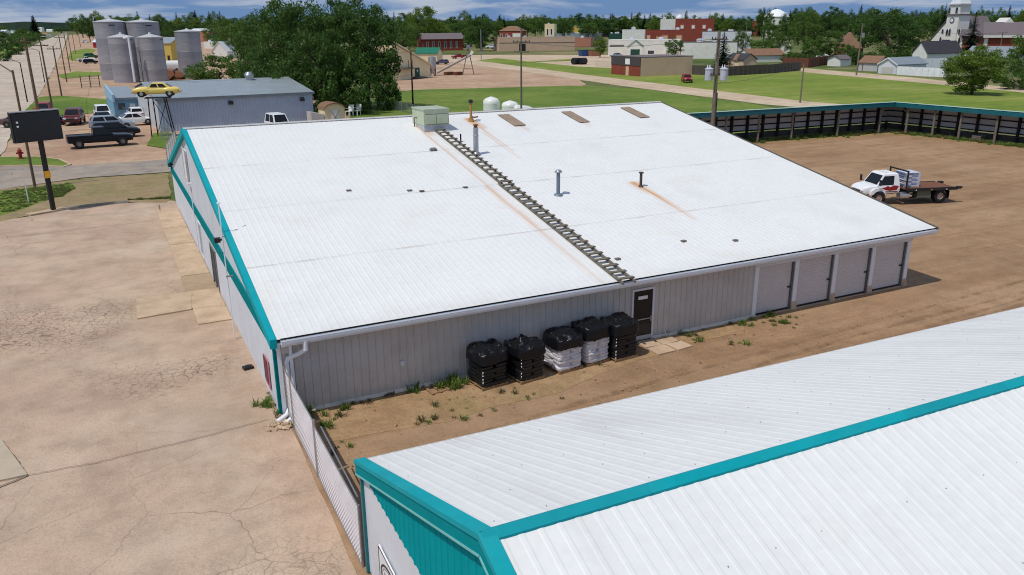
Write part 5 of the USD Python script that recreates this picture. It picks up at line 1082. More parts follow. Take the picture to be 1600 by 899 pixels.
# round-topped garden shed, white chairs, tanks behind the ridge
a, b = at(509, 196), at(540, 194); L = np.linalg.norm(b - a); h = hgt(a, 172); t = thing('garden_shed', 'small pale shed with a curved brown roof beside the blue grey shed', 'shed', tuple(a), math.atan2(*(b - a)[[1, 0]]))
arc = [(L / 2 + (L / 2 + .12) * math.cos(x), h + .95 * math.sin(x)) for x in np.linspace(0, np.pi, 9)]
part(t, 'wall', MB().prism(Polygon([(0, 0), (L, 0)] + [(np.clip(p, 0, L), q - .05) for p, q in arc]), -3.2, 0, xz), M['cream']); part(t, 'roof', MB().prism(Polygon(arc).difference(Polygon([(x, z - .14) for x, z in arc] + [(-1, 0), (9, 0)][:0])), -3.4, .2, xz), M['shingle_brown'])
part(t, 'door', MB().box(L * .28, L * .72, -.06, 0, .05, h * .98), M['stucco_white'])
for s in (0, 1): part(t, 'door_brace', MB().bar((L * .28, -.08, .1) if s else (L * .72, -.08, .1), (L * .72, -.08, h * .95) if s else (L * .28, -.08, h * .95), .1, .04), mat('brace_brown', lin(130, 116, 92), .7))
part(t, 'lean_to', MB().hull([[x, y, z] for y in (0, 2.4) for x, z in ((-2.0, 0), (-.1, 0), (-2.0, h * .9), (-.1, h * .7))]), M['siding_grey'])
for i, (px, py, s) in enumerate(((546, 182, 1), (558, 181, 1))):
    c = at(px, py); t = thing('garden_chair', ['white plastic chair nearer the round topped shed', 'white plastic chair farther from the round topped shed'][i], 'chair', tuple(c), -.9, 'white chairs behind the roof', None, 1.9)
    part(t, 'seat', MB().box(-.25, .25, -.25, .25, .4, .45), M['poly_white']); part(t, 'backrest', MB().hull([[x, y, z] for x in (-.25, .25) for y, z in ((.22, .42), (.27, .42), (.36, .95), (.41, .95))]), M['poly_white'])
    for a in (-.22, .22):
        for b in (-.22, .22): part(t, 'leg', MB().bar((a, b, 0), (a * .9, b * .9, .4), .05), M['poly_white'])
        part(t, 'armrest', MB().box(a - .03, a + .03, -.25, .27, .62, .66), M['poly_white'])
for px, top, lab in ((768, 152, 'tall white water tank standing on the grass behind the roof ridge'), (797, 158, 'low white tank behind the ridge, between the tall tank and the pole')):
    c = at(px, 180); h = hgt(c, top); R = 13 * mpp(c); t = thing('water_tank', lab, 'tank', tuple(c))
    part(t, 'shell', MB().lathe([(0, 0), (R, 0), (R, h * .3), (R * 1.02, h * .32), (R, h * .35), (R, h * .62), (R * 1.02, h * .65), (R, h * .68), (R * .97, h * .8), (R * .75, h * .92), (R * .3, h), (0, h)], 24), M['poly_white'], smooth=40); part(t, 'lid', MB().lathe([(0, h + .1), (R * .22, h + .08), (R * .22, h - .1)], 12), M['poly_white'])
c = at(822, 180); t = thing('boat_cover', 'white tarpaulin covered hull just right of the pole behind the ridge', 'covered boat', tuple(c), .1); part(t, 'cover', MB().hull([[x, y, z] for x, y, z in ((-2.4, -1, 0), (2.2, -1, 0), (2.8, 0, 0), (2.2, 1, 0), (-2.4, 1, 0), (-2.2, -.9, 1.3), (-1.8, 0, 1.75), (.5, 0, 1.4), (2.0, 0, .8), (-2.2, .9, 1.3))]), M['poly_white'])
# chain link fence behind the ridge
def chainlink(label, pts, hh=1.5, step=2.6):
    pts = [np.asarray(p) for p in pts]; t = thing('chainlink_fence', label, 'fence', tuple(pts[0]))
    for a, b in zip(pts[:-1], pts[1:]):
        a = a - pts[0]; b = b - pts[0]; n = max(1, int(np.linalg.norm(b - a) / step))
        for k in range(n + 1): c = a + (b - a) * k / n; part(t, 'post', MB().cyl(c, c + [0, 0, hh + .05], .05, n=6), M['steel'])
        part(t, 'rail', MB().bar(a + [0, 0, hh], b + [0, 0, hh], .05), M['steel'])
        wm = MB(); Ls = np.linalg.norm(b - a); u = (b - a) / Ls
        for s in np.arange(-hh, Ls, .45):
            for sg in (1, -1):
                s0, s1 = max(0, s), min(Ls, s + hh); z0, z1 = s0 - s, s1 - s
                if s1 - s0 < .1: continue
                if sg < 0: z0, z1 = hh - z0, hh - z1
                wm.bar(a + u * s0 + [0, 0, z0], a + u * s1 + [0, 0, z1], .018)
        part(t, 'mesh', wm, M['steel'], kind='stuff')
chainlink('chain link fence running along the grass behind the white roof', [at(541, 170), at(595, 166), at(655, 182)], 1.6)
chainlink('chain link fence at the far left corner of the white building', [at(252, 218), at(276, 226), at(262, 252)], 1.7)
chainlink('low chain link enclosure left of the brown block building', [at(931, 104), at(958, 105), at(958, 101)], 1.6, 4)
t = thing('farm_gate', 'metal pipe gate panel between the street poles and the tanks', 'gate', tuple(at(128, 138)), .15); Lg = 26 * mpp(at(128, 138))
for z in (.3, .9, 1.5, 2.1, 2.6): part(t, 'rail', MB().bar((0, 0, z), (Lg, 0, z), .09), M['steel'])
for x in (0, Lg * .5, Lg): part(t, 'post', MB().box(x - .09, x + .09, -.09, .09, 0, 3.0), M['rust'])

# ================================================================ steel silos
def silo(label, xl, xr, base_y, top_y, cone_y, seed):
    c = at((xl + xr) / 2, base_y); R = (xr - xl) / 2 * mpp(c); c = c + np.array([FW[0], FW[1], 0]) * R; h = hgt(c, top_y); hc = max(hgt(c, cone_y) - h, .5)
    t = thing('silo', label, 'silo', tuple(c), .3 * seed); n = 7
    for k in range(n):
        z0, z1 = h * k / n, h * (k + 1) / n; part(t, 'shell_ring', MB().lathe([(R * 1.004, z0), (R * 1.004, z0 + .08), (R, z0 + .1), (R, z1)], 40), mat(f'silo_steel_{(k + seed) % 3}', lin(*[(158, 156, 160), (148, 147, 152), (166, 164, 167)][(k + seed) % 3]), .5, metal=.35, var=.1, scale=.5), smooth=30)
    part(t, 'roof', MB().lathe([(R * 1.03, h - .15), (R * 1.03, h), (R * .5, h + hc * .5), (R * .12, h + hc * .85), (0, h + hc * .86)], 40), mat('silo_roof', lin(214, 212, 208), .4, metal=.35), smooth=30)
    part(t, 'cap', MB().lathe([(R * .10, h + hc * .8), (R * .10, h + hc * 1.2), (0, h + hc * 1.3)], 12), M['trim_white'])
    for a in (-.16, .16): part(t, 'ladder_rail', MB().bar((R * 1.03 * math.cos(a - .2), R * 1.03 * math.sin(a - .2), .5), (R * 1.03 * math.cos(a - .2), R * 1.03 * math.sin(a - .2), h), .08), M['steel'])
    part(t, 'plate', MB().box(-.12 * R, .24 * R, -R - .03, -R + .3, h * .93, h * .945), M['dark_metal'])
silo('left back steel silo, taller than the one before it', 151, 198, 126, 34, 29, 0)
silo('right back steel silo, second of the tall pair', 201, 248, 125, 34.5, 30, 1)
silo('left front steel silo with a plate under its roof edge', 172, 210, 130, 58, 52.5, 2)
silo('right front steel silo, before the yellow shed', 218, 255, 129, 58, 52.5, 3)
silo('lone steel silo standing right of the yellow shed', 276, 313, 124, 49, 45.5, 4)
b = at(211, 130); h = hgt(b, 58); t = thing('fill_pipe', 'pale vertical fill pipe between the two front silos', 'pipe', tuple(b)); part(t, 'pipe', MB().tube([(-1.2, .3, h - .3), (0, 0, h), (0, 0, .3)], .28, 8), M['trim_white'], smooth=40); part(t, 'leg', MB().tube([(1.6, .2, h * .42), (1.9, .2, 0)], .2, 8), M['steel'])
c = at(263, 112); t = thing('fuel_tank', 'white horizontal tank on legs below the yellow shed', 'tank', tuple(c), .1); R = 1.5; part(t, 'shell', MB().cyl((-4, 0, 2.0), (4, 0, 2.0), R, n=18), M['poly_white'], smooth=40)
for x in (-2.6, 2.6): part(t, 'saddle', MB().box(x - .25, x + .25, -1.1, 1.1, 0, 1.0), M['dark_metal'])
r = RS(4); c0 = at(268, 126)
for k in range(9): 
    p = at(257 + r.rand() * 24, 117 + r.rand() * 11); s = .8 + r.rand() * 1.4; t = thing('scrap_heap', f'{["dark", "rusty"][k % 2]} scrap metal lump {["under the white fuel tank", "close to the right front silo", "close to the lone silo", "in the middle of the scrap"][k // 2 % 4]}', 'scrap', tuple(p), r.rand() * 3, 'scrap by the silos')
    part(t, 'lump', MB().hull(r.normal(0, 1, (14, 3)) * [s, s * .8, s * .45] + [0, 0, s * .35]), M['rust'] if k % 2 else M['dark_metal']); part(t, 'bar', MB().bar((-s * 1.3, 0, .2), (s * 1.3, .4, s), .14), M['rust'])
house('shed', 'yellow ribbed shed with a pale roof between the silos', (252, 99.5), (270, 99.5), 68, 12, 'gable_x', 2.2, 'yellow_wall', 'shed_roof', doors=((.62, .2, .4, 'dark_metal'),), cat='shed')
house('shed', 'small white roofed shed with a red front far up the street', (146, 75), (158, 75), 66, 8, 'gable_x', 2.2, 'red_paint', 'siding_light', cat='shed')
house('shed', 'white peaked tent shed right of the lone silo', (332, 91.5), (356, 91.5), 80, 9, 'gable_y', 4.2, 'stucco_white', 'trim_white', cat='shed')
house('hall', 'long low pale hall beyond the lone silo', (296, 66), (328, 66), 49, 20, 'gable_x', 2.5, 'brick_pink', 'siding_light')
house('shed', 'teal shed among the trees behind the lone silo', (318, 66), (336, 66), 57, 12, 'gable_x', 2, 'green_roof', 'green_roof', cat='shed')
house('shed', 'pale low shed right of the lone silo, before the teal shed', (319, 76), (334, 76), 66, 9, 'flat', 1, 'stucco_white', 'siding_light', cat='shed')

# ================================================================ grain shed with auger, station, town blocks
a, b = at(643.5, 124), at(672.5, 121.5); d = b - a; L = np.linalg.norm(d); ang = math.atan2(d[1], d[0]); h1 = hgt(b, 101); h0 = hgt(a, 84)
t = thing('grain_shed', 'cream shed with a steep one-sided roof, beside the dark trees', 'building', tuple(a), ang)
xl = -L * .92; hl = h0 + (h0 - h1) * .92
part(t, 'wall', MB().prism(Polygon([(xl, 0), (L, 0), (L, h1), (0, h0), (xl, hl)]), -9, 0, xz), M['cream'])
part(t, 'roof', MB().hull([[x, y, z + k] for y in (-.5, 9.4) for x, z in ((xl - .6, hl + .5), (L + .5, h1 - .3)) for k in (.03, .3)]), mat('grain_roof', lin(226, 214, 184), .6))
part(t, 'door', MB().box(L * .18, L * .42, -.08, 0, .6, h1 * .82), M['green_door']); part(t, 'door_window', MB().box(L * .27, L * .33, -.1, -.08, h1 * .55, h1 * .66), M['trim_white']); part(t, 'ramp', MB().hull([[x, y, z] for y in (-1.4, -.1) for x, z in ((L * .05, 0), (L * .05, .6), (L * .45, .6), (L * .8, 0))]), M['dark_fence'])
for x in (-.3, -.1): part(t, 'catwalk_rail', MB().box(L * x - .06, L * x + .06, -1.2, -1.08, h0 * .4, h0 * .75), M['rust'])
part(t, 'catwalk', MB().box(xl * .7, -.2, -1.3, -.02, h0 * .42, h0 * .47), M['old_wood'])
house('granary', 'cream granary with a green metal roof behind the slanted shed', (650, 99.5), (683, 99.5), 84, 10, 'gable_x', 2.0, 'cream', 'green_roof')
c = at(676, 119); h = hgt(c, 88); t = thing('hopper_bin', 'small round steel bin between the slanted shed and the auger', 'bin', tuple(c)); R = 6 * mpp(c); part(t, 'shell', MB().lathe([(.4, h * .12), (R * .96, h * .4), (R, h * .42), (R, h * .95), (R * .2, h), (0, h)], 20), M['steel'], smooth=35)
for k in range(4): part(t, 'leg', MB().bar((R * .9 * math.cos(k * 1.57 + .7), R * .9 * math.sin(k * 1.57 + .7), 0), (R * .9 * math.cos(k * 1.57 + .7), R * .9 * math.sin(k * 1.57 + .7), h * .42), .2), M['dark_metal'])
a, b = at(683, 117), at(736, 117); d = b - a; L = np.linalg.norm(d); h = hgt(b, 86); t = thing('grain_auger', 'long slanting grain auger tube resting on a pair of legs', 'auger', tuple(a), math.atan2(d[1], d[0]))
part(t, 'tube', MB().cyl((0, 0, .6), (L * 1.0, 0, h), .36, n=10), mat('auger_grey', lin(168, 158, 150), .5), smooth=40); part(t, 'spout', MB().bar((L, 0, h), (L * 1.06, 0, h + 1.0), .8), M['stucco_white'])
for s in (-1, 1): part(t, 'leg', MB().bar((L * .92 + s * 1.6, s * .7, 0), (L * .93, s * .2, h * 1.35), .22), M['old_wood'])
part(t, 'brace', MB().bar((L * .80, 0, h * .3), (L * 1.02, 0, h * .3), .14), M['old_wood']); part(t, 'head', MB().box(L * .89, L * .98, -.6, .6, h * 1.3, h * 1.5), mat('auger_head', lin(120, 116, 140), .5))
for i, px in enumerate((701, 716)):
    t = thing('trough', ['dark trough lying under the auger, the left one', 'dark trough lying under the auger, the right one'][i], 'trough', tuple(at(px, 117.5)), ang); part(t, 'body', MB().hull([[x, y, z] for x, y in ((-1.6, -.6), (1.6, -.6), (1.6, .6), (-1.6, .6)) for z in (0, .9)]), M['rust'])
house('station', 'long red brick station with white trimmed windows and a brown roof', (661, 80), (724, 79), 61, 14, 'gable_x', 3.0, 'brick', 'shingle_grey', wins=[(.09 + k * .145, .2, .05, .55, 'glass_blue', 'trim_white') for k in range(6)], over=.9)
house('hall', 'long tan hall with a flat roof and one dark doorway', (780, 80.5), (898, 79), 60, 16, 'flat', 1, 'tan', 'roof_gravel', wins=((.26, .0, .085, .55, 'black', 'dark_metal'), (.0, .62, 1.0, .04, 'shingle_grey', 'shingle_grey')), parapet=.5)
house('shop', 'pink brick shop joined to the right end of the tan hall', (898, 74), (923, 74), 60, 16, 'flat', 1, 'brick_pink', 'roof_gravel', cat='shop')
house('shop', 'brown roofed brick shop behind the tan hall', (780, 66), (815, 66), 49, 14, 'hip', 4.5, 'brick', 'shingle_brown', wins=((.05, .25, .1, .5), (.3, .25, .1, .5), (.6, .3, .35, .5, 'stucco_white', 'stucco_white')), cat='shop')
house('house', 'tall narrow cream yellow house behind the tan hall', (851, 62), (866, 62), 38, 8, 'flat', 1, 'cream', 'roof_gravel', wins=((.2, .25, .2, .45), (.6, .25, .2, .45)), cat='house')
house('house', 'yellow house with a small gable among the trees', (887, 60), (908, 60), 46, 10, 'gable_y', 4, 'yellow_wall', 'siding_light', wins=((.3, .3, .3, .4),), cat='house')
house('shop', 'grey low shop with a dark open front among the town roofs', (935, 58), (970, 58), 42, 14, 'flat', 1, 'shingle_grey', 'roof_gravel', wins=((.38, .2, .5, .5, 'black', 'brick'),), cat='shop')
house('shop', 'low dark green shop left of the white block', (951, 64), (972, 64), 53, 10, 'flat', 1, 'green_door', 'shingle_grey', cat='shop')
house('warehouse', 'grey flat warehouse roof just behind the yellow house', (868, 62), (935, 62), 53, 12, 'flat', 1, 'shingle_blue', 'shingle_blue')
house('hall', 'big white hall with a mint edge and the green gabled porch', (950, 88), (1062, 88), 64, 16, 'flat', 1, 'stucco_white', 'siding_light', wins=((.02, .62, .2, .12, 'shingle_grey', 'shingle_blue'), (.55, .1, .1, .3)), parapet=.5, trim='flashing_mint' if False else None)
house('porch', 'white porch with a green gable roof and a green double door', (980, 90), (1004, 90), 73, 12, 'gable_y', 2.6, 'stucco_white', 'green_roof', doors=((.2, .6, .75, 'green_door'),), cat='porch')
house('block', 'tall plain white block left of the brick building', (971, 84), (1006, 84), 47.5, 12, 'flat', 1, 'stucco_white', 'roof_gravel')
house('brick_building', 'red brick block with pale boarded windows, lower storey part', (1006, 82), (1070, 82), 48, 14, 'flat', 1, 'brick', 'roof_gravel', wins=((.05, .5, .1, .3, 'tan', 'brick_pink'), (.42, .5, .16, .3, 'tan', 'brick_pink'), (.76, .5, .16, .3, 'tan', 'brick_pink'), (.28, .35, .06, .4, 'yellow_wall', 'brick')))
house('brick_building', 'tall red brick building, highest roof in the middle of the town', (1053, 78), (1113, 78), 30.5, 16, 'flat', 1, 'brick', 'roof_gravel', wins=((.13, .68, .1, .14, 'stucco_white', 'brick_pink'), (.42, .68, .1, .14, 'stucco_white', 'brick_pink'), (.7, .68, .1, .14, 'stucco_white', 'brick_pink')))
house('block', 'white tower block joined to the left side of the tall brick building', (1030, 76), (1053, 76), 30.8, 12, 'flat', 1, 'stucco_white', 'roof_gravel')
house('warehouse', 'white warehouse right of the leafy tree, with a dark roof edge', (1066, 92), (1150, 92), 67, 18, 'flat', 1, 'stucco_white', 'shingle_grey', trim='shingle_grey')
house('warehouse', 'pale grey flat hall behind the spruce and the white warehouse', (1096, 80), (1172, 80), 50, 18, 'flat', 1, 'siding_light', 'shingle_grey', wins=((.05, .35, .12, .4, 'stucco_white', 'stucco_white'),), trim='shingle_grey')
# brown brick and tan block building on the field
a, m_, c_ = at(955.5, 116), at(1000.5, 120), at(1081, 116.5)
u = m_ - a; Lb = np.linalg.norm(u); hB = hgt(m_, 91)
t = thing('block_building', 'low building with a red brick end and a long tan side on the field', 'building', tuple(m_), 0)
q1, q2 = a - m_, c_ - m_; far = q1 + q2
P_ = lambda p, z: [p[0], p[1], z]
part(t, 'side_wall', MB().hull([P_(p, z) for p in (q2 * 0, q2, far * .999, q1 * .999) for z in (0, hB)]), M['tan'])
nb = np.array([u[1], -u[0], 0]) / Lb
part(t, 'brick_face', MB().hull([P_(p + nb * k, z) for p in (q1, q2 * 0) for k in (0.01, .15) for z in (0, hB * .56)]), M['brick']); part(t, 'dark_band', MB().hull([P_(p + nb * k, z) for p in (q1, q2 * 0) for k in (0.01, .25) for z in (hB * .56, hB + .3)]), mat('dark_band', lin(74, 68, 70), .6))
part(t, 'roof', MB().hull([P_(p, z) for p in (q2 * -.01, q2 * 1.02, far, q1 * 1.02) for z in (hB + .01, hB + .25)]), M['shingle_grey']); part(t, 'sign_plate', MB().hull([P_(q1 * s + nb * k, z) for s in (.34, .5) for k in (.26, .3) for z in (hB * .62, hB * .93)]), M['label']); part(t, 'door', MB().hull([P_(q1 * s + nb * k, z) for s in (.38, .48) for k in (.16, .2) for z in (0, hB * .5)]), M['tan'])
for i, (px, m) in enumerate(((907, 'blue'), (922, 'brown'))):
    c = at(918 if i else 912, 90); t = thing('skip_bin', ['blue waste skip on the lot left of the leafy young tree', 'brown waste skip beside the blue one'][i], 'skip', tuple(at(px + 6, 88))); part(t, 'body', MB().hull([[x, y, z] for x, z in ((-2.2, 0), (2.2, 0), (-2.6, 2.6), (2.6, 2.6)) for y in (-1.5, 1.5)]), mat('skip_' + m, lin(*((44, 74, 120) if m == 'blue' else (150, 104, 78))), .6)); part(t, 'lid', MB().box(-2.6, 2.6, -1.5, 1.5, 2.61, 2.8), M['black'])
for i in range(2):
    t = thing('culvert', ['black culvert pipe lying on the lot, the left one', 'black culvert pipe lying on the lot, the right one'][i], 'pipe', tuple(at(900 + i * 10, 101)), .2); part(t, 'pipe', MB().cyl((-1.5, 0, 1.2), (1.5, 0, 1.2), 1.2, n=16), M['black'], smooth=40)
house('garage', 'tan garage with a brown roof behind the dark board fence', (1146, 107.5), (1160, 107.8), 94, 6, 'gable_x', 1.6, 'cream', 'shingle_brown', cat='garage')
house('garage', 'tan gabled garage front right of the spruce', (1161, 108.2), (1181, 107.6), 93, 9, 'gable_y', 1.6, 'tan', 'shingle_dark', cat='garage')
house('bungalow', 'white bungalow with a tan roof behind the board fence', (1172, 98), (1226, 97), 87, 10, 'gable_x', 2.2, 'stucco_white', 'shingle_brown', cat='house')
house('house', 'white house half hidden by trees left of the brown roofed fence', (1218, 84), (1234, 84), 68, 10, 'gable_y', 3, 'stucco_white', 'shingle_brown', cat='house')
house('house', 'brown hipped roof house on the rise below the skyline dome', (1174, 56), (1198, 56), 33, 16, 'hip', 3, 'brick', 'shingle_brown', cat='house')
c = at(1210, 60); h = hgt(c, 27); R = 19 * mpp(c); t = thing('dome_hall', 'white domed roof on the skyline above the trees', 'dome', tuple(c)); part(t, 'drum', MB().lathe([(R, 0), (R, h), (R * 1.05, h), (R * 1.05, h + .6)], 24), M['stucco_white']); part(t, 'dome', MB().lathe([(R * 1.0, h + .6), (R * .7, h + R * .34), (R * .3, h + R * .56), (.2, h + R * .64), (0, h + R * .65)], 24), M['white'], smooth=40)
c = at(1060, 60); h = hgt(c, 28); R = 6 * mpp(c); t = thing('dome_hall', 'small pale dome peeping over the tall brick building', 'dome', tuple(c)); part(t, 'drum', MB().lathe([(R, 0), (R, h)], 16), M['siding_light']); part(t, 'dome', MB().lathe([(R, h), (R * .7, h + R * .5), (.1, h + R * .9), (0, h + R * .9)], 16), M['siding_light'], smooth=40)
house('house', 'dark brown house with a tall mansard roof beside the leaning pole', (1312, 91.5), (1344, 91.5), 76, 12, 'hip', 6.5, 'brown_fence', 'shingle_brown', wins=((.3, .35, .12, .5),), cat='house')
house('shed', 'small white garden shed on the lane verge', (1300.5, 103.5), (1312, 104), 92, 4.5, 'gable_y', 1.0, 'stucco_white', 'shingle_grey', cat='shed'); house('shed', 'white shed annex right of the small garden shed', (1312.5, 104), (1329, 102.5), 92.5, 4.5, 'gable_x', 1.0, 'stucco_white', 'shingle_grey', cat='shed')
house('garage', 'grey walled garage with a rust brown roof beside the leaning pole', (1341, 111), (1370, 112), 98, 8, 'gable_x', 1.8, 'siding_grey', 'shingle_brown', doors=((.2, .03, .8, 'dark_metal'),), cat='garage')
house('garage', 'white garage with an overhead door facing the back lane', (1371.5, 115), (1400, 116.5), 100, 13, 'gable_y', 1.7, 'siding_light', 'shingle_blue', doors=((.2, .6, .72, 'roller'),), trim='trim_white', cat='garage')
house('bungalow', 'white house with a charcoal gable roof in front of the church', (1423, 104), (1446, 105), 82, 18, 'gable_y', 3.4, 'stucco_white', 'shingle_dark', wins=((.4, .3, .15, .4),), cat='house')
house('bungalow', 'grey wing with a charcoal roof joined to the white house below the church', (1447, 103), (1488, 102.4), 83, 9, 'gable_x', 3, 'siding_grey', 'shingle_dark', wins=((.2, .4, .1, .3), (.6, .2, .1, .5)), cat='house')
house('bungalow', 'house with a bluish shingle roof right of the church spruce', (1505, 97), (1575, 99), 88, 12, 'gable_x', 3.4, 'siding_light', 'shingle_blue', cat='house')
house('house', 'tan gabled house left of the church', (1430, 66), (1450, 66), 50, 12, 'gable_y', 6, 'tan', 'shingle_brown', wins=((.3, .3, .2, .5),), cat='house')
def board_fence(label, pts, hh, m, w=1.2, cat='fence', z0=0):
    t = thing('board_fence', label, cat, tuple(pts[0])); k = 0
    for a, b in zip(pts[:-1], pts[1:]):
        a = np.asarray(a) - pts[0]; b = np.asarray(b) - pts[0]; n = max(1, int(np.linalg.norm(b - a) / w)); rr = RS(n)
        for i in range(n):
            p, q = a + (b - a) * (i + .03) / n, a + (b - a) * (i + .97) / n; part(t, 'board_panel', MB().hull([P_(v + np.array([0, dy, 0]), z) for v in (p, q) for dy in (-.04, .04) for z in (0, hh + rr.normal(0, .03))]), m)
            part(t, 'post', MB().box(p[0] - .09, p[0] + .09, p[1] - .16, p[1] - .041, 0, hh + .12), m)
board_fence('dark weathered board fence along the mown field', [at(1081, 117), at(1138, 119), at(1205, 115), at(1251, 110.5)], 2.6, M['dark_fence'], 2.0)
board_fence('reddish brown board fence behind the small boat', [at(1222, 104), at(1262, 106), at(1300, 100)], 3.0, M['brown_fence'], 2.2)
board_fence('white board fence along the back lane, left of the round tree', [at(1400.5, 117), at(1430, 119), at(1478, 121)], 2.3, M['white'], 1.6)
board_fence('white inner fence in front of the charcoal roofed house', [at(1437, 111), at(1480, 110)], 3.6, M['white'], 3.0)
c = at(1283, 100); t = thing('motor_boat', 'small white boat on a trailer before the reddish fence', 'boat', tuple(c), .1, None, None, 1.25); part(t, 'hull', MB().hull([[-3.2, -1, .8], [-3.2, 1, .8], [-3, -1.2, 1.8], [-3, 1.2, 1.8], [2.4, -1.1, 1.9], [2.4, 1.1, 1.9], [4, 0, 2.1], [3, 0, .8]]), M['dark_metal']); part(t, 'cover', MB().hull([[-3, -1.2, 1.82], [-3, 1.2, 1.82], [2.4, -1.1, 1.92], [2.4, 1.1, 1.92], [4, 0, 2.12], [-2, 0, 2.7], [1.2, 0, 2.8]]), M['poly_white'])
part(t, 'trailer', MB().bar((-3, 0, .7), (5.4, 0, .5), .15).box(-.2, .2, -1.2, 1.2, .2, .8), M['steel'])

# ================================================================ church
a, b = at(1452, 83.4), at(1500, 85); d = b - a; L = np.linalg.norm(d); ang = math.atan2(d[1], d[0]); s_ = L / 48                      # metres per picture unit at the front
t = thing('church', 'white wooden church with a belfry on its steep front gable', 'church', tuple(a), ang)
px = lambda x: (x - 1452) * s_
z_ = lambda y: hgt(a, y)
ridge = z_(27); eave = z_(62); dep = 62 * s_
part(t, 'wall', MB().box(0, L, 0, dep, 0, eave).prism(Polygon([(0, eave), (L, eave), (L * .52, ridge)]), -dep, 0, xz), M['stucco_white'])
for x0, x1, z0, z1 in ((-.8, L * .52, eave - .6, ridge), (L * .52, L + .8, ridge, eave - .6)): part(t, 'roof', MB().hull([[x, y, z + k] for y in (-.5, dep + .5) for x, z in ((x0, z0), (x1, z1)) for k in (.05, .5)]), M['shingle_grey'])
tx0, tx1 = px(1473), px(1491); td = tx1 - tx0; tz = z_(24.5)
tw = part(t, 'tower', MB().box(tx0, tx1, -.6, td, 0, tz), M['stucco_white']); part(tw, 'cornice', MB().box(tx0 - .5, tx1 + .5, -1.1, td + .5, tz, tz + .5), M['shingle_grey'])
bx0, bx1 = tx0 + .25, tx1 - .25; bz = z_(8.5)
bf = part(t, 'belfry', MB().box(bx0, bx1, -.4, td - .4, tz + .5, bz), M['stucco_white']); part(bf, 'cornice', MB().box(bx0 - .6, bx1 + .6, -1.0, td + .2, bz, bz + .5), M['siding_light'])
sp_ = MB().hull([[x, y, z] for x, y in ((bx0, -.4), (bx1, -.4), (bx0, td - .4), (bx1, td - .4)) for z in (bz + .5,)] + [[bx0 + td * .2, .4, bz + 3], [bx1 - td * .2, .4, bz + 3], [bx0 + td * .2, td - 1.2, bz + 3], [bx1 - td * .2, td - 1.2, bz + 3]]); part(t, 'lantern', MB().box(bx0 + .9, bx1 - .9, .6, td - 1.4, bz + .5, bz + 5.5), M['stucco_white']); part(t, 'lantern_roof', sp_, M['siding_light']); part(t, 'spire', MB().hull([[bx0 + .7, .4, bz + 5.5], [bx1 - .7, .4, bz + 5.5], [bx0 + .7, td - 1.2, bz + 5.5], [bx1 - .7, td - 1.2, bz + 5.5], [(bx0 + bx1) / 2, td / 2 - .4, bz + 11]]), M['shingle_grey'])
def lancet(x, y0, y1, w, yy=-.66):
    z0, z1 = z_(y0), z_(y1); hh = z1 - z0; g = Polygon([(x - w, z0), (x + w, z0), (x + w, z0 + hh * .65), (x, z1), (x - w, z0 + hh * .65)]); f = part(t, 'window', MB().prism(g.buffer(.18), -yy - .02, -yy + .12, lambda v: np.stack([v[:, 0], -v[:, 2], v[:, 1]], 1)), M['siding_light']); part(f, 'pane', MB().prism(g, -yy + .12, -yy + .2, xz), M['glass_blue'])
for x, y0, y1, w, yy in ((px(1477), 55, 45, .55, -.7), (px(1481), 55, 44, .55, -.7), (px(1468.5), 52, 45, .5, -.1), (px(1494), 53, 45, .5, -.1), (px(1467), 68, 57, .55, -.1), (px(1496), 68, 57, .55, -.1), (px(1480) - td * .28, 21, 11, .6, -.5), (px(1480) + td * .28 + .4, 21, 11, .6, -.5)): lancet(x, y0, y1, w, yy)
o = MB().lathe([(.0, 0), (1.3, .0), (1.3, .15), (0, .15)], 20).get(); o.apply_transform(trimesh.transformations.rotation_matrix(np.pi / 2, [1, 0, 0])); o.apply_translation((px(1481.5), -.6, z_(32.5))); f = part(t, 'round_window', o, mat('ring_grey', lin(90, 92, 110), .6)); o2 = MB().lathe([(0, 0), (.8, 0), (.8, .1), (0, .1)], 16).get(); o2.apply_transform(trimesh.transformations.rotation_matrix(np.pi / 2, [1, 0, 0])); o2.apply_translation((px(1481.5), -.75, z_(32.5))); part(f, 'pane', o2, M['label'])
part(t, 'door', MB().box(px(1471), px(1483), -.75, -.6, z_(78), z_(62)), mat('church_door', lin(70, 66, 100), .6))
a2 = at(1534, 88); t2 = thing('parish_hall', 'red brick parish hall with a broad grey roof joined to the church', 'building', tuple(a2), math.atan2(*(at(1620, 88) - a2)[[1, 0]])); LL = 95 * mpp(a2); e2 = hgt(a2, 57); s_ = mpp(a2)
part(t2, 'wall', MB().box(0, LL, 0, 26, 0, e2), M['brick']); part(t2, 'corner_trim', MB().box(-.1, 1.4, -.12, .0, 0, e2), M['stucco_white'])
part(t2, 'roof', MB().hull([[-1, -1, e2 + .02], [LL, -1, e2 + .02], [-1, 27, e2 + .02], [LL, 27, e2 + .02], [11 * s_, 13, e2 + 21 * s_], [LL, 13, e2 + 21 * s_]]), M['shingle_grey'])
part(t2, 'fascia', MB().box(-1, LL, -1.15, -1.0, e2 - .6, e2 + .4), M['stucco_white']); part(t2, 'dormer', MB().prism(Polygon([(0, 0), (13 * s_, 0), (6.5 * s_, 7.5 * s_)]), -12, 0, lambda v: np.stack([v[:, 0] + 41 * s_, -v[:, 2] + 12, v[:, 1] + e2 + 20 * s_], 1)), M['stucco_white'])
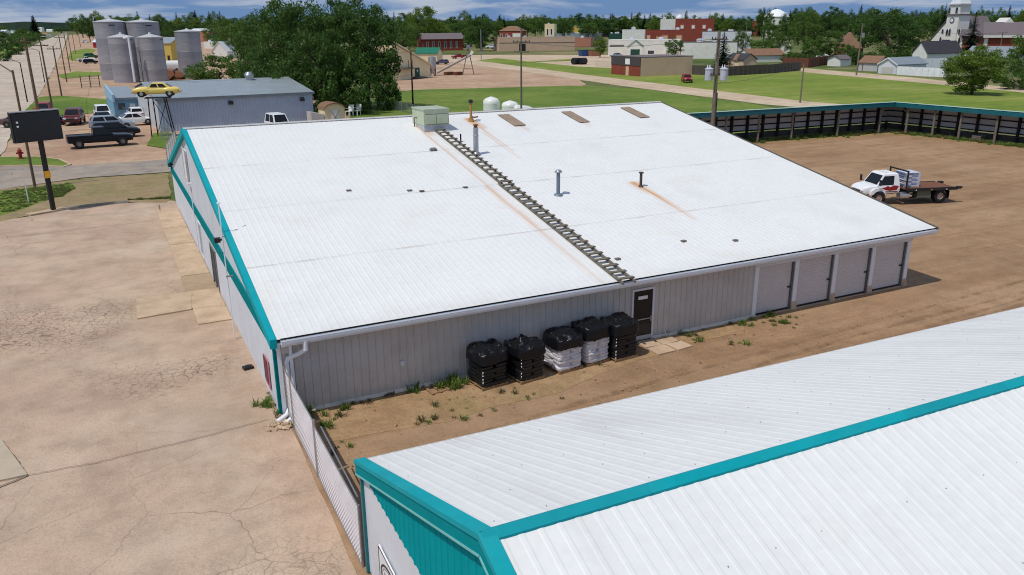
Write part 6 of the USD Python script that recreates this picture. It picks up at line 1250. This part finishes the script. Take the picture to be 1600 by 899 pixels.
# low white roofs in the wooded west of the town
r = RS(12)
for i, (x, y, w, top, lab) in enumerate(((4, 56, 10, 49, 'long low white roof at the left edge among the trees'), (48, 49, 12, 42.5, 'bright white roof in the trees left of the main street'), (62, 50, 8, 43.5, 'pale green roofed house right of the bright white roof'), (77, 50, 9, 46.5, 'low pale shed beyond the bright roof, by the street'), (67, 58, 7, 54.5, 'small pink roofed house close to the main street'), (18, 52, 6, 48, 'small green shed left of the bright roof'))):
    house('house', lab, (x - w / 2, y), (x + w / 2, y), top, 14, 'gable_x', 3, 'stucco_white', ['siding_light', 'white', 'siding_light', 'white', 'brick_pink', 'green_roof'][i], cat='house', h=hgt(at(x, y), top))

# ================================================================ trees
def crown_mesh(seed, n_clump, per, leaf_s, shape, clump_r):
    r = RS(seed); C = []
    while len(C) < n_clump:
        p = r.uniform(-1, 1, 3); q = np.linalg.norm(p)
        if not (.42 < q < 1): continue
        C.append(shape(p, r))
    C = np.array(C); cen = np.repeat(C, per, 0); off = r.normal(0, 1, (len(cen), 3)); off /= np.linalg.norm(off, axis=1, keepdims=True); rad = clump_r * r.uniform(.35, 1.08, (len(cen), 1)) * np.repeat(r.uniform(.65, 1.3, (n_clump, 1)), per, 0)
    P = cen + off * rad * [1, 1, .72]; nrm_ = off + r.normal(0, .55, off.shape); nrm_ /= np.linalg.norm(nrm_, axis=1, keepdims=True)
    a = np.cross(nrm_, r.normal(0, 1, nrm_.shape)); a /= np.linalg.norm(a, axis=1, keepdims=True); b = np.cross(nrm_, a); s = leaf_s * r.uniform(.6, 1.3, (len(P), 1))
    V = np.stack([P - a * s, P - b * s * .62, P + a * s, P + b * s * .62], 1).reshape(-1, 3); F = np.arange(len(V)).reshape(-1, 4); return V, F
def broad(p, r): return np.array([p[0] * .40, p[1] * .40, .60 + p[2] * .36 - .10 * (p[0] ** 2 + p[1] ** 2) * (p[2] < 0)])
def tall(p, r): return np.array([p[0] * .27, p[1] * .27, .56 + p[2] * .42])
def lop(p, r): return np.array([p[0] * .42 + .10 * p[2], p[1] * .38, .55 + p[2] * .40 + .06 * math.sin(p[0] * 5)])
def bushy(p, r): return np.array([p[0] * .55, p[1] * .55, .45 + p[2] * .48])
def trunk_mesh(seed, h=.6, r0=.028, limbs=6):
    r = RS(seed); m = MB(); pts = [np.array([0, 0, -.02])]
    for z in np.linspace(.1, h, 5): pts.append(np.array([r.normal(0, .012), r.normal(0, .012), z]))
    rr = np.linspace(r0, r0 * .4, 6)
    for a, b, c, d in zip(pts[:-1], pts[1:], rr[:-1], rr[1:]): m.cyl(a, b, c, d, 7)
    for k in range(limbs):
        p = pts[2 + k % 3]; an = r.uniform(0, 6.3); m.cyl(p, p + [math.cos(an) * .24, math.sin(an) * .24, .2 + r.rand() * .12], r0 * .42, r0 * .12, 5)
    return m
PROTO = {}
def mk(kind, crown, lm, seed, th=.6, r0=.026, limbs=6):
    p = proto('kind_of_tree_' + kind); part(p, 'trunk', trunk_mesh(seed, th, r0, limbs), M['bark'], smooth=60); part(p, 'crown', crown, MATS[lm]); PROTO[kind] = p
CR = {'a': crown_mesh(1, 60, 80, .019, broad, .11), 'b': crown_mesh(2, 60, 80, .019, lop, .12), 'c': crown_mesh(3, 52, 80, .019, tall, .10), 's': crown_mesh(4, 44, 80, .03, bushy, .17), 'big': crown_mesh(7, 110, 105, .0125, broad, .085), 'big2': crown_mesh(8, 110, 105, .0125, lop, .085)}
for nm in 'abc':
    for col in ('dark', 'mid', 'light'): mk(f'{nm}_{col}', CR[nm], 'leaf_' + col, ord(nm))
for col in ('dark', 'mid', 'light'): mk(f'shrub_{col}', CR['s'], 'leaf_' + col, 5, .4, .03)
for col in ('dark', 'mid', 'light'): mk(f'big_{col}', CR['big'], 'leaf_' + col, 7, .62, .03)
CR['round'] = crown_mesh(9, 170, 100, .0165, lambda p, r: np.array([p[0] * .47, p[1] * .47, .54 + p[2] * .46 + .05 * math.sin(p[0] * 4)]), .10)
mk('round_light', CR['round'], 'leaf_light', 9, .5, .03)
mk('bigb_dark', CR['big2'], 'leaf_dark', 8, .62, .03); mk('bigb_mid', CR['big2'], 'leaf_mid', 8, .62, .03)
def conifer(seed, width, levels, per):
    r = RS(seed); V = []
    for k in range(levels):
        z = .06 + .93 * (k / levels) ** .92; R = width * (1 - z) ** .85 * r.uniform(.8, 1.1) + .014
        for j in range(max(5, int(per * (1 - z * .7)))):
            an = r.uniform(0, 6.283); L = R * r.uniform(.55, 1.15); n = max(3, int(9 * L / width) + 2)
            for i in range(n):
                t_ = (i + r.rand() * .6) / n; c = np.array([math.cos(an) * L * t_, math.sin(an) * L * t_, z - L * .34 * t_ + r.normal(0, .004)]); u = np.array([math.cos(an + r.normal(0, .8)), math.sin(an + r.normal(0, .8)), -.35 + r.normal(0, .2)]); w = np.array([-u[1], u[0], r.normal(0, .3)]); s = .046 * (1 - z * .72)
                V += [c - u * s, c - w * s * .42, c + u * s, c + w * s * .42]
    V = np.array(V); return V, np.arange(len(V)).reshape(-1, 4)
for nm, (sd_, w_) in {'spruce': (1, .2), 'spruce_thin': (2, .13), 'spruce_wide': (3, .27)}.items(): mk(nm, conifer(sd_, w_, 34, 16), 'needle_dark', sd_, .9, .014, 0)
def tree(kind, label, px_, top, width=None, group=None, seed=0, name=None, cat='tree', loc=None):
    b = at(*px_) if loc is None else loc; h = max(1.0, hgt(b, top)); base_w = {'a': .92, 'b': 1.0, 'c': .66, 's': 1.3, 'S': .4}[('S' if kind.startswith('spruce') else 'a' if kind.startswith(('big_', 'round')) else 'b' if kind.startswith('bigb') else kind[0])]
    if kind == 'spruce_thin': base_w = .26
    if kind == 'spruce_wide': base_w = .54
    sx = h if width is None else width * mpp(b) / base_w
    return copy(PROTO[kind], name or ('spruce_tree' if kind.startswith('spruce') else 'shrub' if kind.startswith('shrub') else 'leafy_tree'), label, cat, tuple(b - [0, 0, .02]), RS(abs(int(px_[0] * 7 + px_[1]))).rand() * 6.28, (sx, sx, h), group)
# the dark grove in the middle
G_ = 'dark grove behind the blue grey shed'
for k, (x, y, top, w, kind) in enumerate(((425, 158, 8, 125, 'bigb_dark'), (470, 168, -10, 135, 'big_dark'), (415, 174, 70, 80, 'shrub_dark'), (535, 168, -14, 140, 'bigb_dark'), (505, 176, 40, 120, 'big_dark'), (578, 170, 0, 125, 'big_dark'), (592, 168, 62, 85, 'bigb_dark'), (452, 178, 84, 90, 'shrub_dark'), (555, 178, 90, 95, 'shrub_dark'), (505, 180, 105, 80, 'shrub_dark'), (605, 172, 112, 56, 'shrub_dark'))):
    tree(kind, ['dark tree at the left edge of the big grove', 'tall dark tree left of the middle of the grove, top near the sky', 'low dark tree filling the left foot of the grove', 'tallest dark tree of the grove, cut by the top of the picture', 'dark tree in front of the tallest one in the grove', 'dark tree right of the tallest one, touching the slanted shed', 'dark tree hanging over the slanted shed wall', 'low dark tree right behind the shed roof vent', 'low dark tree above the round topped garden shed', 'lowest dark tree behind the shed right end', 'low dark tree at the right foot of the grove'][k], (x, y), top, w)
for k, (x, y, top, w, kind, lab) in enumerate(((345, 131, 84, 95, 'shrub_mid', 'bright leafy bush crown left of the grove, over the shed roof'), (312, 128, 98, 50, 'shrub_mid', 'bright bush beside the lone silo foot'), (385, 133, 78, 70, 'shrub_mid', 'green bush at the left foot of the dark grove'),
    (365, 90, 32, 70, 'b_mid', 'mid green tree behind the white tent shed'), (395, 100, 40, 60, 'a_dark', 'dark tree between the tent shed and the grove'), (340, 74, 34, 46, 'a_mid', 'green tree beyond the teal shed'), (302, 88, 66, 22, 'shrub_dark', 'round dark bush right of the lone silo'),
    (268, 76, 42, 34, 'a_dark', 'round dark tree above the yellow shed roof'), (130, 58, 34, 26, 'a_mid', 'green tree at the end of the pole row'), (146, 60, 30, 26, 'b_mid', 'green tree left of the back silo'), (205, 56, 22, 40, 'a_mid', 'rounded green tree between the tops of the tall silos'),
    (664, 76, 7, 62, 'big_light', 'big bright green tree behind the brick station'), (630, 88, 28, 56, 'b_mid', 'green tree right of the dark grove, behind the cream granary'), (640, 80, 40, 40, 'a_dark', 'dark tree at the left end of the brick station'), (690, 70, 30, 40, 'b_light', 'olive tree behind the middle of the station'), (705, 66, 34, 40, 'a_mid', 'greyish tree behind the right end of the station'),
    (752, 80, 25, 62, 'big_dark', 'large dark round tree between the station and the tan hall'), (735, 74, 40, 30, 'a_mid', 'smaller tree left of the large dark round tree'), (937, 90, 53, 24, 'c_light', 'young bright tree left of the white hall'), (1052, 96, 57, 34, 'a_mid', 'leafy tree growing before the white hall'),
    (882, 64, 27, 26, 'a_dark', 'dark tree right of the narrow cream house'), (920, 62, 32, 34, 'a_mid', 'leafy tree behind the grey warehouse'), (1518, 148, 74, 84, 'round_light', 'round light green tree alone on the mown field, right side'), (1595, 136, 56, 70, 'b_mid', 'green tree at the right edge above the shelter fence'), (1583, 140, 100, 60, 'shrub_dark', 'dark bush under the tree at the right edge'),
    (1385, 96, 10, 110, 'bigb_dark', 'huge dark tree right of the leaning pole'), (1345, 88, 22, 70, 'a_dark', 'dark tree behind the mansard house'), (1420, 86, 26, 60, 'b_dark', 'dark tree left of the church'), (1295, 98, 45, 52, 'big_mid', 'bright green tree above the small boat'), (1270, 98, 58, 50, 'b_mid', 'green tree behind the reddish fence'), (1325, 100, 68, 30, 'shrub_mid', 'green bush left of the mansard house'),
    (1255, 84, 26, 50, 'a_mid', 'tall green tree under the white dome'), (1215, 90, 48, 44, 'b_mid', 'green tree left of the half hidden white house'), (1192, 92, 58, 40, 'a_mid', 'green tree behind the tan roofed bungalow'), (1160, 84, 46, 36, 'b_mid', 'green tree behind the flat pale hall'), (1438, 78, 56, 30, 'shrub_mid', 'green bush before the tan gabled house'),
    (12, 84, 45, 44, 'b_dark', 'dark tree at the left edge above the road'), (34, 78, 52, 36, 'a_mid', 'green tree left of the street lamps'), (6, 96, 66, 36, 'shrub_dark', 'dark bush at the left edge beside the road'), (26, 86, 62, 30, 'shrub_dark', 'dark bush behind the pole at the left road edge'), (48, 72, 54, 26, 'a_dark', 'dark tree on the bend of the road'), (62, 66, 50, 22, 'a_mid', 'green tree beside the far end of the road'))):
    tree(kind, lab, (x, y), top, w)
for x, top, lab in ((1200, 30, 'green tree under the left side of the white dome'), (1233, 29, 'green tree right of the white dome'), (1216, 34, 'green tree right below the white dome')): tree('a_mid', lab, (x, 72), top, 30)
tree('spruce_wide', 'dark spruce with the transformers in front of it', (1128, 110), 45, 40); tree('spruce_wide', 'tall dark spruce right of the church front', (1514, 91), 17, 44)
tree('spruce', 'dark spruce left of the church belfry', (1470, 66), 4, 22)
KW = ['broad dark green crown', 'leaning mid green crown', 'broad mid green crown', 'slender dark crown', 'leaning dark crown', 'leaning pale olive crown']
LM = [(130, 'at the end of the main street'), (215, 'behind the tall silos'), (300, 'behind the lone silo'), (370, 'behind the white tent shed'), (480, 'behind the dark grove'), (620, 'left of the brick station'), (690, 'behind the brick station'), (760, 'behind the large dark round tree'), (830, 'behind the tan hall'), (890, 'behind the narrow cream house'), (950, 'behind the grey open shop'), (1005, 'behind the plain white block'), (1080, 'behind the tall brick building'), (1135, 'above the transformer pole'), (1195, 'left of the white dome'), (1245, 'right of the white dome'), (1300, 'above the small boat'), (1385, 'behind the huge dark tree'), (1440, 'left of the church'), (1515, 'behind the church spruce'), (1560, 'behind the parish hall'), (1600, 'at the right edge')]
def near_(x, low=0):
    s = min(LM, key=lambda q: abs(q[0] - x)); side = '' if abs(s[0] - x) < 12 else ', to its left' if x < s[0] else ', to its right'
    return s[1] + side
# skyline: conifers and crowns behind the town
r = RS(21)
sk = [(57, 23), (219, 16), (278, 16), (311, 14), (331, 15), (345, 14), (57, 24), (617, 16), (607, 22), (366, 27), (378, 25), (733, 20), (737, 21), (741, 21), (755, 22), (780, 20), (788, 23), (872, 20), (905, 22), (921, 20), (955, 19), (958, 18), (985, 17), (996, 17), (1010, 21), (1014, 18), (1033, 21), (1072, 14), (1107, 18), (1127, 19), (1189, 10), (1197, 16), (1233, 12), (1240, 12), (1249, 12), (1258, 10), (1268, 12), (1284, 20), (1295, 17), (1341, 4), (1432, 14), (1545, 9), (1572, 7), (1588, 12), (1500, 14), (1400, 15), (1310, 12), (143, 24), (150, 26), (240, 21), (250, 21)]
for k, (x, top) in enumerate(sk):
    tree('spruce_thin' if k % 3 == 0 else 'spruce', f'dark spruce above the tree line {near_(x, 1)}', (x + r.normal(0, 1.5), 54 + r.rand() * 5), top + r.rand() * 2, 15 + r.rand() * 10, 'spruces on the skyline')
for k in range(150):
    x = 120 + 1500 * (k + r.rand()) / 150; near = k % 3
    if near == 2 and (770 < x < 1160): near = 1
    y0 = [53, 57, 64][near]; y = y0 + r.rand() * 3; top = [24, 26, 31][near] + r.normal(0, 3) - (11 if x > 1180 else 0)
    kk = r.randint(6); tree(['a_dark', 'b_mid', 'a_mid', 'c_dark', 'b_dark', 'b_light'][kk], f'{KW[kk]}, {["farthest", "middle", "nearest"][[53, 57, 64].index(int(y0))]} row, {near_(x, 1)}', (x, y), top, 22 + r.rand() * 18, 'trees along the far edge of town')
for k in range(60):
    x = -20 + 125 * r.rand(); y = 46 + 26 * r.rand() ** 1.6
    if x > 108 - (y - 46) * 2.6 or any(abs(x - q) < w and y > yy - .5 for q, yy, w in ((4, 56, 12), (48, 49, 12), (62, 50, 9), (77, 50, 10), (67, 58, 9), (18, 52, 8)) if y < yy + 12): continue
    kk = r.randint(5); tree(['a_dark', 'b_mid', 'shrub_dark', 'a_mid', 'shrub_mid'][kk], f'{["dark tree", "leaning green tree", "dark bush", "broad green tree", "green bush"][kk]}, woods left of the main street, {"far back" if y < 49 else "back part" if y < 52 else "middle part" if y < 58 else "front part"}, {"at the left edge" if x < 20 else "near the bright roof" if x < 52 else "close to the road"}', (x, y), y - (8 + r.rand() * 7), 10 + r.rand() * 14, 'trees left of the main street')
for k in range(34):
    x, y, top, w = (1225 + 215 * (k + r.rand()) / 22, 97 + r.rand() * 5, 76 + r.rand() * 10, 34) if k < 22 else (600 + 160 * (k - 22 + r.rand()) / 12, 72 + r.rand() * 4, 54 + r.rand() * 8, 30)
    if 1295 < x < 1332 and k < 22: top, y = 84, 95
    tree(['shrub_dark', 'shrub_mid', 'b_dark'][k % 3], f'{["dark bush", "green bush", "small dark tree"][k % 3]} low in the trees {near_(x, 1)}', (x, y), top, w, 'undergrowth behind the lots')
# the far wood beyond, one mass
pi = UsdGeom.PointInstancer.Define(stage, '/World/far_wood'); setd(pi, 'dark far wood along the horizon behind the town', 'wood', None, 'stuff')
pr = []
for nm, lm in (('a', 'leaf_dark'), ('b', 'leaf_mid'), ('spr', 'needle_dark')):
    me = CR[nm] if nm != 'spr' else conifer(5, .16, 22, 9)
    g = usdkit.mesh(stage, '/World/far_wood/' + {'a': 'crown', 'b': 'crown_001', 'spr': 'spruce'}[nm], me, MATS[lm]); pr.append(g.GetPath())
pi.CreatePrototypesRel().SetTargets(pr); n = 900; pos, sc, ids, ori = [], [], [], []
for k in range(n):
    x = -150 + 1900 * r.rand(); y = 46.5 + 6 * r.rand() ** 1.5; b = at(x, y); h = 13 + 14 * r.rand(); i = r.randint(3); w = h * (1.5 if i < 2 else 1.0); pos.append(b); sc.append((w, w, h)); ids.append(i); ori.append(r.rand() * 6.28)
pi.CreatePositionsAttr(Vt.Vec3fArray([Gf.Vec3f(*map(float, p)) for p in pos])); pi.CreateScalesAttr(Vt.Vec3fArray([Gf.Vec3f(*map(float, s)) for s in sc])); pi.CreateProtoIndicesAttr(Vt.IntArray([int(i) for i in ids])); pi.CreateOrientationsAttr(Vt.QuathArray([Gf.Quath(math.cos(o / 2), 0, 0, math.sin(o / 2)) for o in ori]))
# ================================================================ weeds and grass tufts
def tuft(seed, n, h, spread):
    r = RS(seed); V, F = [], []
    for k in range(n):
        a = r.uniform(0, 6.283); b = np.array([math.cos(a), math.sin(a), 0]) * r.rand() * spread; d = np.array([math.cos(a + r.normal(0, .6)), math.sin(a + r.normal(0, .6)), 0]) * r.uniform(.15, .6) * h; hh = h * r.uniform(.5, 1.1); w = np.array([-d[1], d[0], 0]); w = w / (np.linalg.norm(w) + 1e-6) * h * .055
        i = len(V); V += [b - w, b + w, b + d * .4 + [0, 0, hh * .65] + w * .8, b + d * .4 + [0, 0, hh * .65] - w * .8, b + d + [0, 0, hh]]; F += [[i, i + 1, i + 2], [i, i + 2, i + 3], [i + 3, i + 2, i + 4]]
    return np.array(V), np.array(F)
leaf('weed_dry', (.20, .17, .075), (.30, .26, .12))
def scatter(name, label, pts, sizes, mats_, seed):
    r = RS(seed); pi = UsdGeom.PointInstancer.Define(stage, '/World/' + name); setd(pi, label, 'grass', None, 'stuff'); pr = []
    for i, m in enumerate(mats_): g = usdkit.mesh(stage, f'/World/{name}/tuft' + (f'_{i:03d}' if i else ''), tuft(seed + i, 34, 1.0, .55), MATS[m]); pr.append(g.GetPath())
    pi.CreatePrototypesRel().SetTargets(pr); pi.CreatePositionsAttr(Vt.Vec3fArray([Gf.Vec3f(*map(float, p)) for p in pts])); pi.CreateScalesAttr(Vt.Vec3fArray([Gf.Vec3f(float(s * 1.3), float(s * 1.3), float(s)) for s in sizes])); pi.CreateProtoIndicesAttr(Vt.IntArray([int(r.randint(len(mats_))) for _ in pts])); pi.CreateOrientationsAttr(Vt.QuathArray([Gf.Quath(math.cos(o / 2), 0, 0, math.sin(o / 2)) for o in r.rand(len(pts)) * 6.28]))
r = RS(77)
def inside(poly, n, thr=.5, sc=.4, seed=0):
    g = Polygon([p[:2] for p in poly]); x0, y0, x1, y1 = g.bounds; out = []; k = 0
    while len(out) < n and k < n * 30:
        k += 1; p = np.array([r.uniform(x0, x1), r.uniform(y0, y1), .0])
        if g.contains(shapely.geometry.Point(p[:2])) and meshkit.fbm(p[None] * sc, 3, seed)[0] > thr: out.append(p)
    return out
p1 = inside([(4.9, 27), (19, 27), (15, 23.6), (9, 23.4), (4.9, 23.6)], 36, .56, .8, 1) + [np.array([x, 27.05 + r.normal(0, .08), 0]) for x in np.r_[r.uniform(5, 19, 30), r.uniform(21, 27, 14)]] + inside([(21, 26.9), (29.5, 26.9), (29, 24.9), (21, 24.6)], 34, .56, .8, 4)
p1 += [np.array([4.15 + r.normal(0, .08), y, 0]) for y in r.uniform(26.7, 29.5, 16)]
scatter('weeds', 'scattered weeds and dry grass at the foot of the grey wall', p1, [.10 + .16 * r.rand() ** 2 for _ in p1], ['weed', 'weed_dry', 'weed_dry'], 3)
for i, (px, py, n, s, lab) in enumerate(((707, 603, 16, .48, 'lush green weed clump against the wall beside the leftmost bag stack'), (645, 612, 8, .36, 'smaller green weed clump left of the broken pallet'), (538, 640, 6, .3, 'green weed standing alone in the dirt right of the gate panels'), (512, 668, 6, .28, 'low weed in the dirt near the fence shadow'), (416, 634, 6, .35, 'green weed at the foot of the teal corner trim'), (1203, 497, 9, .3, 'green weeds at the foot of the first overhead door'), (1165, 510, 7, .28, 'weeds in the gravel left of the overhead doors'), (1035, 521, 4, .4, 'pale dry weed right of the dark glass door'), (478, 655, 9, .5, 'dark bush in the corner behind the gate panels'))):
    b = at(px, py); t = thing('weed_clump', lab, 'weeds', tuple(b))
    for k in range(n): V, F = tuft(50 + i * 31 + k, 22, 1.0, .4); part(t, 'stem_cluster', (V * s * r.uniform(.6, 1.1) + np.r_[r.normal(0, s * .55, 2), 0], F), MATS['weed'] if i != 7 else MATS['weed_dry'])
p2 = inside(pxs((-40, 304), (0, 301), (108, 287), (118, 296), (96, 308), (60, 318), (30, 330), (-40, 343)), 900, .4, .14, 9) + inside(pxs((100, 290), (262, 274), (266, 312), (190, 314), (120, 321), (60, 333)), 560, .53, .2, 9)
scatter('verge_grass', 'rough grass growing on the verge between lot and cross street', p2, [.08 + .14 * r.rand() for _ in p2], ['weed', 'weed_dry', 'weed'], 11)
p4 = [FL0 + (FL1 - FL0) * s + np.array([r.normal(0, .5), r.normal(0, .6) + .8, 0]) for s in r.uniform(0, 1.03, 420)] + [FR0 + (FE - FR0) * s + np.array([r.normal(0, .6) + .4, r.normal(0, .6) + .3, 0]) for s in r.uniform(-.03, 1, 420)]
scatter('fence_grass', 'grass along the foot of the shelter fence', p4, [.14 + .3 * r.rand() for _ in p4], ['weed', 'weed_dry', 'weed'], 19)
# stones and litter on the ground
def stones(name, label, pts, s0, m, seed):
    r2_ = RS(seed); mb2 = MB()
    for p in pts:
        s = s0 * r2_.uniform(.5, 1.5); mb2.hull(r2_.normal(0, 1, (8, 3)) * [s, s, s * .5] + p + [0, 0, s * .2 + .09])
    single(name, mb2, m, label, 'stones', None, 'stuff')
stones('stones', 'loose stones and grit on the dirt alley', inside([(5, 27), (37, 26.5), (38, 17), (5, 17.2)], 260, .4, .3, 2), .025, mat('grit', lin(170, 140, 112), .9, var=.25), 3)
stones('pale_gravel', 'pale gravel heap at the mouth of the downspouts', [at(440, 664) + np.r_[r.normal(0, .25, 2), 0] for _ in range(70)], .05, M['concrete'], 6)
